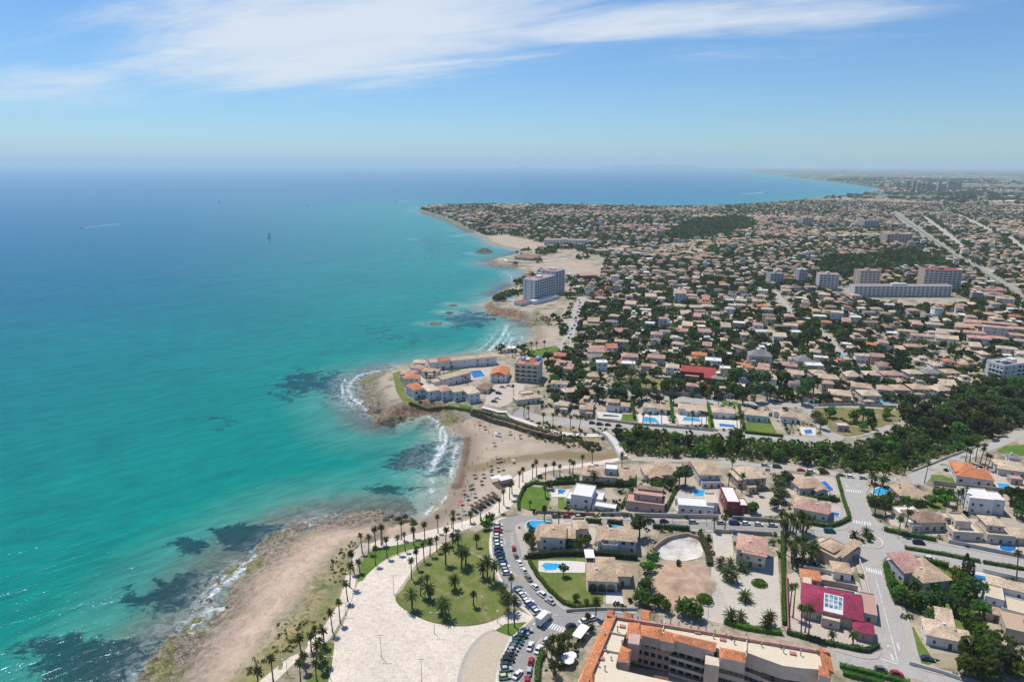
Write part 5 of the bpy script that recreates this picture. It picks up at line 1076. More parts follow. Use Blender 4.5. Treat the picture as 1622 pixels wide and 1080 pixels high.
# ------------------------------------------------------------------ plants
def leaf_quads(P,Nrm,size,rg):
    """small leaf faces at P facing roughly along Nrm"""
    n=len(P); a=rg.normal(size=(n,3)); nn=Nrm+0.75*rg.normal(size=(n,3)); nn/=np.linalg.norm(nn,axis=1)[:,None]+1e-9
    t=np.cross(nn,a); t/=np.linalg.norm(t,axis=1)[:,None]+1e-9; b_=np.cross(nn,t); s=(size*rg.uniform(0.6,1.3,n))[:,None]
    Q=np.stack([P-t*s-b_*s*0.7,P+t*s-b_*s*0.7,P+t*s*0.8+b_*s*0.7,P-t*s*0.8+b_*s*0.7],1); return Q.reshape(-1,3),np.arange(4*n).reshape(n,4)
def crown_mesh(name,seed,lobes,per,size,flat,mat,spread=0.62,up=0.0):
    rg=np.random.default_rng(seed); Ps=[];Ns=[]
    for i in range(lobes):
        d=rg.normal(size=3); d/=np.linalg.norm(d); c_=d*spread*rg.uniform(0.45,1.0); c_[2]=c_[2]*flat+up*rg.uniform(0,1); r_=rg.uniform(0.30,0.48)
        q=rg.normal(size=(per,3)); q/=np.linalg.norm(q,axis=1)[:,None]; Ps.append(c_+q*r_*np.array([1,1,0.8])*rg.uniform(0.75,1.05,(per,1))); Ns.append(q)
    P=np.concatenate(Ps); N_=np.concatenate(Ns); P[:,2]+=0.0
    V_,F_=leaf_quads(P,N_,np.full(len(P),size),rg)
    return np_mesh(name,V_,F_,[mat])
def trunk_mesh(name,seed,h,r,limbs=4,crown=1.0):
    """tapered trunk with limbs reaching into the crown (crown radius 1, centre at height h)"""
    rg=random.Random(seed); mb=MB(); n=6
    def limb(a,b_,r0,r1):
        a=Vector(a);b_=Vector(b_); t=(b_-a).normalized(); u=t.orthogonal().normalized(); v=t.cross(u); V_=[]
        for p,rr_ in ((a,r0),(b_,r1)):
            for i in range(n): an=2*math.pi*i/n; q=p+u*rr_*math.cos(an)+v*rr_*math.sin(an); V_.append(tuple(q))
        mb.add(V_,[(i,(i+1)%n,n+(i+1)%n,n+i) for i in range(n)])
    k=(rg.uniform(-0.06,0.06),rg.uniform(-0.06,0.06),h*0.55); limb((0,0,-0.15),k,r,r*0.75); top=(k[0]*2,k[1]*2,h*0.95); limb(k,top,r*0.75,r*0.4)
    for i in range(limbs):
        a=2*math.pi*(i+rg.random()*0.6)/limbs; limb(k if i%2 else (k[0],k[1],h*0.7),(0.55*math.cos(a),0.55*math.sin(a),h+rg.uniform(-0.1,0.3)),r*0.5,r*0.18)
    return mb.data(name,['bark'])
KINDS_T={}
for kd,mat,flat,hh,lob,per,size,up in [('broadleaf_tree','leaf',0.75,1.05,13,26,0.125,0.0),('pine_tree','leaf_dark',0.42,1.5,13,26,0.12,0.05),('olive_tree','leaf_olive',0.75,1.0,12,24,0.125,0.0),('garden_tree','leaf_bright',0.8,0.95,12,26,0.12,0.0)]:
    KINDS_T[kd]=[(crown_mesh('crown',100+10*len(KINDS_T)+i,lob,per,size,flat,mat,0.62,up),trunk_mesh('trunk',200+10*len(KINDS_T)+i,hh,0.09),hh) for i in range(4)]
# cypress: a slim spindle
rg=np.random.default_rng(5); z=rg.uniform(0.04,1,420); an=rg.uniform(0,6.283,420); rr_=0.13*np.sin(np.clip(z,0,1)*2.9+0.15)**0.7*rg.uniform(0.8,1.05,420)
P=np.stack([rr_*np.cos(an),rr_*np.sin(an),z],1); V_,F_=leaf_quads(P,np.stack([np.cos(an),np.sin(an),np.full(420,0.3)],1),np.full(420,0.035),rg); cyp_me=np_mesh('crown',V_,F_,['leaf_dark'])
cyt_me=MB().cyl(0,0,-0.03,0.2,0.022,0.018,6).data('trunk',['bark'])
TREES=[]
LOOKT={'broadleaf_tree':'green broadleaf tree','pine_tree':'dark pine tree','olive_tree':'grey green tree','garden_tree':'bright green garden tree'}
def tree(x,y,r,kind,rg_=rnd,sink=0.0,hs=1.0):
    z=tz1(x,y); cm,tm,hh=KINDS_T[kind][rg_.randrange(4)]
    root=empty(kind,(x,y,z-sink),rg_.uniform(0,6.28),category='tree'); root['group']='trees of gardens, ravine and town'
    sc=(r,r,r*hs); link('trunk',tm,root,scale=sc); link('crown',cm,root,loc=(0,0,hh*r*hs),scale=sc)
    pend(root,('tall ' if r>4.6 else 'small ' if r<2.6 else '')+LOOKT[kind],to_px(x,y,z)); TREES.append((x,y,r)); return root
# palms
def palm_crown(name,nf,length,droop,width,seed,segs=4,mat='palm_leaf',skirt=True,elev=(-25,80)):
    rg=random.Random(seed); V_=[];F_=[];MI=[]
    def frond(az_,el,L_,w_,dr,mi):
        base=len(V_); p=Vector((0,0,0)); e_=el; c_,s_=math.cos(az_),math.sin(az_)
        for i in range(segs+1):
            t=i/segs; ww=w_*(0.35+1.3*t)*(1-t)**0.55 if i<segs else 0.02
            side=Vector((-s_,c_,0))*ww
            sag=Vector((0,0,-0.35*ww)); V_.extend([tuple(p-side+sag),tuple(p),tuple(p+side+sag)])
            p=p+Vector((c_*math.cos(e_),s_*math.cos(e_),math.sin(e_)))*(L_/segs); e_-=dr/segs
        for i in range(segs):
            a=base+3*i; F_.extend([(a,a+1,a+4,a+3),(a+1,a+2,a+5,a+4)]); MI.extend([mi,mi])
    for i in range(nf):
        frond(i*2.399+rg.uniform(-.2,.2),math.radians(elev[0]+(elev[1]-elev[0])*((i+0.5)/nf)**0.9+rg.uniform(-6,6)),length*rg.uniform(0.85,1.1),width,droop*rg.uniform(0.7,1.2),0)
    if skirt:
        for i in range(nf//3): frond(i*2.399+1,math.radians(rg.uniform(-72,-45)),length*0.62,width*0.8,0.5,1)
    return np_mesh(name,np.array(V_),np.array(F_),[mat,'palm_dry'],mi=MI)
FAN=[palm_crown('crown',nf_,ln_,dr_,0.34,i,skirt=sk_) for i,(nf_,ln_,dr_,sk_) in enumerate([(34,1.75,1.1,True),(28,1.9,1.3,True),(38,1.6,0.9,False),(30,1.7,1.5,True),(24,1.55,1.0,False),(36,1.95,1.2,True)])]; DATE=[palm_crown('crown',46,3.3,1.5,0.30,20+i,5,skirt=True) for i in range(3)]
def palm_trunk(r0,r1,seed):
    rg=random.Random(seed); mb=MB(); n=7; V_=[];F_=[]; bx,by=rg.uniform(-.03,.03),rg.uniform(-.03,.03)
    for i in range(6):
        t=i/5; r_=r0+(r1-r0)*t+(0.06 if i==0 else 0)
        for j in range(n): a=2*math.pi*j/n; V_.append((bx*math.sin(t*3)+r_*math.cos(a),by*math.sin(t*2.5)+r_*math.sin(a),t*1.0-(0.04 if i==0 else 0)))
    for i in range(5):
        for j in range(n): F_.append((i*n+j,i*n+(j+1)%n,(i+1)*n+(j+1)%n,(i+1)*n+j))
    return mb.add(V_,F_).data('trunk',['bark'])
FT=[palm_trunk(0.24,0.17,i) for i in range(3)]; DT=[palm_trunk(0.36,0.30,9+i) for i in range(2)]
PALMS=[]
def palm(px,py,h,kind='fan',look=None,sc=1.0,label=None,world=None):
    p=G(px,py) if world is None else Vector(world); root=empty('fan_palm' if kind=='fan' else 'date_palm',p,0,category='palm tree'); root.rotation_euler=(rnd.gauss(0,0.045),rnd.gauss(0,0.045),rnd.uniform(0,6.28)); root['group']='palms along the shore and gardens'
    if kind=='fan': link('trunk',rnd.choice(FT),root,scale=(sc,sc,h)); link('crown',rnd.choice(FAN),root,loc=(0,0,h),scale=(sc,)*3)
    else: link('trunk',rnd.choice(DT),root,scale=(sc,sc,h)); link('crown',rnd.choice(DATE),root,loc=(0,0,h),scale=(sc,)*3)
    if label: root['label']=label
    else: PALMS.append((root,kind,h,look,px,py))
    return root
def palm_rows(name,pts,h,kind='fan',sc=1.0):
    """palms of one named bed, told apart by their order from the left"""
    pts=sorted(pts); n=len(pts)
    for i,p in enumerate(pts):
        hh=(p[2] if len(p)>2 else h)*rnd.uniform(0.88,1.12); kd=p[3] if len(p)>3 else kind
        o='leftmost of its row' if i==0 else 'rightmost of its row' if i==n-1 else ordw(i+1)+' from left'
        palm(p[0],p[1],hh,kd,sc=sc*rnd.uniform(0.92,1.1),label=f"{'fan palm' if kd=='fan' else 'bushy date palm'} {name}, {o}")
palm_rows('on the lawn strip by the promenade',[(604,864),(613,883),(630,878),(642,873),(656,864),(673,857),(574,876),(584,876),(595,895),(570,907,5)],7.5)
palm_rows('along the beach side of the promenade',[(595,865),(606,862),(636,854),(656,852),(694,844),(715,836),(745,828,4),(761,824),(791,812)],7.0)
palm_rows('on the left rim of the park lawn',[(706,864),(692,874),(681,881),(672,890),(661,902),(652,917),(718,860,10)],7.0)
palm_rows('inside the park lawn',[(755,867,4.5),(706,895,8,'date'),(718,873,8),(727,872,6,'date'),(731,901,7.5,'date'),(738,894,6,'date'),(772,921,8,'date'),(782,920,6,'date'),(720,934,4.5,'date'),(666,943,6),(750,959,5.5),(653,964,5.5,'date'),(680,948,5,'date'),(705,979,5,'date'),(700,972,4,'date'),(765,915,5,'date'),(676,935,5,'fan')],6)
palm_rows('beside the parked cars at the park edge',[(805,1003,9),(815,993,9),(810,948,9),(804,968,5,'date'),(796,950,4,'date')],8)
palm_rows('along the walk left of the plaza',[(560,904),(554,930),(551,952),(539,986),(527,1001)],8)
palm_rows('in the seaward corner bed',[(502,1028),(478,1044),(433,1079,7),(476,1079),(514,1021,5),(493,1031,5),(509,1040,6),(501,1047,6),(510,1062,6),(502,1078,6),(516,1050,6),(484,1062,5),(408,1085,5)],7.5)
palm_rows('between beach and promenade lawn',[(828,763),(822,772),(807,790),(811,782),(843,758),(850,754),(864,759),(877,754),(887,757),(902,750),(907,751),(922,741),(938,734),(798,800)],7)
palm_rows('in the gardens left of the white villa street',[(839,806,3.5),(864,787,5),(862,826,6),(885,831,5),(941,769,5,'date'),(985,740,7)],6)
palm_rows('between the villas above the street',[(1175,780,8),(1199,783,6),(1158,752,7),(1154,770,6),(1148,838,8),(1131,842,6),(1227,785,6)],7)
palm_rows('in the dense grove above the tan house',[(1238+((i*37)%41),836+((i*17)%22),rnd.uniform(6,9)) for i in range(13)],7.5,sc=1.3)
palm_rows('in the dense grove beside the tan house',[(1244+((i*29)%44),878+((i*13)%24),rnd.uniform(6,9)) for i in range(15)],7.5,sc=1.3)
palm_rows('around the kidney pool garden',[(1383,786,9),(1391,786,9),(1434,826,8),(1424,846,7),(1434,836,7),(1405,800,6),(1398,770,4,'date'),(1380,765,4,'date')],8)
palm_rows('by the climbing road and orange villa',[(1464,765,10),(1545,731,8),(1558,744,8),(1564,744,8),(1529,731,7),(1536,733,7),(1552,735,8),(1515,808,9),(1526,805,9),(1520,800,8)],8)
palm_rows('in the gardens at the right edge',[(1609,928,12),(1449,934,3,'date'),(1474,986,3,'date'),(1600,1052,8),(1590,1046,7),(1612,1060,7),(1452,783,3,'date')],7)
palm_rows('in the yard of the magenta roofed villa',[(1250,975,11),(1256,978,12),(1269,1003,9),(1275,1001,10),(1281,1006,10),(1317,1015,2.5),(1351,1020,4)],9)
palm_rows('in the bed beside the apartment complex',[(870,1030,4),(878,1034,5),(886,1030,5),(893,1034,5),(899,1030,5),(874,1048,4.5),(884,1050,4),(877,1070,4),(866,1040,5),(890,1044,5)],5)
palm_rows('at the corner of the apartment complex',[(944,978,6),(931,997,5)],6)
palm_rows('on the gravel yard',[(1150,918,3.2,'date'),(1160,922,2.8,'date'),(1180,951,1.6,'date'),(1156,984,2.2,'date'),(1173,985,1.8,'date'),(1220,990,3.5,'date'),(1213,996,2.5,'date'),(1026,932,3.5,'date'),(1140,900,2,'date'),(1175,903,1.6,'date'),(1156,898,1.6,'date')],3)
palm_rows('along the road above the beach wall',[(829,661),(838,664),(861,674),(876,678),(903,681),(917,682),(814,627)],8)
palm_rows('among the pool villas above the ravine',[(1018,672,7),(1030,670,7),(1048,671,7),(1096,674,8),(1111,674,8),(1118,676,8),(1126,678,7),(1168,680,8),(1172,680,8),(1050,633,7),(1120,638,7),(1138,640,7),(1148,640,7)],7)
palm_rows('on the hotel headland',[(787,480,7),(795,478,6),(812,468,8),(818,466,8),(824,465,8)],8)
palm_rows('in the court of the peninsula row houses',[(676,604,6),(688,601,5),(703,596,6),(716,592,5),(738,606,4),(664,640,3)],5)
palm_rows('behind the small sandy cove',[(830,560,5),(842,556,6),(850,553,6),(862,552,6),(812,566,5),(816,562,5)],6)
palm_rows('on the roundabout island',[(1353,853,2.0,'date'),(1372,850,2.0,'date')],2)
# hand placed trees: foot in the picture, crown radius
for px,py,r,k in [(1085,772,5.6,'pine_tree'),(1076,768,4,'pine_tree'),(1062,774,3.6,'broadleaf_tree'),(1043,778,3.2,'broadleaf_tree'),(1036,772,3,'garden_tree'),(1013,852,4.6,'pine_tree'),(1232,793,4.6,'olive_tree'),(1238,780,4.6,'olive_tree'),(1246,768,4.4,'olive_tree'),(1226,806,3,'broadleaf_tree'),(1192,812,3.2,'broadleaf_tree'),(1386,815,3.8,'pine_tree'),(1397,803,3.6,'broadleaf_tree'),(1410,797,3.4,'garden_tree'),(1380,800,3,'broadleaf_tree'),(1402,815,3,'pine_tree'),(1420,808,2.6,'broadleaf_tree'),(1440,800,3,'garden_tree'),(1455,806,2.8,'broadleaf_tree'),(1474,800,3.2,'garden_tree'),(1486,792,3.4,'broadleaf_tree'),(1497,800,3.2,'garden_tree'),(1503,790,3,'broadleaf_tree'),(1600,800,4.5,'pine_tree'),(1614,806,5,'pine_tree'),(1618,822,4.2,'broadleaf_tree'),(1606,816,4.2,'pine_tree'),(1620,792,4,'olive_tree'),
 (1408,903,2.6,'broadleaf_tree'),(1414,935,2.8,'broadleaf_tree'),(1424,952,3.6,'broadleaf_tree'),(1438,960,3.8,'broadleaf_tree'),(1452,962,3.8,'broadleaf_tree'),(1466,966,3.6,'pine_tree'),(1480,966,3.8,'broadleaf_tree'),(1494,968,3.8,'pine_tree'),(1508,970,3.6,'broadleaf_tree'),(1520,976,4,'broadleaf_tree'),(1530,990,3.6,'garden_tree'),(1542,1003,3.8,'broadleaf_tree'),(1552,1016,3.8,'garden_tree'),(1530,944,4.6,'broadleaf_tree'),(1546,952,4.4,'pine_tree'),(1516,950,3.8,'broadleaf_tree'),(1550,975,3.6,'broadleaf_tree'),(1522,925,3.2,'broadleaf_tree'),(1512,915,3,'garden_tree'),(1568,1030,4.4,'broadleaf_tree'),(1536,1050,5.2,'broadleaf_tree'),(1552,1060,5,'garden_tree'),(1572,1052,4.8,'broadleaf_tree'),(1588,1066,4.6,'pine_tree'),(1530,1072,4.4,'broadleaf_tree'),(1560,1076,4.6,'broadleaf_tree'),(1606,1074,4.4,'garden_tree'),(1480,938,2.6,'garden_tree'),(1512,935,3,'broadleaf_tree'),
 (1026,908,3.4,'garden_tree'),(1034,896,3.4,'broadleaf_tree'),(1020,940,3.2,'broadleaf_tree'),(1012,955,3.2,'broadleaf_tree'),(1026,960,3.2,'broadleaf_tree'),(1042,962,3.2,'garden_tree'),(1052,968,3,'broadleaf_tree'),(1080,974,3.6,'broadleaf_tree'),(1092,976,3.8,'broadleaf_tree'),(1103,980,3.2,'broadleaf_tree'),(1074,897,1.6,'olive_tree'),(918,868,2.8,'garden_tree'),(928,862,2.6,'broadleaf_tree'),(902,868,2.2,'broadleaf_tree'),(770,838,3.2,'broadleaf_tree'),(776,830,3,'broadleaf_tree'),(892,912,2.4,'pine_tree'),(842,868,2.4,'broadleaf_tree'),(836,856,2.2,'broadleaf_tree'),(930,960,1.8,'garden_tree'),(912,952,1.8,'garden_tree'),(980,770,2.6,'broadleaf_tree'),(1002,768,2.6,'broadleaf_tree'),(870,775,2.8,'broadleaf_tree'),(1190,815,2.6,'olive_tree'),(1280,760,2.4,'broadleaf_tree'),(1300,750,2.2,'broadleaf_tree'),(1318,793,2,'broadleaf_tree'),
 (1314,661,4.5,'broadleaf_tree'),(1352,668,4.2,'broadleaf_tree'),(1366,668,4.6,'pine_tree'),(1375,664,4.2,'broadleaf_tree'),(1402,664,3.6,'garden_tree'),(1404,656,3.6,'garden_tree'),(1366,682,3,'garden_tree'),(1382,680,2.6,'garden_tree'),(1300,680,4.5,'olive_tree'),(1292,668,4.4,'olive_tree'),(1378,853,1.6,'broadleaf_tree'),(1366,860,1.4,'garden_tree'),(1375,858,1.8,'broadleaf_tree'),
 (1168,612,7,'pine_tree'),(1176,640,6,'pine_tree'),(1195,636,6.5,'pine_tree'),(1215,634,6,'pine_tree'),(1190,618,7,'pine_tree'),(1210,616,6,'pine_tree'),(1230,608,6,'broadleaf_tree'),(1165,600,6,'garden_tree'),(1278,632,7,'pine_tree'),(1288,624,6.5,'pine_tree'),(1270,640,6,'pine_tree'),(1060,616,4,'garden_tree'),(1000,600,5,'olive_tree'),(1016,604,5,'olive_tree'),(984,606,4.5,'pine_tree'),(1146,608,4,'broadleaf_tree'),(1140,622,4.5,'broadleaf_tree'),(1152,628,4.5,'broadleaf_tree')]:
    p=G(px,py); tree(p.x,p.y,r,k)
for px,py,h in [(1527,908,8.5),(1536,920,8),(1531,914,7),(1507,632,10)]:
    p=G(px,py); root=empty('cypress_tree',p,0,category='tree'); link('trunk',cyt_me,root,scale=(h,h,h)); link('crown',cyp_me,root,scale=(h,h,h)); pend(root,'slim dark cypress tree',(px,py))
# ravine and woodland: trees one can tell apart, over a mass of scrub
RAVP=[tuple(v[:2]) for v in GP([(970,688),(1000,682),(1060,687),(1120,692),(1200,697.5),(1300,705),(1348,704),(1390,693),(1430,680),(1520,690),(1570,695),(1530,712),(1480,728),(1440,745),(1425,752),(1380,749),(1320,742),(1250,734),(1180,729),(1100,725),(1010,724),(985,715)])]
WOOD=[tuple(v[:2]) for v in GP([(1428,672),(1432,652),(1490,646),(1512,634),(1545,616),(1600,612),(1640,616),(1640,676),(1612,680),(1560,700),(1500,700),(1440,690)])]
def fill(poly,step,jit,seed):
    rg=random.Random(seed); A_=np.array(poly); pts=[]
    for x in np.arange(A_[:,0].min(),A_[:,0].max(),step):
        for y in np.arange(A_[:,1].min(),A_[:,1].max(),step): pts.append((x+rg.uniform(-jit,jit),y+rg.uniform(-jit,jit)))
    P=np.array(pts); k=poly_d(poly,P[:,0],P[:,1]) if len(P)<3000 else np.concatenate([poly_d(poly,P[i:i+2500,0],P[i:i+2500,1]) for i in range(0,len(P),2500)])
    return [tuple(p) for p in P[k>0.8]]
rg_=random.Random(3)
rv=fill(RAVP,11.0,3.5,1); wd=fill(WOOD,10.5,3.0,2)
print('ravine',len(rv),'wood',len(wd))
for x,y in rv: tree(x,y,rg_.uniform(3.4,5.6),rg_.choice(['broadleaf_tree','garden_tree','broadleaf_tree','broadleaf_tree','pine_tree','olive_tree','garden_tree']),rg_,sink=1.0,hs=0.9)
for x,y in wd: tree(x,y,rg_.uniform(4.6,6.6),rg_.choice(['olive_tree','olive_tree','pine_tree','broadleaf_tree']),rg_,sink=0.5,hs=1.15)
# hedges
def hedge(pts,w,h,mat='leaf',label=None,look=None,name='hedge',up=0.0):
    W_=dens([tuple(v[:2]) for v in GP(pts)],0.5,False); A_=np.array(W_); rg=np.random.default_rng(len(W_)*7+int(h*10)); n=len(A_)
    root=strip_mesh(dens(W_,3,False),w*0.36,w*0.36,up-0.05,up+h*0.82).build(name,[mat],category='hedge')
    T_=np.gradient(A_,axis=0); T_/=np.linalg.norm(T_,axis=1)[:,None]+1e-9; N_=np.stack([-T_[:,1],T_[:,0]],1); per=14
    i=np.repeat(np.arange(n),per); u=rg.uniform(-0.5,0.5,n*per); vv=rg.uniform(0.1,1,n*per); side=rg.random(n*per)<0.5
    u=np.where(side,np.sign(u)*0.5*rg.uniform(0.85,1.1,n*per),u); vv=np.where(side,vv,rg.uniform(0.85,1.08,n*per))
    P=A_[i]+N_[i]*(u*w)[:,None]+T_[i]*rg.uniform(-0.3,0.3,(n*per,1)); zz=np.repeat(tz(A_[:,0],A_[:,1]),per)+vv*h+up
    Nr=np.concatenate([N_[i]*np.where(side,np.sign(u),0)[:,None],np.where(side,0.2,1.0)[:,None]],1)
    V_,F_=leaf_quads(np.column_stack([P,zz]),Nr,np.full(n*per,0.17),rg); link('foliage',np_mesh('foliage',V_,F_,[mat]),root)
    m_=pts[len(pts)//2]
    if label: root['label']=label
    else: pend(root,look or 'clipped green hedge',m_)
for pts,w,h,mt,lb in [([(838,890),(852,914),(870,936),(892,956),(915,964),(950,961)],1.4,1.5,'leaf','curved hedge along the parking road lawn'),([(836,884),(880,880),(940,880),(1010,886)],2.0,2.6,'leaf_dark','tall dark hedge between the arched villa and its neighbours'),([(1433,869),(1490,878),(1552,890.5)],1.6,1.3,'leaf','long hedge in the middle of the dual carriageway'),([(1557,891.5),(1630,904)],1.6,1.3,'leaf','hedge of the dual carriageway median at the right edge'),([(1404,893),(1430,887),(1470,891),(1502,899)],2.4,2.2,'leaf','tall hedge corner below the dual carriageway'),([(1403,896),(1410,930),(1422,958)],2.6,2.4,'leaf','tall hedge right of the street arm to the junction'),([(1283,830),(1312,836),(1334,829),(1346,822)],1.6,1.8,'leaf','curved hedge at the left shoulder of the roundabout'),([(1345,820),(1338,800),(1333,784)],1.4,1.8,'leaf','hedge left of the street arm to the ravine, lower half'),([(1262,789),(1295,790),(1330,794)],1.6,1.8,'leaf_dark','dark hedge between the two roundabout street villas'),([(1326,758),(1330,772),(1333,782)],1.3,1.8,'leaf','hedge left of the street arm to the ravine, upper half'),([(1400,840),(1430,848),(1482,857)],1.8,2.0,'leaf','hedge above the dual carriageway at the roundabout'),([(1239,846),(1240,900),(1241,960),(1242,990)],1.4,2.0,'leaf','straight hedge between gravel yard and magenta roofed villa'),([(1147,986),(1180,996),(1238,1004)],2.0,1.6,'leaf_bright','bright clipped hedge behind the apartment complex'),([(1246,1003),(1300,1018),(1340,1027),(1375,1032),(1391,1024)],1.4,1.6,'leaf_dark','dark hedge in front of the magenta roofed villa'),([(1330,1056),(1380,1068),(1440,1084)],1.6,1.5,'leaf','upper hedge at the bottom junction'),([(1335,1068),(1400,1084)],1.6,1.5,'leaf','lower hedge at the bottom junction'),([(868,768),(905,766),(950,770),(1000,771)],1.6,2.2,'leaf_dark','dark hedge behind the white modern villa'),([(984,806),(994,788),(1002,775)],1.2,1.8,'leaf','slanting hedge left of the pink walled villa'),([(1054,809),(1064,790),(1072,773)],1.4,1.8,'leaf','slanting hedge right of the pink walled villa'),([(926,826.5),(952,828)],1.6,2.0,'leaf','short hedge on the villa street, left one'),([(962,829),(986,831)],1.8,2.2,'leaf_dark','short hedge on the villa street, right one'),([(1034,836),(1092,840)],1.6,2.2,'leaf_dark','dark hedge above the white lime hollow'),([(882,1014),(905,1003),(940,994)],1.6,1.6,'leaf_olive','brownish hedge beside the crossing'),([(851,1082),(853,1052),(861,1034)],1.8,1.6,'leaf','hedge beside the lower parked cars'),([(822,808),(821,795),(830,773),(845,766),(866,768)],1.4,1.5,'leaf','hedge round the bright promenade lawn'),([(935,587),(985,585)],1.6,2.5,'leaf_dark','dark hedge below the house with the dark pool'),([(936,590),(930,612)],1.6,2.2,'leaf','hedge beside the narrow bright lawn'),([(1000,632),(1005,664)],1.5,2.5,'leaf','hedge between first and second pool villas'),([(1062,636),(1066,670)],1.5,2.5,'leaf','hedge between second and third pool villas'),([(1121,642),(1128,676)],1.5,2.5,'leaf_bright','hedge between third and fourth pool villas'),([(1170,644),(1178,680)],1.5,2.5,'leaf','hedge between fourth and fifth pool villas'),([(1180,686),(1240,692)],1.5,1.6,'leaf','low hedge along the ravine road'),([(1332,664),(1345,672),(1368,674),(1386,668),(1382,656)],1.4,1.2,'leaf','ring hedge on the triangular green'),([(1110,850),(1122,880),(1124,896)],2.5,2.0,'leaf_olive','wild hedge right of the white lime hollow'),([(648,640),(700,648),(744,652)],3.0,1.0,'leaf','green fringe on top of the beach cliff'),]:
    hedge(pts,w,h,mt,lb)
def bush(px,py,rx,h,label,mat='leaf_bright'):
    p=G(px,py); rg=np.random.default_rng(int(px)); n=520; q=rg.normal(size=(n,3)); q[:,2]=np.abs(q[:,2]); q/=np.linalg.norm(q,axis=1)[:,None]
    V_,F_=leaf_quads(q*np.array([rx,rx,h]),q,np.full(n,0.2),rg); root=link('round_hedge',np_mesh('round_hedge',V_,F_,[mat]),loc=p,label=label,category='bush')
    mb=MB(); mb.cyl(0,0,-0.1,h*0.7,rx*0.85,rx*0.6,12); mb.build('core',[mat],root)
bush(1116,949,2.9,1.5,'round clipped bush in the gravel yard, near the earth mound'); bush(1203,925,2.9,1.5,'round clipped bush in the gravel yard, near the two-storey villa')
# walls and fences
GW=[((850,812.5),(905,815),(942,816.5),1.5,(0.36,0.25,0.20),'brownish garden wall below the white modern villa'),((952,817),(986,816),(1002,818),1.8,(0.45,0.42,0.38),'grey garden wall below the pink walled villa'),((1006,818),(1075,819.5),(1138,821),1.9,(0.52,0.47,0.42),'pale garden wall along the villa street'),((1160,822),(1200,824),(1240,828),1.6,(0.45,0.42,0.39),'grey wall of the sandy yard on the villa street'),((1130,843.5),(1180,845.5),(1222,848),1.7,(0.42,0.35,0.28),'tan wall behind the long blue pool on the villa street'),
 ((1245,914),(1246,950),(1248,1002),2.0,(0.40,0.15,0.13),'red brick wall beside the straight hedge'),((1502,860),(1560,872),(1630,886),1.8,(0.42,0.43,0.45),'grey blue wall along the dual carriageway'),((1478,767),(1530,774),(1626,784),2.4,(0.46,0.39,0.30),'tan retaining wall below the orange roofed villa'),((945,665),(1010,673),(1130,683),1.5,(0.44,0.40,0.36),'garden wall of the pool villas along the ravine road'),((985,615),(1062,625),(1110,630),2.6,(0.30,0.27,0.25),'dark wall in front of the grassy plot'),((1359,886),(1370,918),(1387,985),1.9,(0.62,0.55,0.50),'pale wall left of the street arm to the junction'),((1556,906),(1590,914),(1630,923),1.8,(0.66,0.65,0.63),'white wall of the pool villa under the carriageway'),((1275,902),(1300,906),(1345,918),1.9,(0.66,0.62,0.55),'cream wall behind the tan house'),((1300,925),(1330,930),(1358,936),2.2,(0.42,0.33,0.27),'brown wall behind the long dark pool'),((897,969),(945,966),(1010,967),1.2,(0.36,0.36,0.36),'grey metal fence along the arched villa street front'),((1440,1052),(1490,1066),(1520,1076),1.3,(0.55,0.53,0.50),'low pale wall beside the bottom junction'),((1295,643),(1350,642),(1420,646),1.6,(0.40,0.35,0.30),'brown wall above the triangular green'),((1445,747),(1500,725),(1560,703),1.0,(0.50,0.46,0.40),'parapet wall between ravine and climbing road')]
for a,b_,c_,h,col,lb in GW: strip('garden_wall','wall',[a,b_,c_],0.15,0.15,-0.4,h,color=col,label=lb,category='wall')
hedge([(750,656.5),(770,661),(800,670),(840,683),(868,691)],3.4,0.8,'leaf_olive','planted strip on top of the dark beach wall',up=2.7)
strip('sea_wall','rock_stone',[(745,657),(760,662),(800,675),(850,691),(885,698)],4.2,0.3,-1.5,2.75,label='dark stone retaining wall along the top of the beach',category='wall')
strip('hollow_wall','wall',pl([(1035,871),(1050,858),(1070,851),(1088,849),(1108,855),(1118,866)],3),0.4,0.3,-2.0,1.3,color=(0.36,0.25,0.19),label='curved brown retaining wall round the white lime hollow',category='wall')
# pools
def pool(pts,mat,label,smooth=0):
    pts=pl(pts,4,True) if smooth else pts
    W_=[tuple(v[:2]) for v in GP(pts)]; c_=Vector((sum(p[0] for p in W_)/len(W_),sum(p[1] for p in W_)/len(W_))); z=tz1(c_.x,c_.y)
    root=empty('swimming_pool',(c_.x,c_.y,z),label=label,category='swimming pool')
    Lp=[(p[0]-c_.x,p[1]-c_.y) for p in W_]; O=[(p[0]*1.0+0.6*p[0]/max(0.1,math.hypot(*p)),p[1]+0.6*p[1]/max(0.1,math.hypot(*p))) for p in Lp]; n=len(Lp)
    mb=MB(); mb.add([(p[0],p[1],0.26) for p in Lp]+[(p[0],p[1],0.26) for p in O]+[(p[0],p[1],-0.1) for p in O]+[(p[0],p[1],0.05) for p in Lp],[(i,(i+1)%n,n+(i+1)%n,n+i) for i in range(n)]+[(n+i,n+(i+1)%n,2*n+(i+1)%n,2*n+i) for i in range(n)]+[((i+1)%n,i,3*n+i,3*n+(i+1)%n) for i in range(n)])
    mb.build('rim',['white_deck'],root); MB().prism(Lp,0.05,0.21).build('water',[mat],root)
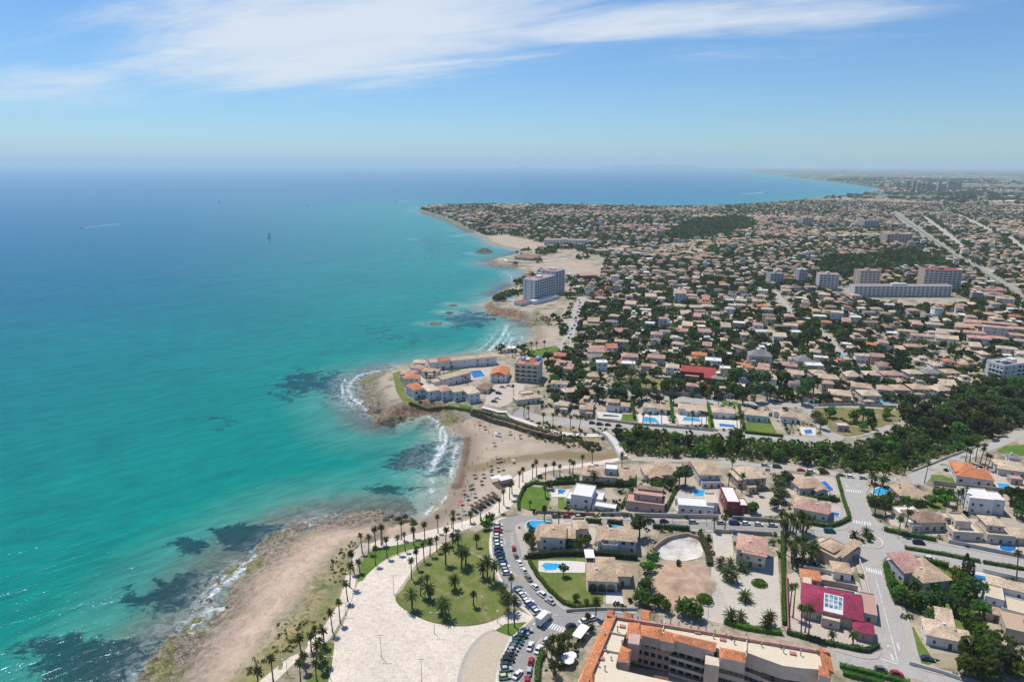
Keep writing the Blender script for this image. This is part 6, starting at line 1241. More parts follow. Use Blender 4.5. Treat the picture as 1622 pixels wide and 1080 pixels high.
PO=[([(834,837),(838,827),(855,825),(872,826.5),(876,832),(862,833),(850,839)],'pool_water','freeform blue pool inside the bend of the parking road',1),([(963,833),(985,832),(986,841),(966,842)],'pool_water','blue pool behind the long two-storey villa',0),([(858,897),(863,892.5),(890,893.5),(895,898),(892,902),(864,903)],'pool_water','rounded pool on the white deck of the arched villa',0),([(884,775.5),(896,776),(896,782),(884,782)],'pool_water_deep','small deep blue pool of the white modern villa',0),([(1097,779),(1101,775),(1117,776),(1115,786),(1099,785)],'pool_water','blue pool behind the long low white villa',0),([(1298,764),(1307,762),(1321,776),(1313,780)],'pool_water_deep','slanting blue pool near the ravine street',0),([(1313,810.5),(1330,813),(1328,818.5),(1313,816)],'pool_water_deep','blue pool of the rosy tan roofed villa',0),([(1382,781),(1388,774),(1402,771.5),(1412,775),(1407,781),(1392,784)],'pool_water','kidney shaped pool above the roundabout',1),([(1418,820),(1424,815.5),(1434,817),(1432,824),(1422,825)],'pool_water','pale blue pool of the cream villa above the carriageway',1),([(1578,765),(1598,767),(1604,776),(1584,775)],'pool_water','turquoise pool right of the orange roofed villa',0),([(1583,867),(1589,862),(1601,862),(1609,867),(1605,873),(1592,874)],'pool_water_deep','oval pool at the right edge of the carriageway wall',1),([(1538,909),(1575,916),(1573,922),(1540,918)],'pool_water_deep','long pool beside cypresses below the carriageway',0),([(1160,848),(1163,844),(1190,847),(1196,854),(1180,853)],'pool_water_deep','angular pool of the two-storey beige villa',0),([(1310,930),(1354,938),(1353,941),(1310,933)],'pool_water_dark','long dark pool behind the magenta roofed villa',0),([(744,588),(761,586.5),(769,596),(750,599)],'pool_water_deep','square bright blue pool of the row houses',0),([(956,655.5),(980,657),(980,660.5),(955,659.5)],'pool_water_dark','narrow dark pool of the first pool villa',0),([(1018,660.5),(1048,663),(1047,669.5),(1018,668)],'pool_water','wide blue pool of the second pool villa',0),([(1083,661),(1110,663),(1109,668),(1082,666)],'pool_water','pool of the third pool villa',0),([(1139,671),(1164,673.5),(1163,677),(1140,675.5)],'pool_water_deep','pool of the fourth pool villa',0),([(1273,681.5),(1285,680.5),(1287,686.5),(1276,687.5)],'pool_water_deep','small pool of the sixth villa',0),([(800,469),(812,467),(814,472),(802,473)],'pool_water','pale pool on the hotel headland',0),([(1081,604),(1094,603),(1093,611),(1081,612)],'pool_water','pale pool of the red roofed villa',0),([(1396,631),(1410,630),(1412,636),(1398,638)],'pool_water','round pool above the triangular green',1),([(931,577.5),(950,578),(951,582),(931,582)],'pool_water_dark','dark pool behind the tall hedge',0),([(880,757),(893,757),(894,761.5),(880,761)],'pool_water','green blue pool of the beach villa',0),([(1330,560),(1334,560),(1338,566),(1334,567)],'pool_water','small pool beside the straight sunlit street',0)]
for p_,m_,lb,sm in PO: pool(p_,m_,lb,sm)
# ------------------------------------------------------------------ cars
def car_data(L_,W_,Hb,Hc,c0,c1,name):
    """lofted body (sections along the car), glass house, four wheels"""
    b=MB(); sec=[(-L_/2,0.62,0.42,0.62),(-L_/2+0.12,0.82,0.30,0.80),(-L_*0.28,0.9,0.24,Hb),(0.0,0.9,0.24,Hb+0.02),(L_*0.22,0.9,0.24,Hb),(L_/2-0.25,0.84,0.28,Hb-0.18),(L_/2,0.66,0.40,0.58)]
    V_=[];F_=[]
    for x,w,z0,z1 in sec:
        hw=w*W_/1.8; V_+=[(x,-hw*0.9,z0),(x,-hw,(z0+z1)/2),(x,-hw*0.88,z1),(x,hw*0.88,z1),(x,hw,(z0+z1)/2),(x,hw*0.9,z0)]
    n=6
    for i in range(len(sec)-1):
        for j in range(n): F_.append((i*n+j,i*n+(j+1)%n,(i+1)*n+(j+1)%n,(i+1)*n+j)[::-1])
    F_+=[tuple(range(n)),tuple(range((len(sec)-1)*n,len(sec)*n))[::-1]]; b.add(V_,F_)
    hw=W_*0.40; tw=W_*0.33; roof=[(c0+0.55,-tw),(c1-0.75,-tw),(c1-0.75,tw),(c0+0.55,tw)]
    z1=Hc
    b.add([(x,y,z1) for x,y in roof]+[(x,y,z1+0.05) for x,y in roof],[(4,5,6,7),(0,1,5,4),(1,2,6,5),(2,3,7,6),(3,0,4,7)])
    g=MB(); base=[(c0,-hw),(c1,-hw),(c1,hw),(c0,hw)]; g.add([(x,y,Hb-0.03) for x,y in base]+[(x,y,z1+0.01) for x,y in roof],[(0,1,5,4),(1,2,6,5),(2,3,7,6),(3,0,4,7)])
    return b.data('body',['paint']),g.data('windows',['glass'])
wh=MB(); n=10
wh.add([(0.32*math.cos(2*math.pi*i/n),-0.1,0.32*math.sin(2*math.pi*i/n)) for i in range(n)]+[(0.32*math.cos(2*math.pi*i/n),0.1,0.32*math.sin(2*math.pi*i/n)) for i in range(n)],[tuple(range(n)),tuple(range(n,2*n))[::-1]]+[(i,n+i,n+(i+1)%n,(i+1)%n) for i in range(n)])
wheel_me=wh.data('wheel',['tyre'])
lt=MB().box(-0.05,0.05,-0.2,0.2,-0.08,0.08,0,True).data('headlight',['lamp_glass'])
CARS={'hatchback':(car_data(4.0,1.75,0.88,1.45,-1.75,1.15,'h'),4.0,1.75),'saloon':(car_data(4.5,1.8,0.88,1.42,-1.55,1.1,'s'),4.5,1.8),'estate':(car_data(4.5,1.85,0.95,1.62,-2.0,1.2,'e'),4.5,1.85),'van':(car_data(4.9,1.95,1.05,2.0,-2.3,1.75,'v'),4.9,1.95)}
CC={'white':(0.75,0.75,0.74),'silver':(0.42,0.43,0.44),'grey':(0.16,0.165,0.17),'black':(0.02,0.02,0.022),'red':(0.42,0.02,0.03),'blue':(0.03,0.07,0.25),'dark blue':(0.02,0.035,0.07),'teal':(0.02,0.12,0.15),'green':(0.05,0.22,0.08),'dark green':(0.02,0.06,0.04),'light green':(0.45,0.6,0.3)}
def car(px,py,ang,col,kind='hatchback',label='car',group='parked cars'):
    """ang: direction the car points, in the picture plane seen from above (0 = right, 90 = away)"""
    p=G(px,py); (bm_,gm_),L_,W_=CARS[kind]
    root=empty('parked_car' if kind!='van' else 'parked_van',(p.x,p.y,p.z+0.06),R(ang),label=label,category='car' if kind!='van' else 'van',group=group)
    link('body',bm_,root,color=CC[col]); link('windows',gm_,root)
    for x in (-L_*0.31,L_*0.31):
        for y in (-W_*0.44,W_*0.44): link('wheel',wheel_me,root,loc=(x,y,0.32))
    for y in (-W_*0.3,W_*0.3): link('headlight',lt,root,loc=(L_/2-0.03,y,0.55))
def row(where,cars,ang,group='parked cars',order='from the far end'):
    """cars of one row: (px, py, colour[, kind[, angle]]), listed from the far end"""
    for i,c_ in enumerate(cars):
        kd=c_[3] if len(c_)>3 else rnd.choice(['hatchback','hatchback','saloon','estate']); a=c_[4] if len(c_)>4 else ang
        car(c_[0],c_[1],a+rnd.uniform(-2,2),c_[2],kd,f"{c_[2]} {'van' if kd=='van' else 'car'} {where}, {ordw(i+1) if i else 'first'} {order}",group)
row('in the upper bays by the park',[(789,833,'white'),(789,839,'silver'),(789,844,'red'),(788,850,'white'),(788,855,'silver'),(788,860.5,'white'),(789,866,'white'),(790,871.5,'black'),(791,877,'blue'),(793,882.5,'dark blue'),(795,888,'green'),(797,893.5,'blue'),(799,899,'white'),(801,904,'silver'),(803,909,'white')],8)
row('in the lower bays by the park',[(820,934,'teal'),(823,939,'silver'),(827,943.5,'white'),(830.5,948,'silver'),(834,952.5,'white'),(838,957,'white'),(842,961.5,'blue'),(847,966,'silver'),(851,970.5,'white')],35)
row('along the outer kerb of the bend',[(814,870,'red','hatchback',96),(817.5,882,'grey','hatchback',102),(823,893,'white','saloon',106),(829.5,905,'white','hatchback',110),(837,917,'grey','saloon',116),(847,931,'white','hatchback',124),(858,943,'white','estate',128),(871,954,'silver','saloon',132)],110)
row('in the bays below the crossing',[(834,1001,'silver'),(828,1005,'white'),(826,1010,'dark green'),(821,1016,'dark green'),(818,1021,'teal'),(815,1026,'grey'),(812,1031,'silver'),(809,1036.5,'grey'),(806,1042,'black'),(804,1048,'black'),(802,1055,'dark green'),(801,1061.5,'silver'),(799,1074,'light green')],12)
row('along the right kerb below the crossing',[(866,1016,'white','hatchback',62),(853,1030,'white','saloon',66),(841,1049,'red','hatchback',80),(838,1065,'silver','hatchback',86),(835,1079,'red','hatchback',88)],70)
car(840,1025,74,'white','saloon','white car driving down below the zebra crossing','moving cars'); car(820,1070,58,'white','saloon','white car driving beside the lowest bays','moving cars')
row('near the apartment complex corner',[(939,981,'white','hatchback',24),(926,985,'white','saloon',24),(904,993,'dark blue','hatchback',30)],24,order='from the corner')
row('on the villa street, far kerb',[(882,819,'grey'),(898,819.5,'red'),(917,820,'silver'),(1009,825.5,'black'),(1030,826,'dark blue'),(1052,827,'dark blue'),(1098,828.5,'silver'),(1142,829.5,'silver'),(1163,830,'blue','van'),(1181,830.5,'white'),(1201,832,'white'),(1223,833.5,'silver')],-4,order='from the beach')
row('on the ravine street',[(1212,738.5,'silver'),(1231,741,'dark green','van'),(1269,746,'red'),(1284,748,'white'),(1306,750,'red','van'),(1332,754,'grey'),(1347,756.5,'white'),(1367,758.5,'silver'),(1403,760,'silver')],-8,order='from the beach')
row('on the road above the ravine',[(938,671,'black'),(950,673,'black'),(963,674,'dark blue'),(980,675.5,'black'),(1025,680,'silver')],-6,order='from the beach')
row('on the residential street behind the pool villas',[(988,622,'teal','van'),(1031,627,'teal'),(1158,640,'silver')],-6,order='from the beach')
row('in the sandy car park',[(796,614,'silver'),(790,624,'black'),(783,637,'grey'),(781,620,'grey'),(788,632,'white'),(806,612,'white')],-15,order='listed from its back')
row('on the hotel parking street',[(917,476,'silver'),(919,480,'black'),(917,485,'white'),(918,490,'grey'),(915,495,'black'),(916,500,'silver'),(912,504,'black'),(912,509,'white'),(910,516,'grey'),(906,521,'silver'),(904,530,'white'),(901,536,'black'),(894,545,'silver')],70)
row('around the roundabout',[(1314,843,'teal','van',-4),(1351,872,'silver','hatchback',-35),(1455,861,'dark blue','van',-8),(1472,887,'white','estate',-10)],0,order='from the left')
row('at the bottom junction',[(1395,1062,'grey','hatchback',-10),(1420,1069,'red','hatchback',-10),(1469,1045,'dark blue','hatchback',-14)],0,order='from the left')
row('on the climbing road',[(1560,706,'black','hatchback',24),(1577,699,'grey','van',24)],24,order='from the left')
# delivery lorry on the bend
p=G(861,985); lr=empty('delivery_lorry',(p.x,p.y,p.z+0.06),R(54),label='white box lorry waiting at the zebra crossing',category='lorry')
bx=MB().box(-3.4,1.7,-1.15,1.15,0.95,3.5,0,True).build('cargo_box',['plain'],lr,color=(0.74,0.73,0.70)); cb=MB(); cb.add([(1.85,-1.1,0.5),(3.5,-1.1,0.5),(3.5,1.1,0.5),(1.85,1.1,0.5),(1.85,-1.1,2.5),(3.0,-1.0,2.5),(3.0,1.0,2.5),(1.85,1.1,2.5),(3.5,-1.1,1.4),(3.5,1.1,1.4)],[(0,1,8,5,4),(1,2,9,8),(3,7,6,9,2),(4,5,6,7),(0,4,7,3)]); cb=cb.build('cab',['paint'],lr,color=(0.74,0.74,0.73))
MB().add([(3.47,-0.95,1.5),(3.47,0.95,1.5),(3.08,0.88,2.4),(3.08,-0.88,2.4)],[(0,1,2,3)]).build('windscreen',['glass'],cb,loc=(0.04,0,0.02))
MB().box(-3.4,3.2,-0.9,0.9,0.55,0.93,0,True).build('chassis',['grey_metal'],lr)
for x in (-2.3,2.6):
    for y in (-1.0,1.0): link('wheel',wheel_me,lr,loc=(x,y,0.45),scale=(1.4,1.6,1.4))
# bottle banks beside the roundabout
for px,py,col,lb in [(1333,866,(0.03,0.12,0.08),'dark green recycling bank'),(1343,869,(0.6,0.5,0.04),'yellow topped recycling bank')]:
    p=G(px,py); r_=empty('recycling_bank',p,R(-30),label=lb+' beside the roundabout',category='bin'); MB().box(-0.8,0.8,-0.6,0.6,0,1.3).build('body',['plain'],r_,color=col); MB().add([(-0.85,-0.65,1.3),(0.85,-0.65,1.3),(0.85,0.65,1.3),(-0.85,0.65,1.3),(-0.5,0,1.75),(0.5,0,1.75)],[(0,1,5,4),(2,3,4,5),(1,2,5),(3,0,4)]).build('lid',['plain'],r_,color=col)
# street lamps
def lamp(px,py,h,kind,label):
    p=G(px,py); r_=empty('street_lamp',p,label=label,category='lamp',group='street lamps'); MB().cyl(0,0,-0.1,h,0.09,0.05,6).build('pole',['grey_metal'],r_); MB().cyl(0,0,0,0.6,0.16,0.12,6).build('base',['grey_metal'],r_)
    if kind=='globe':
        mb=MB();V_=[];F_=[];n=8
        for i in range(5):
            t=-math.pi/2+math.pi*i/4
            for j in range(n): V_.append((0.36*max(0.05,math.cos(t))*math.cos(j*math.pi/4),0.36*max(0.05,math.cos(t))*math.sin(j*math.pi/4),h+0.3+0.36*math.sin(t)))
        for i in range(4):
            for j in range(n): F_.append((i*n+j,i*n+(j+1)%n,(i+1)*n+(j+1)%n,(i+1)*n+j))
        mb.add(V_,F_).build('globe',['lamp_glass'],r_,True)
    else:
        MB().box(-1.1,1.1,-0.05,0.05,h-0.1,h).build('arm',['grey_metal'],r_)
        for x in (-1.1,1.1): MB().box(x-0.25,x+0.25,-0.12,0.12,h-0.02,h+0.12,0,True).build('lamp_head',['lamp_glass'],r_)
for i,(px,py) in enumerate([(604,1040),(624,942),(668,1079),(548,974),(688,1003),(523,1075),(455,1066)]): lamp(px,py,8 if i not in (3,6) else 5,'double','slim double arm lamp post on the pale paving, %s by distance from the sea'%['third','fourth','sixth','second','seventh','fifth','first'][[6,3,0,5,1,2,4].index(i)] if False else 'slim double arm lamp post on the pale paving, %s'%['mid plaza','at the lawn corner','at the bottom of the plaza','on the palm walk','below the park lawn','near the corner palm bed','on the lower promenade'][i])
for i,(px,py) in enumerate([(788,985),(764,962),(692,968)]): lamp(px,py,4,'globe','white globe lamp on the park lawn, %s'%['by the pavement','in the middle right','near its lower left rim'][i])
for i,(px,py) in enumerate([(732,836),(1065,827),(1119,832),(1422,853),(1121,983),(1556,715)]): lamp(px,py,6,'double','street lamp post %s'%['on the promenade above the beach','on the villa street below the pink villa','on the villa street below the white villa','at the right exit of the roundabout','at the lower edge of the gravel yard','on the climbing road'][i])
# ------------------------------------------------------------------ the beach
def person_mesh(kind):
    J={'pelvis':(0,0,.95),'chest':(0,0,1.35),'neck':(0,0,1.5),'head':(0,.01,1.6),'crown':(0,0,1.74),'ls':(-.19,0,1.42),'le':(-.27,0,1.14),'lh':(-.27,-.06,.86),'rs':(.19,0,1.42),'re':(.27,0,1.14),'rh':(.27,-.06,.86),'lk':(-.1,-.02,.5),'la':(-.11,.02,.07),'lt':(-.11,-.16,.03),'rk':(.1,-.02,.5),'ra':(.11,.02,.07),'rt':(.11,-.16,.03)}
    if kind=='walking': J.update(lk=(-.1,-.18,.52),la=(-.1,-.1,.09),lt=(-.1,-.28,.04),rk=(.1,.1,.5),ra=(.1,.36,.12),rt=(.1,.24,.03),lh=(-.25,.2,.9),rh=(.25,-.25,.95))
    E=[('pelvis','chest'),('chest','neck'),('neck','head'),('head','crown'),('chest','ls'),('ls','le'),('le','lh'),('chest','rs'),('rs','re'),('re','rh'),('pelvis','lk'),('lk','la'),('la','lt'),('pelvis','rk'),('rk','ra'),('ra','rt')]
    Rr=dict(pelvis=.16,chest=.17,neck=.065,head=.11,crown=.07,ls=.07,le=.05,lh=.04,rs=.07,re=.05,rh=.04,lk=.075,la=.05,lt=.04,rk=.075,ra=.05,rt=.04); ks=list(J); me=bpy.data.meshes.new('person'); me.from_pydata([J[k] for k in ks],[(ks.index(a),ks.index(b_)) for a,b_ in E],[])
    o=bpy.data.objects.new('tmp',me); COL.objects.link(o); m_=o.modifiers.new('s','SKIN'); 
    if not me.skin_vertices: me.attributes.new('x','FLOAT','POINT')
    sv=me.skin_vertices
    lay=sv[0] if len(sv) else None
    if lay:
        for i,k in enumerate(ks): lay.data[i].radius=(Rr[k],Rr[k]*0.8 if k in('chest','pelvis') else Rr[k]); lay.data[i].use_root=(k=='pelvis')
    o.modifiers.new('u','SUBSURF').levels=1
    dg=bpy.context.evaluated_depsgraph_get(); dg.update(); out=bpy.data.meshes.new_from_object(o.evaluated_get(dg)); bpy.data.objects.remove(o)
    out.materials.clear(); out.materials.append(MATS['skin']); out.materials.append(MATS['plain']); out.materials.append(MATS['tyre'])
    for p_ in out.polygons:
        z=p_.center.z; p_.material_index=2 if z>1.66 else 1 if 0.78<z<1.02 and abs(p_.center.x)<0.2 else 0; p_.use_smooth=True
    out.name='person'; return out
PM=[person_mesh('standing'),person_mesh('walking')]
rb=random.Random(21)
BEACH=[[(700,800),(716,772),(728,745),(738,712),(745,690),(770,690),(840,700),(842,712),(800,730),(790,745),(800,760),(790,780),(745,812),(715,822)],[(705,668),(740,668),(830,690),(800,700),(745,690)],[(848,530),(850,510),(862,508),(876,522),(872,540),(856,545)],[(850,430),(900,416),(938,420),(940,436),(900,428)],[(775,384),(800,376),(845,384),(846,392),(810,392)]]
PPL=[]
spots=[(735,738),(742,742),(748,735),(753,748),(756,757),(741,765),(737,772),(744,776),(750,768),(731,785),(736,790),(728,796),(720,784),(726,803),(733,808),(741,800),(747,785),(752,778),(762,770),(757,727),(764,718),(771,712),(766,745),(772,737),(779,730),(786,726),(792,737),(799,732),(806,728),(760,682),(768,679),(774,686),(752,676),(741,672),(733,668),(726,665),(780,692),(788,687),(795,699),(807,690),(815,696),(823,694),(718,669),(745,694),(754,690),(776,674),(790,674),(712,818),(706,812),(722,690),(719,683),(729,676),(652,782),(655,792),(684,800),(770,800),(731,826),(751,829),(776,838),(709,832),(860,515),(858,524),(866,530),(868,519),(863,537),(880,425),(895,420),(910,424),(925,429),(905,418)]
for i,(px,py) in enumerate(spots):
    p=G(px,py); p.z=max(p.z,-0.9) if px<690 else p.z
    o=link('person',rb.choice(PM),loc=p,rot=(0,0,rb.uniform(0,6.28)),scale=(1,1,rb.uniform(0.92,1.05)),color=rb.choice([(0.5,0.05,0.06),(0.03,0.05,0.2),(0.02,0.02,0.02),(0.6,0.5,0.1),(0.5,0.5,0.5)]),category='person',group='bathers on the beach')
    PPL.append((o,px,py))
PLM={'white beach bar':(800,762),'red parasol':(759,673),'blue parasol':(791,691),'white surf line':(704,700),'thatched sunshades':(765,797),'footbridge':(972,708),'promenade corner':(715,838),'stone retaining wall':(820,680),'wet seaweed bank':(728,740),'small sandy cove':(860,525),'hotel beach':(905,424)}
def settle2(items,lm,fmt):
    g={}
    for o,px,py in items:
        nm=min(lm,key=lambda k:(px-lm[k][0])**2+2.2*(py-lm[k][1])**2); g.setdefault(nm,[]).append(((px-lm[nm][0])**2+2.2*(py-lm[nm][1])**2,o))
    for nm,L_ in g.items():
        L_.sort(key=lambda t:t[0])
        for i,(d,o) in enumerate(L_): o['label']=fmt.format(('nearest' if i==0 else ordw(i+1)+' nearest'),nm)
wade=[t for t in PPL if t[1]<690]; walk=[t for t in PPL if (t[1],t[2]) in ((731,826),(751,829),(776,838),(709,832))]
for i,t in enumerate(sorted(wade,key=lambda t:t[1])): t[0]['label']='bather wading in the shallow cove, %s from left'%('first' if i==0 else ordw(i+1))
for i,t in enumerate(sorted(walk,key=lambda t:t[1])): t[0]['label']='pedestrian on the pale promenade above the beach, %s from left'%('first' if i==0 else ordw(i+1))
settle2([t for t in PPL if t not in wade and t not in walk],PLM,'bather standing on the sand, {} to the {}')
def parasol(px,py,col,mat,label=None,r=1.15,h=2.2,group='parasols on the beach'):
    p=G(px,py); root=empty('parasol',p,rb.uniform(0,1),category='parasol',group=group)
    mb=MB();n=8; mb.add([(r*math.cos(2*math.pi*i/n),r*math.sin(2*math.pi*i/n),h-0.45) for i in range(n)]+[(0,0,h)],[(i,(i+1)%n,n) for i in range(n)]+[tuple(range(n))[::-1]]); mb.build('canopy',[mat],root,color=col); MB().cyl(0,0,-0.2,h-0.1,0.04,0.04,5).build('pole',['grey_metal'],root)
    if label: root['label']=label
    return root
for r_ in range(4):
    for c_ in range(6):
        px=747+c_*6.6+r_*2.2; py=808-c_*4.0+r_*2.0-3
        parasol(px,py,(0.1,0.08,0.07),'thatch','thatched sunshade, row %s from the sea, %s from the front end'%(['first','second','third','last'][r_],['first','second','third','fourth','fifth','last'][c_]),1.15)
        p=G(px+2.2,py+1.2); sb=empty('sunbed',p,R(205),category='sunbed',group='sunbeds',label='sunbed under the sunshade, row %s from the sea, %s from the front end'%(['first','second','third','last'][r_],['first','second','third','fourth','fifth','last'][c_]))
        MB().box(-0.95,0.45,-0.33,0.33,0.28,0.36,0,True).build('bed',['plain'],sb,color=(0.12,0.16,0.2)); MB().add([(0.45,-0.33,0.36),(0.95,-0.33,0.75),(0.95,0.33,0.75),(0.45,0.33,0.36)],[(0,1,2,3)]).build('backrest',['plain'],sb,color=(0.12,0.16,0.2))
        for x in (-0.85,0.35): MB().box(x,x+0.06,-0.3,0.3,0,0.28).build('leg',['grey_metal'],sb)
PAR=[]
for px,py,col in [(759,673,(0.55,0.02,0.06)),(791,691,(0.03,0.04,0.3)),(786,690,(0.7,0.7,0.7)),(752,757,(0.05,0.05,0.06)),(766,756,(0.04,0.05,0.07)),(778,743,(0.04,0.04,0.05)),(788,732,(0.03,0.03,0.04)),(793,731,(0.03,0.05,0.05)),(813,733,(0.55,0.54,0.52)),(778,752,(0.05,0.05,0.07)),(789,746,(0.1,0.08,0.08)),(796,744,(0.3,0.3,0.3)),(763,767,(0.03,0.03,0.03)),(745,775,(0.04,0.1,0.05)),(748,773,(0.04,0.08,0.05)),(735,782,(0.4,0.04,0.04)),(741,791,(0.03,0.12,0.12)),(752,787,(0.15,0.15,0.17)),(735,815,(0.04,0.2,0.35)),(726,820,(0.08,0.05,0.05)),(731,799,(0.5,0.1,0.08)),(768,680,(0.05,0.05,0.05)),(783,706,(0.1,0.1,0.1)),(808,688,(0.1,0.12,0.08)),(824,694,(0.05,0.07,0.05)),(837,690,(0.06,0.1,0.06))]:
    o=parasol(px,py,col,'plain'); PAR.append((o,px,py))
nm_=lambda c_:'x'
PL2={k:v for k,v in PLM.items() if 'parasol' not in k}
PAR[0][0]['label']='bright red parasol on the upper beach below the stone wall'; PAR[1][0]['label']='deep blue parasol on the upper beach beside a white one'; PAR[2][0]['label']='white parasol beside the deep blue parasol'
settle2(PAR[3:],PL2,'small beach parasol on the sand, {} to the {}')
# beach bar
A_,w,rz=frame((790,775),(816,768)); bb=empty('beach_bar',(A_.x,A_.y,A_.z),rz,label='beach bar with white awnings and dark counter beside the palms',category='beach bar')
MB().box(0,w,0,6,-0.3,0.35).build('deck',['thatch'],bb); MB().box(0.3*w,0.95*w,2.5,5.8,0.35,3.0).build('wall',['wall'],bb,color=(0.4,0.33,0.27)); MB().box(0.25*w,w,2.2,6.4,3.0,3.2,0,True).build('roof',['plain'],bb,color=(0.72,0.7,0.66)); MB().box(0,0.6*w,7,10,2.4,2.55,0,True).build('awning',['plain'],bb,color=(0.8,0.79,0.76))
for x in (0.03,0.57):
    for y in (7.1,9.8): MB().box(x*w,x*w+0.1,y,y+0.1,-0.2,2.4).build('post',['grey_metal'],bb)
A_=G(912,1020); aw_=empty('terrace_awning',(A_.x,A_.y,A_.z),R(58),label='white canopy beside the apartment complex',category='awning'); MB().box(0,7,-1.6,1.6,2.7,2.85,0,True).build('canopy',['plain'],aw_,color=(0.82,0.82,0.81)); 
for x in (0.2,6.7):
    for y in (-1.5,1.4): MB().box(x,x+0.12,y,y+0.12,0,2.7).build('post',['grey_metal'],aw_)
for i,(px,py) in enumerate([(897,1049),(904,1046),(900,1054)]): parasol(px,py,(0.8,0.8,0.79),'plain','white terrace parasol beside the apartment complex, %s'%['left','back','front'][i],1.9,2.6,'white terrace parasols')
# ------------------------------------------------------------------ boats and rocks
m_,nt_,b_n=nmat('wake',0.8,0.2); nt_.links.new(ramp(nt_,noise(nt_,0.5,6,0.8,'Position'),[(0.35,(0.10,0.32,0.42)),(0.55,(0.75,0.78,0.8))]),b_n.inputs['Base Color'])
def boat(px,py,L_,sail,label,wake=None):
    x,y=at_z(px,py,0); r_=empty('sailing_boat' if sail else 'motor_boat',(x,y,0),R(10),label=label,category='boat'); mb=MB(); V_=[];F_=[]
    for i,(t,w_,zb) in enumerate([(-0.5,0.15,0.1),(-0.3,0.17,-0.2),(0.1,0.16,-0.25),(0.35,0.09,-0.1),(0.5,0.005,0.2)]): V_+=[(t*L_,-w_*L_,0.1*L_),(t*L_,-w_*0.5*L_,zb),(t*L_,w_*0.5*L_,zb),(t*L_,w_*L_,0.1*L_)]
    for i in range(4):
        for j in range(3): F_.append((4*i+j,4*i+j+1,4*i+j+5,4*i+j+4))
        F_.append((4*i+3,4*i,4*i+4,4*i+7))
    F_.append((0,3,2,1)); mb.add(V_,F_).build('hull',['plain'],r_,color=(0.75,0.75,0.74)); MB().box(-0.2*L_,0.12*L_,-0.09*L_,0.09*L_,0.1*L_,0.17*L_).build('cabin',['plain'],r_,color=(0.6,0.6,0.6))
    if wake:
        W2=[at_z(q[0],q[1],0) for q in wake]; c_,s_=math.cos(-R(10)),math.sin(-R(10)); mb=MB(); V_=[]; n=len(W2)
        for i,(wx,wy) in enumerate(W2):
            t=i/(n-1); hw=wake[0][2]*(0.35+1.0*t)*(1-t)**0.3+0.2; lx,ly=wx-x,wy-y; X_,Y_=lx*c_-ly*s_,lx*s_+ly*c_; V_+=[(X_,Y_-hw,0.04),(X_,Y_,0.16),(X_,Y_+hw,0.04)]
        F_=[]
        for i in range(n-1): a=3*i; F_+=[(a,a+3,a+4,a+1),(a+1,a+4,a+5,a+2)]
        mb.add(V_,F_).build('wake',['wake'],r_)
    if sail:
        MB().cyl(0.08*L_,0,0,1.25*L_,0.1,0.06,6).build('mast',['grey_metal'],r_); MB().add([(0.06*L_,0,0.22*L_),(-0.42*L_,0.03*L_,0.2*L_),(0.06*L_,0,1.2*L_),(0.06*L_,0.05,0.22*L_),(-0.42*L_,0.03*L_+0.05,0.2*L_),(0.06*L_,0.05,1.2*L_)],[(0,1,2),(5,4,3)]).build('mainsail',['plain'],r_,color=(0.7,0.7,0.7)); MB().add([(0.48*L_,0,0.2*L_),(0.1*L_,0.04*L_,0.2*L_),(0.1*L_,0,1.05*L_)],[(0,1,2)]).build('jib',['plain'],r_,color=(0.7,0.7,0.7))
boat(426,376,9.5,True,'sailing boat off the headland in the middle of the sea'); boat(347,321,6.5,True,'tiny distant sailing boat near the horizon, left one'); boat(487,326,6,True,'tiny distant sailing boat near the horizon, right one'); boat(130,361,11,False,'motor boat trailing a white wake at the left',[(132,361.2,3.2),(145,359.6),(158,358),(175,356.3),(192,354.8)]); boat(628,320,14,False,'distant motor boat left of the headland tip',[(629,320,6),(640,319),(652,318)]); boat(1212,305,22,False,'motor boat with wake in the far bay',[(1210,305.2,12),(1195,306.4),(1176,308)])
def islet(px,py,sx,sy,h,label,seed):
    x,y=at_z(px,py,0); rg=np.random.default_rng(seed); nx,ny=26,18; u_=np.linspace(-1,1,nx); v_=np.linspace(-1,1,ny); U,Vv=np.meshgrid(u_,v_); r_=np.sqrt(U*U+Vv*Vv); H_=h*np.clip(1.15-r_**2*1.25,-0.4,1)**1.0*(0.55+0.75*hashn(U*sx+50+px,Vv*sy+50,2.4,seed))-0.35
    P=np.stack([U.ravel()*sx,Vv.ravel()*sy,H_.ravel()],1); ii=np.arange(nx*ny).reshape(ny,nx); F_=np.stack([ii[:-1,:-1],ii[:-1,1:],ii[1:,1:],ii[1:,:-1]],-1).reshape(-1,4)
    link('rock',np_mesh('rock',P,F_,['rock_stone']),loc=(x,y,0),label=label,category='rock')
islet(767,399,19,20,6,'long brown rock islet off the headland beach',1); islet(718,484,7,6,1.6,'small wave washed rock off the hotel point, upper',2); islet(711,496,7,6,1.6,'small wave washed rock off the hotel point, middle',3); islet(690,513,9,7,1.5,'small wave washed rock off the hotel point, lowest',4); islet(612,668,10,7,3.2,'dark reef rock at the foot of the peninsula, left',5); islet(625,663,9,6,3.0,'dark reef rock at the foot of the peninsula, right',6); islet(596,652,7,7,2.4,'weedy reef rock at the tip of the peninsula',7); islet(784,499,8,6,2.2,'rock at the foot of the hotel point',8)
for i,(px,py) in enumerate([(630,822),(640,826),(650,824),(618,820),(640,818),(612,824),(655,830)]): islet(px,py,2.4,2.0,1.9,'boulder at the corner of rocky shelf and cove, %s from the left'%['third','fifth','sixth','second','fourth','first','last'][i],20+i)
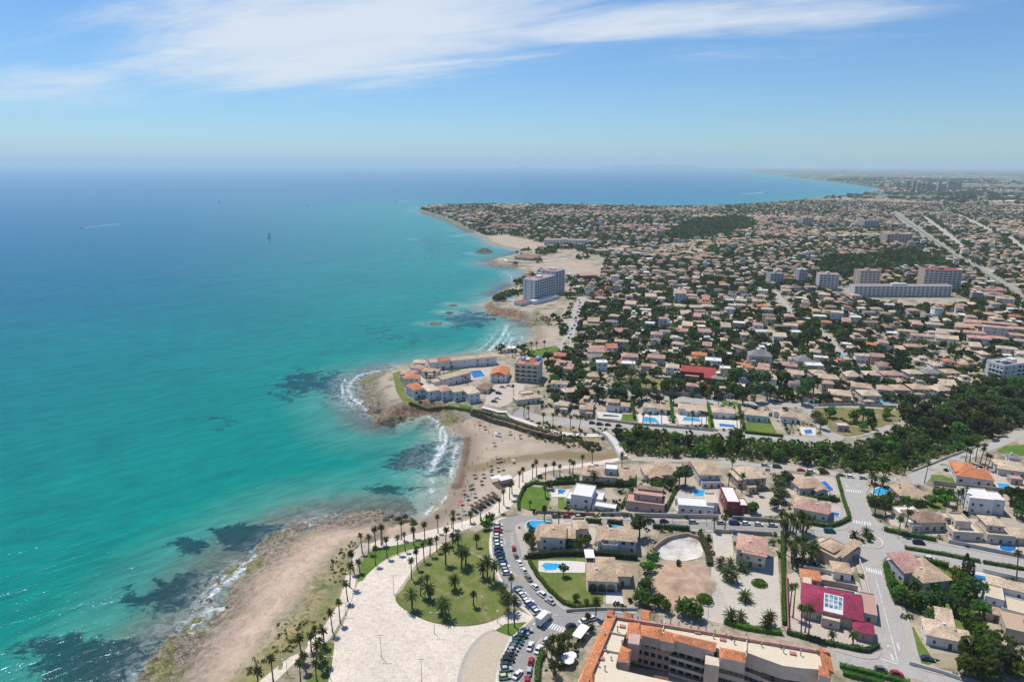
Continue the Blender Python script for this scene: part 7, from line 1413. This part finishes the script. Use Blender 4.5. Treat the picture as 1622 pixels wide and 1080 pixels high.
# lattice mast on the headland
x,y,z=G(833,327); mst=empty('radio_mast',(x,y,z),label='thin lattice radio mast on the headland',category='mast'); MB().cyl(0,0,0,46,0.7,0.35,4).build('mast',['grey_metal'],mst)
# ------------------------------------------------------------------ the town that fills the plain
KB=[]
for W_ in KEEP:
    A_=np.array(W_); KB.append((A_[:,0].min()-8,A_[:,0].max()+8,A_[:,1].min()-8,A_[:,1].max()+8,W_))
FA=np.array(FOOT)
def clear(X,Y,m,foot=True):
    """which points are free of roads, yards and built footprints"""
    ok=np.ones(len(X),bool)
    for x0,x1,y0,y1,W_ in KB:
        k=np.where((X>x0)&(X<x1)&(Y>y0)&(Y<y1))[0]
        for s in range(0,len(k),2500):
            q=k[s:s+2500]; ok[q]&=poly_d(W_,X[q],Y[q])<-m
    if foot:
        for fx,fy,fr in FA:
            k=(np.abs(X-fx)<fr+m)&(np.abs(Y-fy)<fr+m); ok[k]&=np.hypot(X[k]-fx,Y[k]-fy)>fr+m*0.6
    return ok
def inpoly(P,polys,m=0):
    o=np.zeros(len(P),bool)
    for w in polys:
        for s in range(0,len(P),2500): o[s:s+2500]|=poly_d(w,P[s:s+2500,0],P[s:s+2500,1])>-m
    return o
a0,a1=G(1000,622),G(1240,641); TA=math.atan2(a1.y-a0.y,a1.x-a0.x); ct,st_=math.cos(TA),math.sin(TA)
rg=np.random.default_rng(77)
rows=[]; v=-420.0; k=0
while v<3200:
    rows.append(v); v+=20.0 if k%2==0 else 27.0; k+=1
us=np.arange(-1200,3600,17.0)
U,Vv=np.meshgrid(us,np.array(rows)); Vv=Vv+14.0*np.sin(U/170.0)+6.0*np.sin(U/61.0+Vv/90.0); U=U+rg.uniform(-5.5,5.5,U.shape)+9.0*np.sin(Vv/120.0); Vv=Vv+rg.uniform(-4,4,U.shape)
X=a0.x+U.ravel()*ct-Vv.ravel()*st_; Y=a0.y+U.ravel()*st_+Vv.ravel()*ct
px_,py_=px_arr(X,Y,np.full(len(X),TOWN)); k=(Y>250)&(px_>560)&(px_<1760)&(py_<642)|((px_>1665)&(px_<2150)&(py_<1120)&(py_>300)&(Y>90)); X,Y=X[k],Y[k]; px_,py_=px_[k],py_[k]
D=np.concatenate([coast_d(X[s:s+2500],Y[s:s+2500])[0] for s in range(0,len(X),2500)])
SANDW=[[tuple(v_[:2]) for v_ in GP(p)] for p in SAND]
SPIT=[tuple(at_z(*p,3)) for p in [(760,420),(765,408),(815,400),(905,398),(960,412),(950,445),(925,450),(890,440),(860,430)]]
HOTEL=[tuple(at_z(*p,5)) for p in [(765,490),(790,455),(900,452),(905,470),(885,555),(848,552),(840,505)]]
PEN=[tuple(at_z(*p,5)) for p in [(560,660),(560,580),(780,560),(862,580),(860,640),(780,650),(640,665)]]
PINES=[tuple(at_z(*p,8)) for p in [(1065,385),(1062,365),(1100,352),(1180,345),(1200,358),(1150,372)]]
PINES2=[tuple(at_z(*p,8)) for p in [(1300,432),(1320,410),(1400,402),(1450,396),(1500,420),(1520,428),(1455,420),(1400,428),(1340,442)]]
PTS=np.stack([X,Y],1)
ok=(D>14)&clear(X,Y,6)&~inpoly(PTS,SANDW+[SPIT,HOTEL,PEN,WOOD,RAVP,PINES,PINES2],4)&(rg.random(len(X))<0.62+0.4*hashn(X,Y,90.0,44))&(np.hypot(X,Y)<3600)
X,Y,px_,py_=X[ok],Y[ok],px_[ok],py_[ok]; DI=np.hypot(X,Y); o_=np.argsort(DI); X,Y,px_,py_,DI=X[o_],Y[o_],px_[o_],py_[o_],DI[o_]
NH=len(X); print('town houses',NH)
inv=(px_>-10)&(px_<1632)&(py_<642)
WC=['white','cream','pale','tan','pink','grey','ochre']; WP=[.36,.20,.18,.08,.07,.08,.03]; RC=['tan','sand','rose','brown','pink','terracotta','orange','grey','white','red']; RP=[.25,.25,.13,.12,.08,.05,.025,.05,.04,.005]
wci=rg.choice(len(WC),NH,p=WP); rci=rg.choice(len(RC),NH,p=RP); HW=rg.uniform(6.5,12.5,NH); HD=rg.uniform(6.0,10,NH); HH=rg.choice([3.4,3.6,5.6,6.2,6.4],NH,p=[.25,.2,.25,.2,.1]); HR=TA+rg.uniform(-0.22,0.22,NH)+np.where(rg.random(NH)<0.12,math.pi/2,0)
ZN=hashn(X,Y,150.0,66); ROWS=(ZN>0.66)&(DI>560); HW=np.where(ROWS,rg.uniform(14,18,NH),HW); HR=np.where(ROWS,TA+0.5*(hashn(X,Y,300.0,67)-0.5),HR); HH=np.where(ROWS,np.where(hashn(X,Y,150.0,68)>0.5,6.4,5.8),HH)
zc=(hashn(X,Y,150.0,69)*3.99).astype(int); rci=np.where(ROWS,np.array([2,0,1,4])[zc],rci); wci=np.where(ROWS,np.array([0,1,0,2])[zc],wci)
tall=(rg.random(NH)<0.05)&(DI>560); HH=np.where(tall,rg.uniform(8.5,12,NH),HH); FL=(rg.random(NH)<0.13)&~ROWS; rci=np.where(FL,8,rci)
HZ=np.concatenate([tz(X[s:s+2500],Y[s:s+2500]) for s in range(0,NH,2500)])
WN={'white':'white','cream':'cream','pale':'pale','tan':'tan','pink':'pink','grey':'grey','ochre':'ochre'}; RN={'tan':'tan','sand':'sandy','rose':'rosy','brown':'brown','pink':'pinkish','terracotta':'terracotta','orange':'orange','grey':'grey','white':'white flat','red':'red'}
NOBJ=int(sum(1 for o in S.objects if o.parent is None and o.get('category')=='house')); NIND=max(0,300-NOBJ)
front=np.where(inv)[0][:NIND]; isf=np.zeros(NH,bool); isf[front]=True
r2=random.Random(4)
for i in front:
    w,d,h=HW[i],HD[i],HH[i]; rc=RC[rci[i]]; wc=WC[wci[i]]; rf='flat' if rc=='white' else r2.choice(['hip','hip','hip','gable','mono'])
    bl=[(0,w,0,d,0,h,rf,rc)]; q=r2.random()
    if q<0.45: bl.append((r2.choice([-0.35,0.7])*w,r2.choice([0.25,1.25])*w,-2.5,d*0.5,0,3.0,rf if rf!='gable' else 'hip',rc))
    elif q<0.7: bl.append((0.15*w,0.6*w,-3.2,0.5,0,3.0,'terrace','sand'))
    if h<4 and r2.random()<0.5: bl.append((0.3*w,0.7*w,1.5,d-1.5,h,h+2.6,rf if rf!='mono' else 'hip',rc))
    bl=[(min(b[0],b[1]-2),)+b[1:] for b in bl]
    c,s=math.cos(HR[i]),math.sin(HR[i])
    house('house',bl,(X[i]-c*w/2+s*d/2,Y[i]-s*w/2-c*d/2,HZ[i]),HR[i],wc,None,f'{WN[wc]} house with {RN[rc]} roof','house',1 if DI[i]<640 else 0.5 if False else 1,1 if DI[i]<620 else 0,'villas of the town',(px_[i],py_[i]),DI[i]<560)
# the rest of the town, one mass
def mass_houses(X,Y,Z,w,d,h,rz,wcol,rcol,flat,name,label,wins=True):
    n=len(X); c,s=np.cos(rz),np.sin(rz); VV=[];FF=[];CO=[];MI=[]
    def pts(lx,ly,lz): return np.stack([X+c*lx-s*ly,Y+s*lx+c*ly,Z+lz],1)
    hw,hd=w/2,d/2; B=[pts(-hw,-hd,-0.5),pts(hw,-hd,-0.5),pts(hw,hd,-0.5),pts(-hw,hd,-0.5),pts(-hw,-hd,h),pts(hw,-hd,h),pts(hw,hd,h),pts(-hw,hd,h)]
    o=0.5; rise=np.where(flat,0.02,np.minimum(w,d)*0.2); ins=np.where(flat,hw*0.98,np.minimum(hd,hw*0.9)); E=[pts(-hw-o,-hd-o,h+0.05),pts(hw+o,-hd-o,h+0.05),pts(hw+o,hd+o,h+0.05),pts(-hw-o,hd+o,h+0.05),pts(-(hw-ins*0.95),0*h,h+0.1+rise),pts(hw-ins*0.95,0*h,h+0.1+rise)]
    V_=np.stack(B+E,1); m=V_.shape[1]; base=(np.arange(n)*m)[:,None]
    T=[(0,1,5,0),(0,5,4,0),(1,2,6,0),(1,6,5,0),(2,3,7,0),(2,7,6,0),(3,0,4,0),(3,4,7,0),(8,9,13,1),(8,13,12,1),(10,11,12,1),(10,12,13,1),(9,10,13,1),(11,8,12,1)]
    F_=np.concatenate([base+np.array(t[:3])[None] for t in T]); M_=np.concatenate([np.full(n,t[3]) for t in T]); C_=np.concatenate([(rcol if t[3] else wcol) for t in T]); Vt=V_.reshape(-1,3)
    if wins:
        W2=[];k=0
        for fx in (-0.28,0.02,0.3):
            a=1.0; q=[pts(fx*w-0.6,-hd-0.05,1.0),pts(fx*w+0.6,-hd-0.05,1.0),pts(fx*w+0.6,-hd-0.05,np.minimum(2.4,h-0.3)),pts(fx*w-0.6,-hd-0.05,np.minimum(2.4,h-0.3))]; W2.append(np.stack(q,1))
            q=[pts(fx*w-0.6,-hd-0.05,h-2.0),pts(fx*w+0.6,-hd-0.05,h-2.0),pts(fx*w+0.6,-hd-0.05,h-0.7),pts(fx*w-0.6,-hd-0.05,h-0.7)]; W2.append(np.stack(q,1))
        W2=np.concatenate(W2); nb=len(Vt); q=np.arange(len(W2))*4+nb; Vt=np.concatenate([Vt,W2.reshape(-1,3)]); F2=np.concatenate([np.stack([q,q+1,q+2],1),np.stack([q,q+2,q+3],1)]); F_=np.concatenate([F_,F2]); M_=np.concatenate([M_,np.full(len(F2),2)]); C_=np.concatenate([C_,np.zeros((len(F2),3))])
    return link(name,np_mesh(name,Vt,F_,['far_wall','far_roof','glass'],fcol=C_,mi=M_),kind='stuff',label=label,category='houses')
rest=np.where(~isf)[0]; wcA=np.array([WALLC[WC[i]] for i in wci]); rcA=np.array([ROOFC[RC[i]] for i in rci]); jit=rg.uniform(0.68,1.18,(NH,1))
mass_houses(X[rest],Y[rest],HZ[rest],HW[rest],HD[rest],HH[rest],HR[rest],(wcA*jit)[rest],(rcA*jit)[rest],(rci[rest]==8),'distant_houses','dense town of small villas stretching to the headland and motorway')
# second wings on many of them, part of the same mass
k=rest[rg.random(len(rest))<0.6]; a=HR[k]; off=rg.uniform(4,7,len(k)); sd=np.where(rg.random(len(k))<0.5,1,-1)
mass_houses(X[k]+np.cos(a)*off*sd+np.sin(a)*3,Y[k]+np.sin(a)*off*sd-np.cos(a)*3,HZ[k],HW[k]*0.55,HD[k]*0.7,np.full(len(k),3.0),a,(wcA*jit)[k],(rcA*jit)[k],(rci[k]==8),'distant_houses','lower wings and garages of the distant town',False)
# stair heads and upper rooms, pale patios and garden walls, part of the same mass
k=rest[rg.random(len(rest))<0.38]; a=HR[k]; off=rg.uniform(-0.3,0.3,len(k))*HW[k]
mass_houses(X[k]+np.cos(a)*off,Y[k]+np.sin(a)*off,HZ[k]+HH[k]*0.6,rg.uniform(3,5.5,len(k)),rg.uniform(3,5,len(k)),HH[k]*0.4+2.3,a,np.clip(wcA*1.15,0,0.8)[k],(rcA*jit)[k],rg.random(len(k))<0.5,'distant_houses','upper rooms and stair heads of the distant town',False)
k=rest[rg.random(len(rest))<0.7]; a=HR[k]; pc=np.array([(0.62,0.55,0.46),(0.5,0.46,0.42),(0.68,0.66,0.62),(0.45,0.33,0.27)])[rg.integers(0,4,len(k))]
mass_houses(X[k]+np.sin(a)*(HD[k]*0.5+3),Y[k]-np.cos(a)*(HD[k]*0.5+3),HZ[k],rg.uniform(6,14,len(k)),rg.uniform(3.5,6,len(k)),np.full(len(k),0.12),a,pc,pc,np.ones(len(k),bool),'distant_patios','pale patios in front of the distant houses',False)
k=rest[rg.random(len(rest))<0.6]; a=HR[k]
mass_houses(X[k]+np.sin(a)*(HD[k]*0.5+6.5),Y[k]-np.cos(a)*(HD[k]*0.5+6.5),HZ[k],rg.uniform(10,16,len(k)),np.full(len(k),0.3),rg.uniform(1.2,2.0,len(k)),a,np.clip(wcA*1.1,0,0.8)[k],np.clip(wcA*1.1,0,0.8)[k],np.ones(len(k),bool),'distant_garden_walls','pale garden walls between the distant plots',False)
# country and towns far inland
n=5200; az_=np.radians(rg.uniform(5,46,n)); rr_=3500*np.exp(rg.uniform(0,1,n)*1.25); X2=rr_*np.sin(az_); Y2=rr_*np.cos(az_)
D2=np.concatenate([coast_d(X2[s:s+2500],Y2[s:s+2500])[0] for s in range(0,n,2500)]); den=hashn(X2+9000,Y2,420.0,9)
k=(D2>60)&(den>0.42); X2,Y2=X2[k],Y2[k]; n=len(X2); Z2=np.concatenate([tz(X2[s:s+2500],Y2[s:s+2500]) for s in range(0,n,2500)])
big_=rg.random(n)<0.06; w2=np.where(big_,rg.uniform(30,90,n),rg.uniform(12,30,n)); rc2=np.array([ROOFC[q] for q in rg.choice(['rose','sand','tan','terracotta','white','pink'],n)]); wc2=np.array([WALLC[q] for q in rg.choice(['cream','pale','white','pink'],n)])
mass_houses(X2,Y2,Z2,w2,rg.uniform(10,24,n),rg.uniform(5,11,n),rg.uniform(-0.4,0.4,n)-0.2,wc2,rc2,big_,'distant_houses','faint far towns and warehouses inland of the bay',False)
# ------------------------------------------------------------------ trees between the houses
NT_IND=int(sum(1 for o in S.objects if o.parent is None and o.get('category')=='tree')); print('trees so far',NT_IND)
def tree_pts(n,rmin,rmax,azlo,azhi,seed):
    g=np.random.default_rng(seed); r_=np.sqrt(g.uniform(rmin**2,rmax**2,n)); a=np.radians(g.uniform(azlo,azhi,n)); return r_*np.sin(a),r_*np.cos(a)
hx=X;hy=Y
def tree_ok(x,y,m,hm):
    D_=np.concatenate([coast_d(x[s:s+2500],y[s:s+2500])[0] for s in range(0,len(x),2500)])
    p_=np.stack([x,y],1); ok=(D_>10)&clear(x,y,m,True)&~inpoly(p_,SANDW+[PEN],3)&~(inpoly(p_,[HOTEL,SPIT])&(hashn(x,y,23.0,55)<0.72))
    # keep off the house footprints: hash of cells
    cell={}
    for i in range(NH): cell.setdefault((int(hx[i]//16),int(hy[i]//16)),[]).append(i)
    for j in np.where(ok)[0]:
        cx,cy=int(x[j]//16),int(y[j]//16)
        for ax in (-1,0,1):
            for ay in (-1,0,1):
                for i in cell.get((cx+ax,cy+ay),()):
                    if (hx[i]-x[j])**2+(hy[i]-y[j])**2<(0.42*(HW[i]+HD[i])*hm)**2: ok[j]=False; break
                if not ok[j]: break
            if not ok[j]: break
    return ok
x1,y1=tree_pts(20000,330,1200,-4,48,1); pq=px_arr(x1,y1,np.full(len(x1),TOWN)); k=(pq[1]<640)&(pq[1]>300)&(pq[0]<1760); x1,y1=x1[k],y1[k]
xe,ye=tree_pts(1600,150,420,36,58,41); pe=px_arr(xe,ye,np.full(len(xe),TOWN)); ke=(pe[0]>1650)&(pe[1]<1150); xe,ye=xe[ke],ye[ke]; x1,y1=np.concatenate([x1,xe]),np.concatenate([y1,ye])
den=hashn(x1,y1,70.0,4); k=rg.random(len(x1))<(0.2+1.1*den); x1,y1=x1[k],y1[k]
k=tree_ok(x1,y1,1.5,0.75); x1,y1=x1[k],y1[k]
pe=px_arr(x1,y1,np.full(len(x1),TOWN)); o_=np.argsort(np.hypot(x1,y1)+np.where(pe[0]>1635,1e5,0)); x1,y1=x1[o_],y1[o_]; NI=max(0,300-NT_IND); print('mid trees',len(x1),'individual',NI)
for i in range(min(NI,len(x1))): tree(x1[i],y1[i],r2.choice([r2.uniform(1.8,3),r2.uniform(3,5.6)]),r2.choice(['pine_tree','broadleaf_tree','pine_tree','olive_tree']),r2)
x1,y1=x1[NI:],y1[NI:]
x2,y2=tree_pts(80000,1200,3300,-9,48,2); pq=px_arr(x2,y2,np.full(len(x2),TOWN)); k=(pq[0]<1740)&(pq[0]>640); x2,y2=x2[k],y2[k]
den=hashn(x2,y2,170.0,5)*0.7+hashn(x2,y2,60.0,6)*0.3; k=rg.random(len(x2))<np.clip(0.1+1.25*den+0.45*(x2<650),0,1); x2,y2=x2[k],y2[k]; k=tree_ok(x2,y2,1.0,0.6); x2,y2=x2[k],y2[k]
def fillP(poly,step,seed): return np.array(fill(poly,step,step*0.4,seed))
P1=fillP(PINES,8.5,5); P2=fillP(PINES2,8.5,6); P1=P1[hashn(P1[:,0],P1[:,1],60.0,3)>0.3]; P2=P2[hashn(P2[:,0],P2[:,1],60.0,3)>0.3]; x2=np.concatenate([x2,P1[:,0],P2[:,0]]); y2=np.concatenate([y2,P1[:,1],P2[:,1]])
x3,y3=tree_pts(9000,3300,9500,2,47,3); D_=np.concatenate([coast_d(x3[s:s+2500],y3[s:s+2500])[0] for s in range(0,len(x3),2500)]); den=hashn(x3,y3,500.0,8); k=(D_>80)&(den>0.45); x3,y3=x3[k],y3[k]
def mass_trees(x,y,r,q,size,hgt,name,label,cols,seed,sink=0.0,flat=0.75):
    g=np.random.default_rng(seed); n=len(x); z=np.concatenate([tz(x[s:s+2500],y[s:s+2500]) for s in range(0,n,2500)])
    R_=g.uniform(*r,n); d=g.normal(size=(n,q,3)); d/=np.linalg.norm(d,axis=2)[:,:,None]; d[:,:,2]=np.abs(d[:,:,2])*1.2-0.35
    P=d*(R_[:,None]*g.uniform(0.55,1.0,(n,q)))[:,:,None]; P[:,:,2]*=flat; P[:,:,0]+=x[:,None]; P[:,:,1]+=y[:,None]; P[:,:,2]+=(z-sink+R_*hgt)[:,None]
    V_,F_=leaf_quads(P.reshape(-1,3),d.reshape(-1,3),np.repeat(R_*size,q),g); C_=np.array(cols)[g.integers(0,len(cols),n)]*g.uniform(0.6,1.5,(n,1)); C_=np.repeat(C_,q,0)*g.uniform(0.75,1.25,(n*q,1))
    print(name,n,len(F_)); return link(name,np_mesh(name,V_,F_,['far_leaf'],fcol=C_),kind='stuff',label=label,category='trees')
GC=[(0.045,0.07,0.03),(0.065,0.10,0.035),(0.085,0.125,0.045),(0.08,0.088,0.052),(0.05,0.066,0.035)]
mass_trees(x1,y1,(1.4,4.6),26,0.36,0.85,'town_trees','garden trees crowding between the villas',GC,1)
mass_trees(x2,y2,(2.4,5.4),9,0.55,0.8,'distant_trees','dark trees scattered through the distant town and headland',GC,2)
mass_trees(x3,y3,(8,18),5,0.6,0.35,'distant_trees','dark groves of the far plain',GC,3,0,0.5)
# scrub of the ravine bed and under the wood; wild shrubs on the dunes
P3=fillP(RAVP,3.2,7); mass_trees(P3[:,0],P3[:,1],(1.5,2.8),24,0.28,0.7,'ravine_scrub','dense green scrub filling the ravine',[(0.07,0.12,0.03),(0.09,0.15,0.035),(0.05,0.085,0.03),(0.11,0.13,0.05)],4)
P3=fillP(WOOD,4.0,8); mass_trees(P3[:,0],P3[:,1],(1.8,3.2),18,0.32,0.5,'wood_scrub','dark undergrowth below the grey green wood',[(0.07,0.09,0.04),(0.09,0.10,0.05)],5)
def shrubs(polys,n,seed,cols,r,name,label,prob=0.5):
    g=np.random.default_rng(seed); pts=[]
    for p in polys:
        w=[tuple(v[:2]) for v in GP(p)]; A_=np.array(w); q=np.stack([g.uniform(A_[:,0].min(),A_[:,0].max(),n),g.uniform(A_[:,1].min(),A_[:,1].max(),n)],1); q=q[poly_d(w,q[:,0],q[:,1])>0.5] if n<3000 else q; pts.append(q[hashn(q[:,0],q[:,1],9.0,seed)>prob])
    P=np.concatenate(pts); mass_trees(P[:,0],P[:,1],r,14,0.36,0.35,name,label,cols,seed)
shrubs(SCRUB[:1],700,31,[(0.14,0.14,0.06),(0.20,0.17,0.09),(0.10,0.11,0.04)],(0.3,0.75),'dune_scrub','low dry shrubs on the shelf above the sea',0.55)
shrubs(SCRUB[1:],500,32,[(0.08,0.09,0.04),(0.13,0.12,0.07)],(0.5,1.2),'dune_scrub','low dune shrubs behind the cove',0.45)
shrubs([[(838,840),(832,826),(846,838),(848,866),(842,880)],[(868,766),(884,758),(915,752),(920,764)],[(1400,780),(1440,774),(1440,800),(1400,830)],[(880,1012),(945,986),(900,1060),(858,1075)],[(1060,616),(1070,600),(1050,598)],[(1405,895),(1500,900),(1500,930),(1420,940)]],160,33,[(0.05,0.08,0.025),(0.08,0.12,0.03),(0.12,0.11,0.05)],(0.5,1.3),'garden_shrubs','small garden shrubs around villas',0.35)
# garden shrubs and potted green over the near villa gardens, off the roads and buildings
x4,y4=tree_pts(7000,170,480,-2,44,12); pq=px_arr(x4,y4,np.full(len(x4),TOWN)); k=(pq[0]>815)&(pq[0]<1700)&(pq[1]<1100)&((pq[1]>738)|((pq[1]<694)&(pq[1]>590)))&~((pq[0]<850)&(pq[1]<770)); x4,y4=x4[k],y4[k]; k=clear(x4,y4,0.8,False); x4,y4=x4[k],y4[k]
k=np.ones(len(x4),bool)
for fx,fy,fr in FA: k&=np.hypot(x4-fx,y4-fy)>fr*0.95
k&=(hashn(x4,y4,14.0,13)>0.5)&~inpoly(np.stack([x4,y4],1),[[tuple(v_[:2]) for v_ in GP([(1030,885),(1040,862),(1075,848),(1110,850),(1126,880),(1128,930),(1112,968),(1040,965),(1028,935)])]]); x4,y4=x4[k],y4[k]
mass_trees(x4,y4,(0.5,1.5),16,0.34,0.45,'garden_shrubs','shrubs and flowerbeds in the gardens of the near villas',[(0.05,0.08,0.025),(0.07,0.11,0.03),(0.10,0.11,0.04),(0.04,0.06,0.025)],14)
settle()
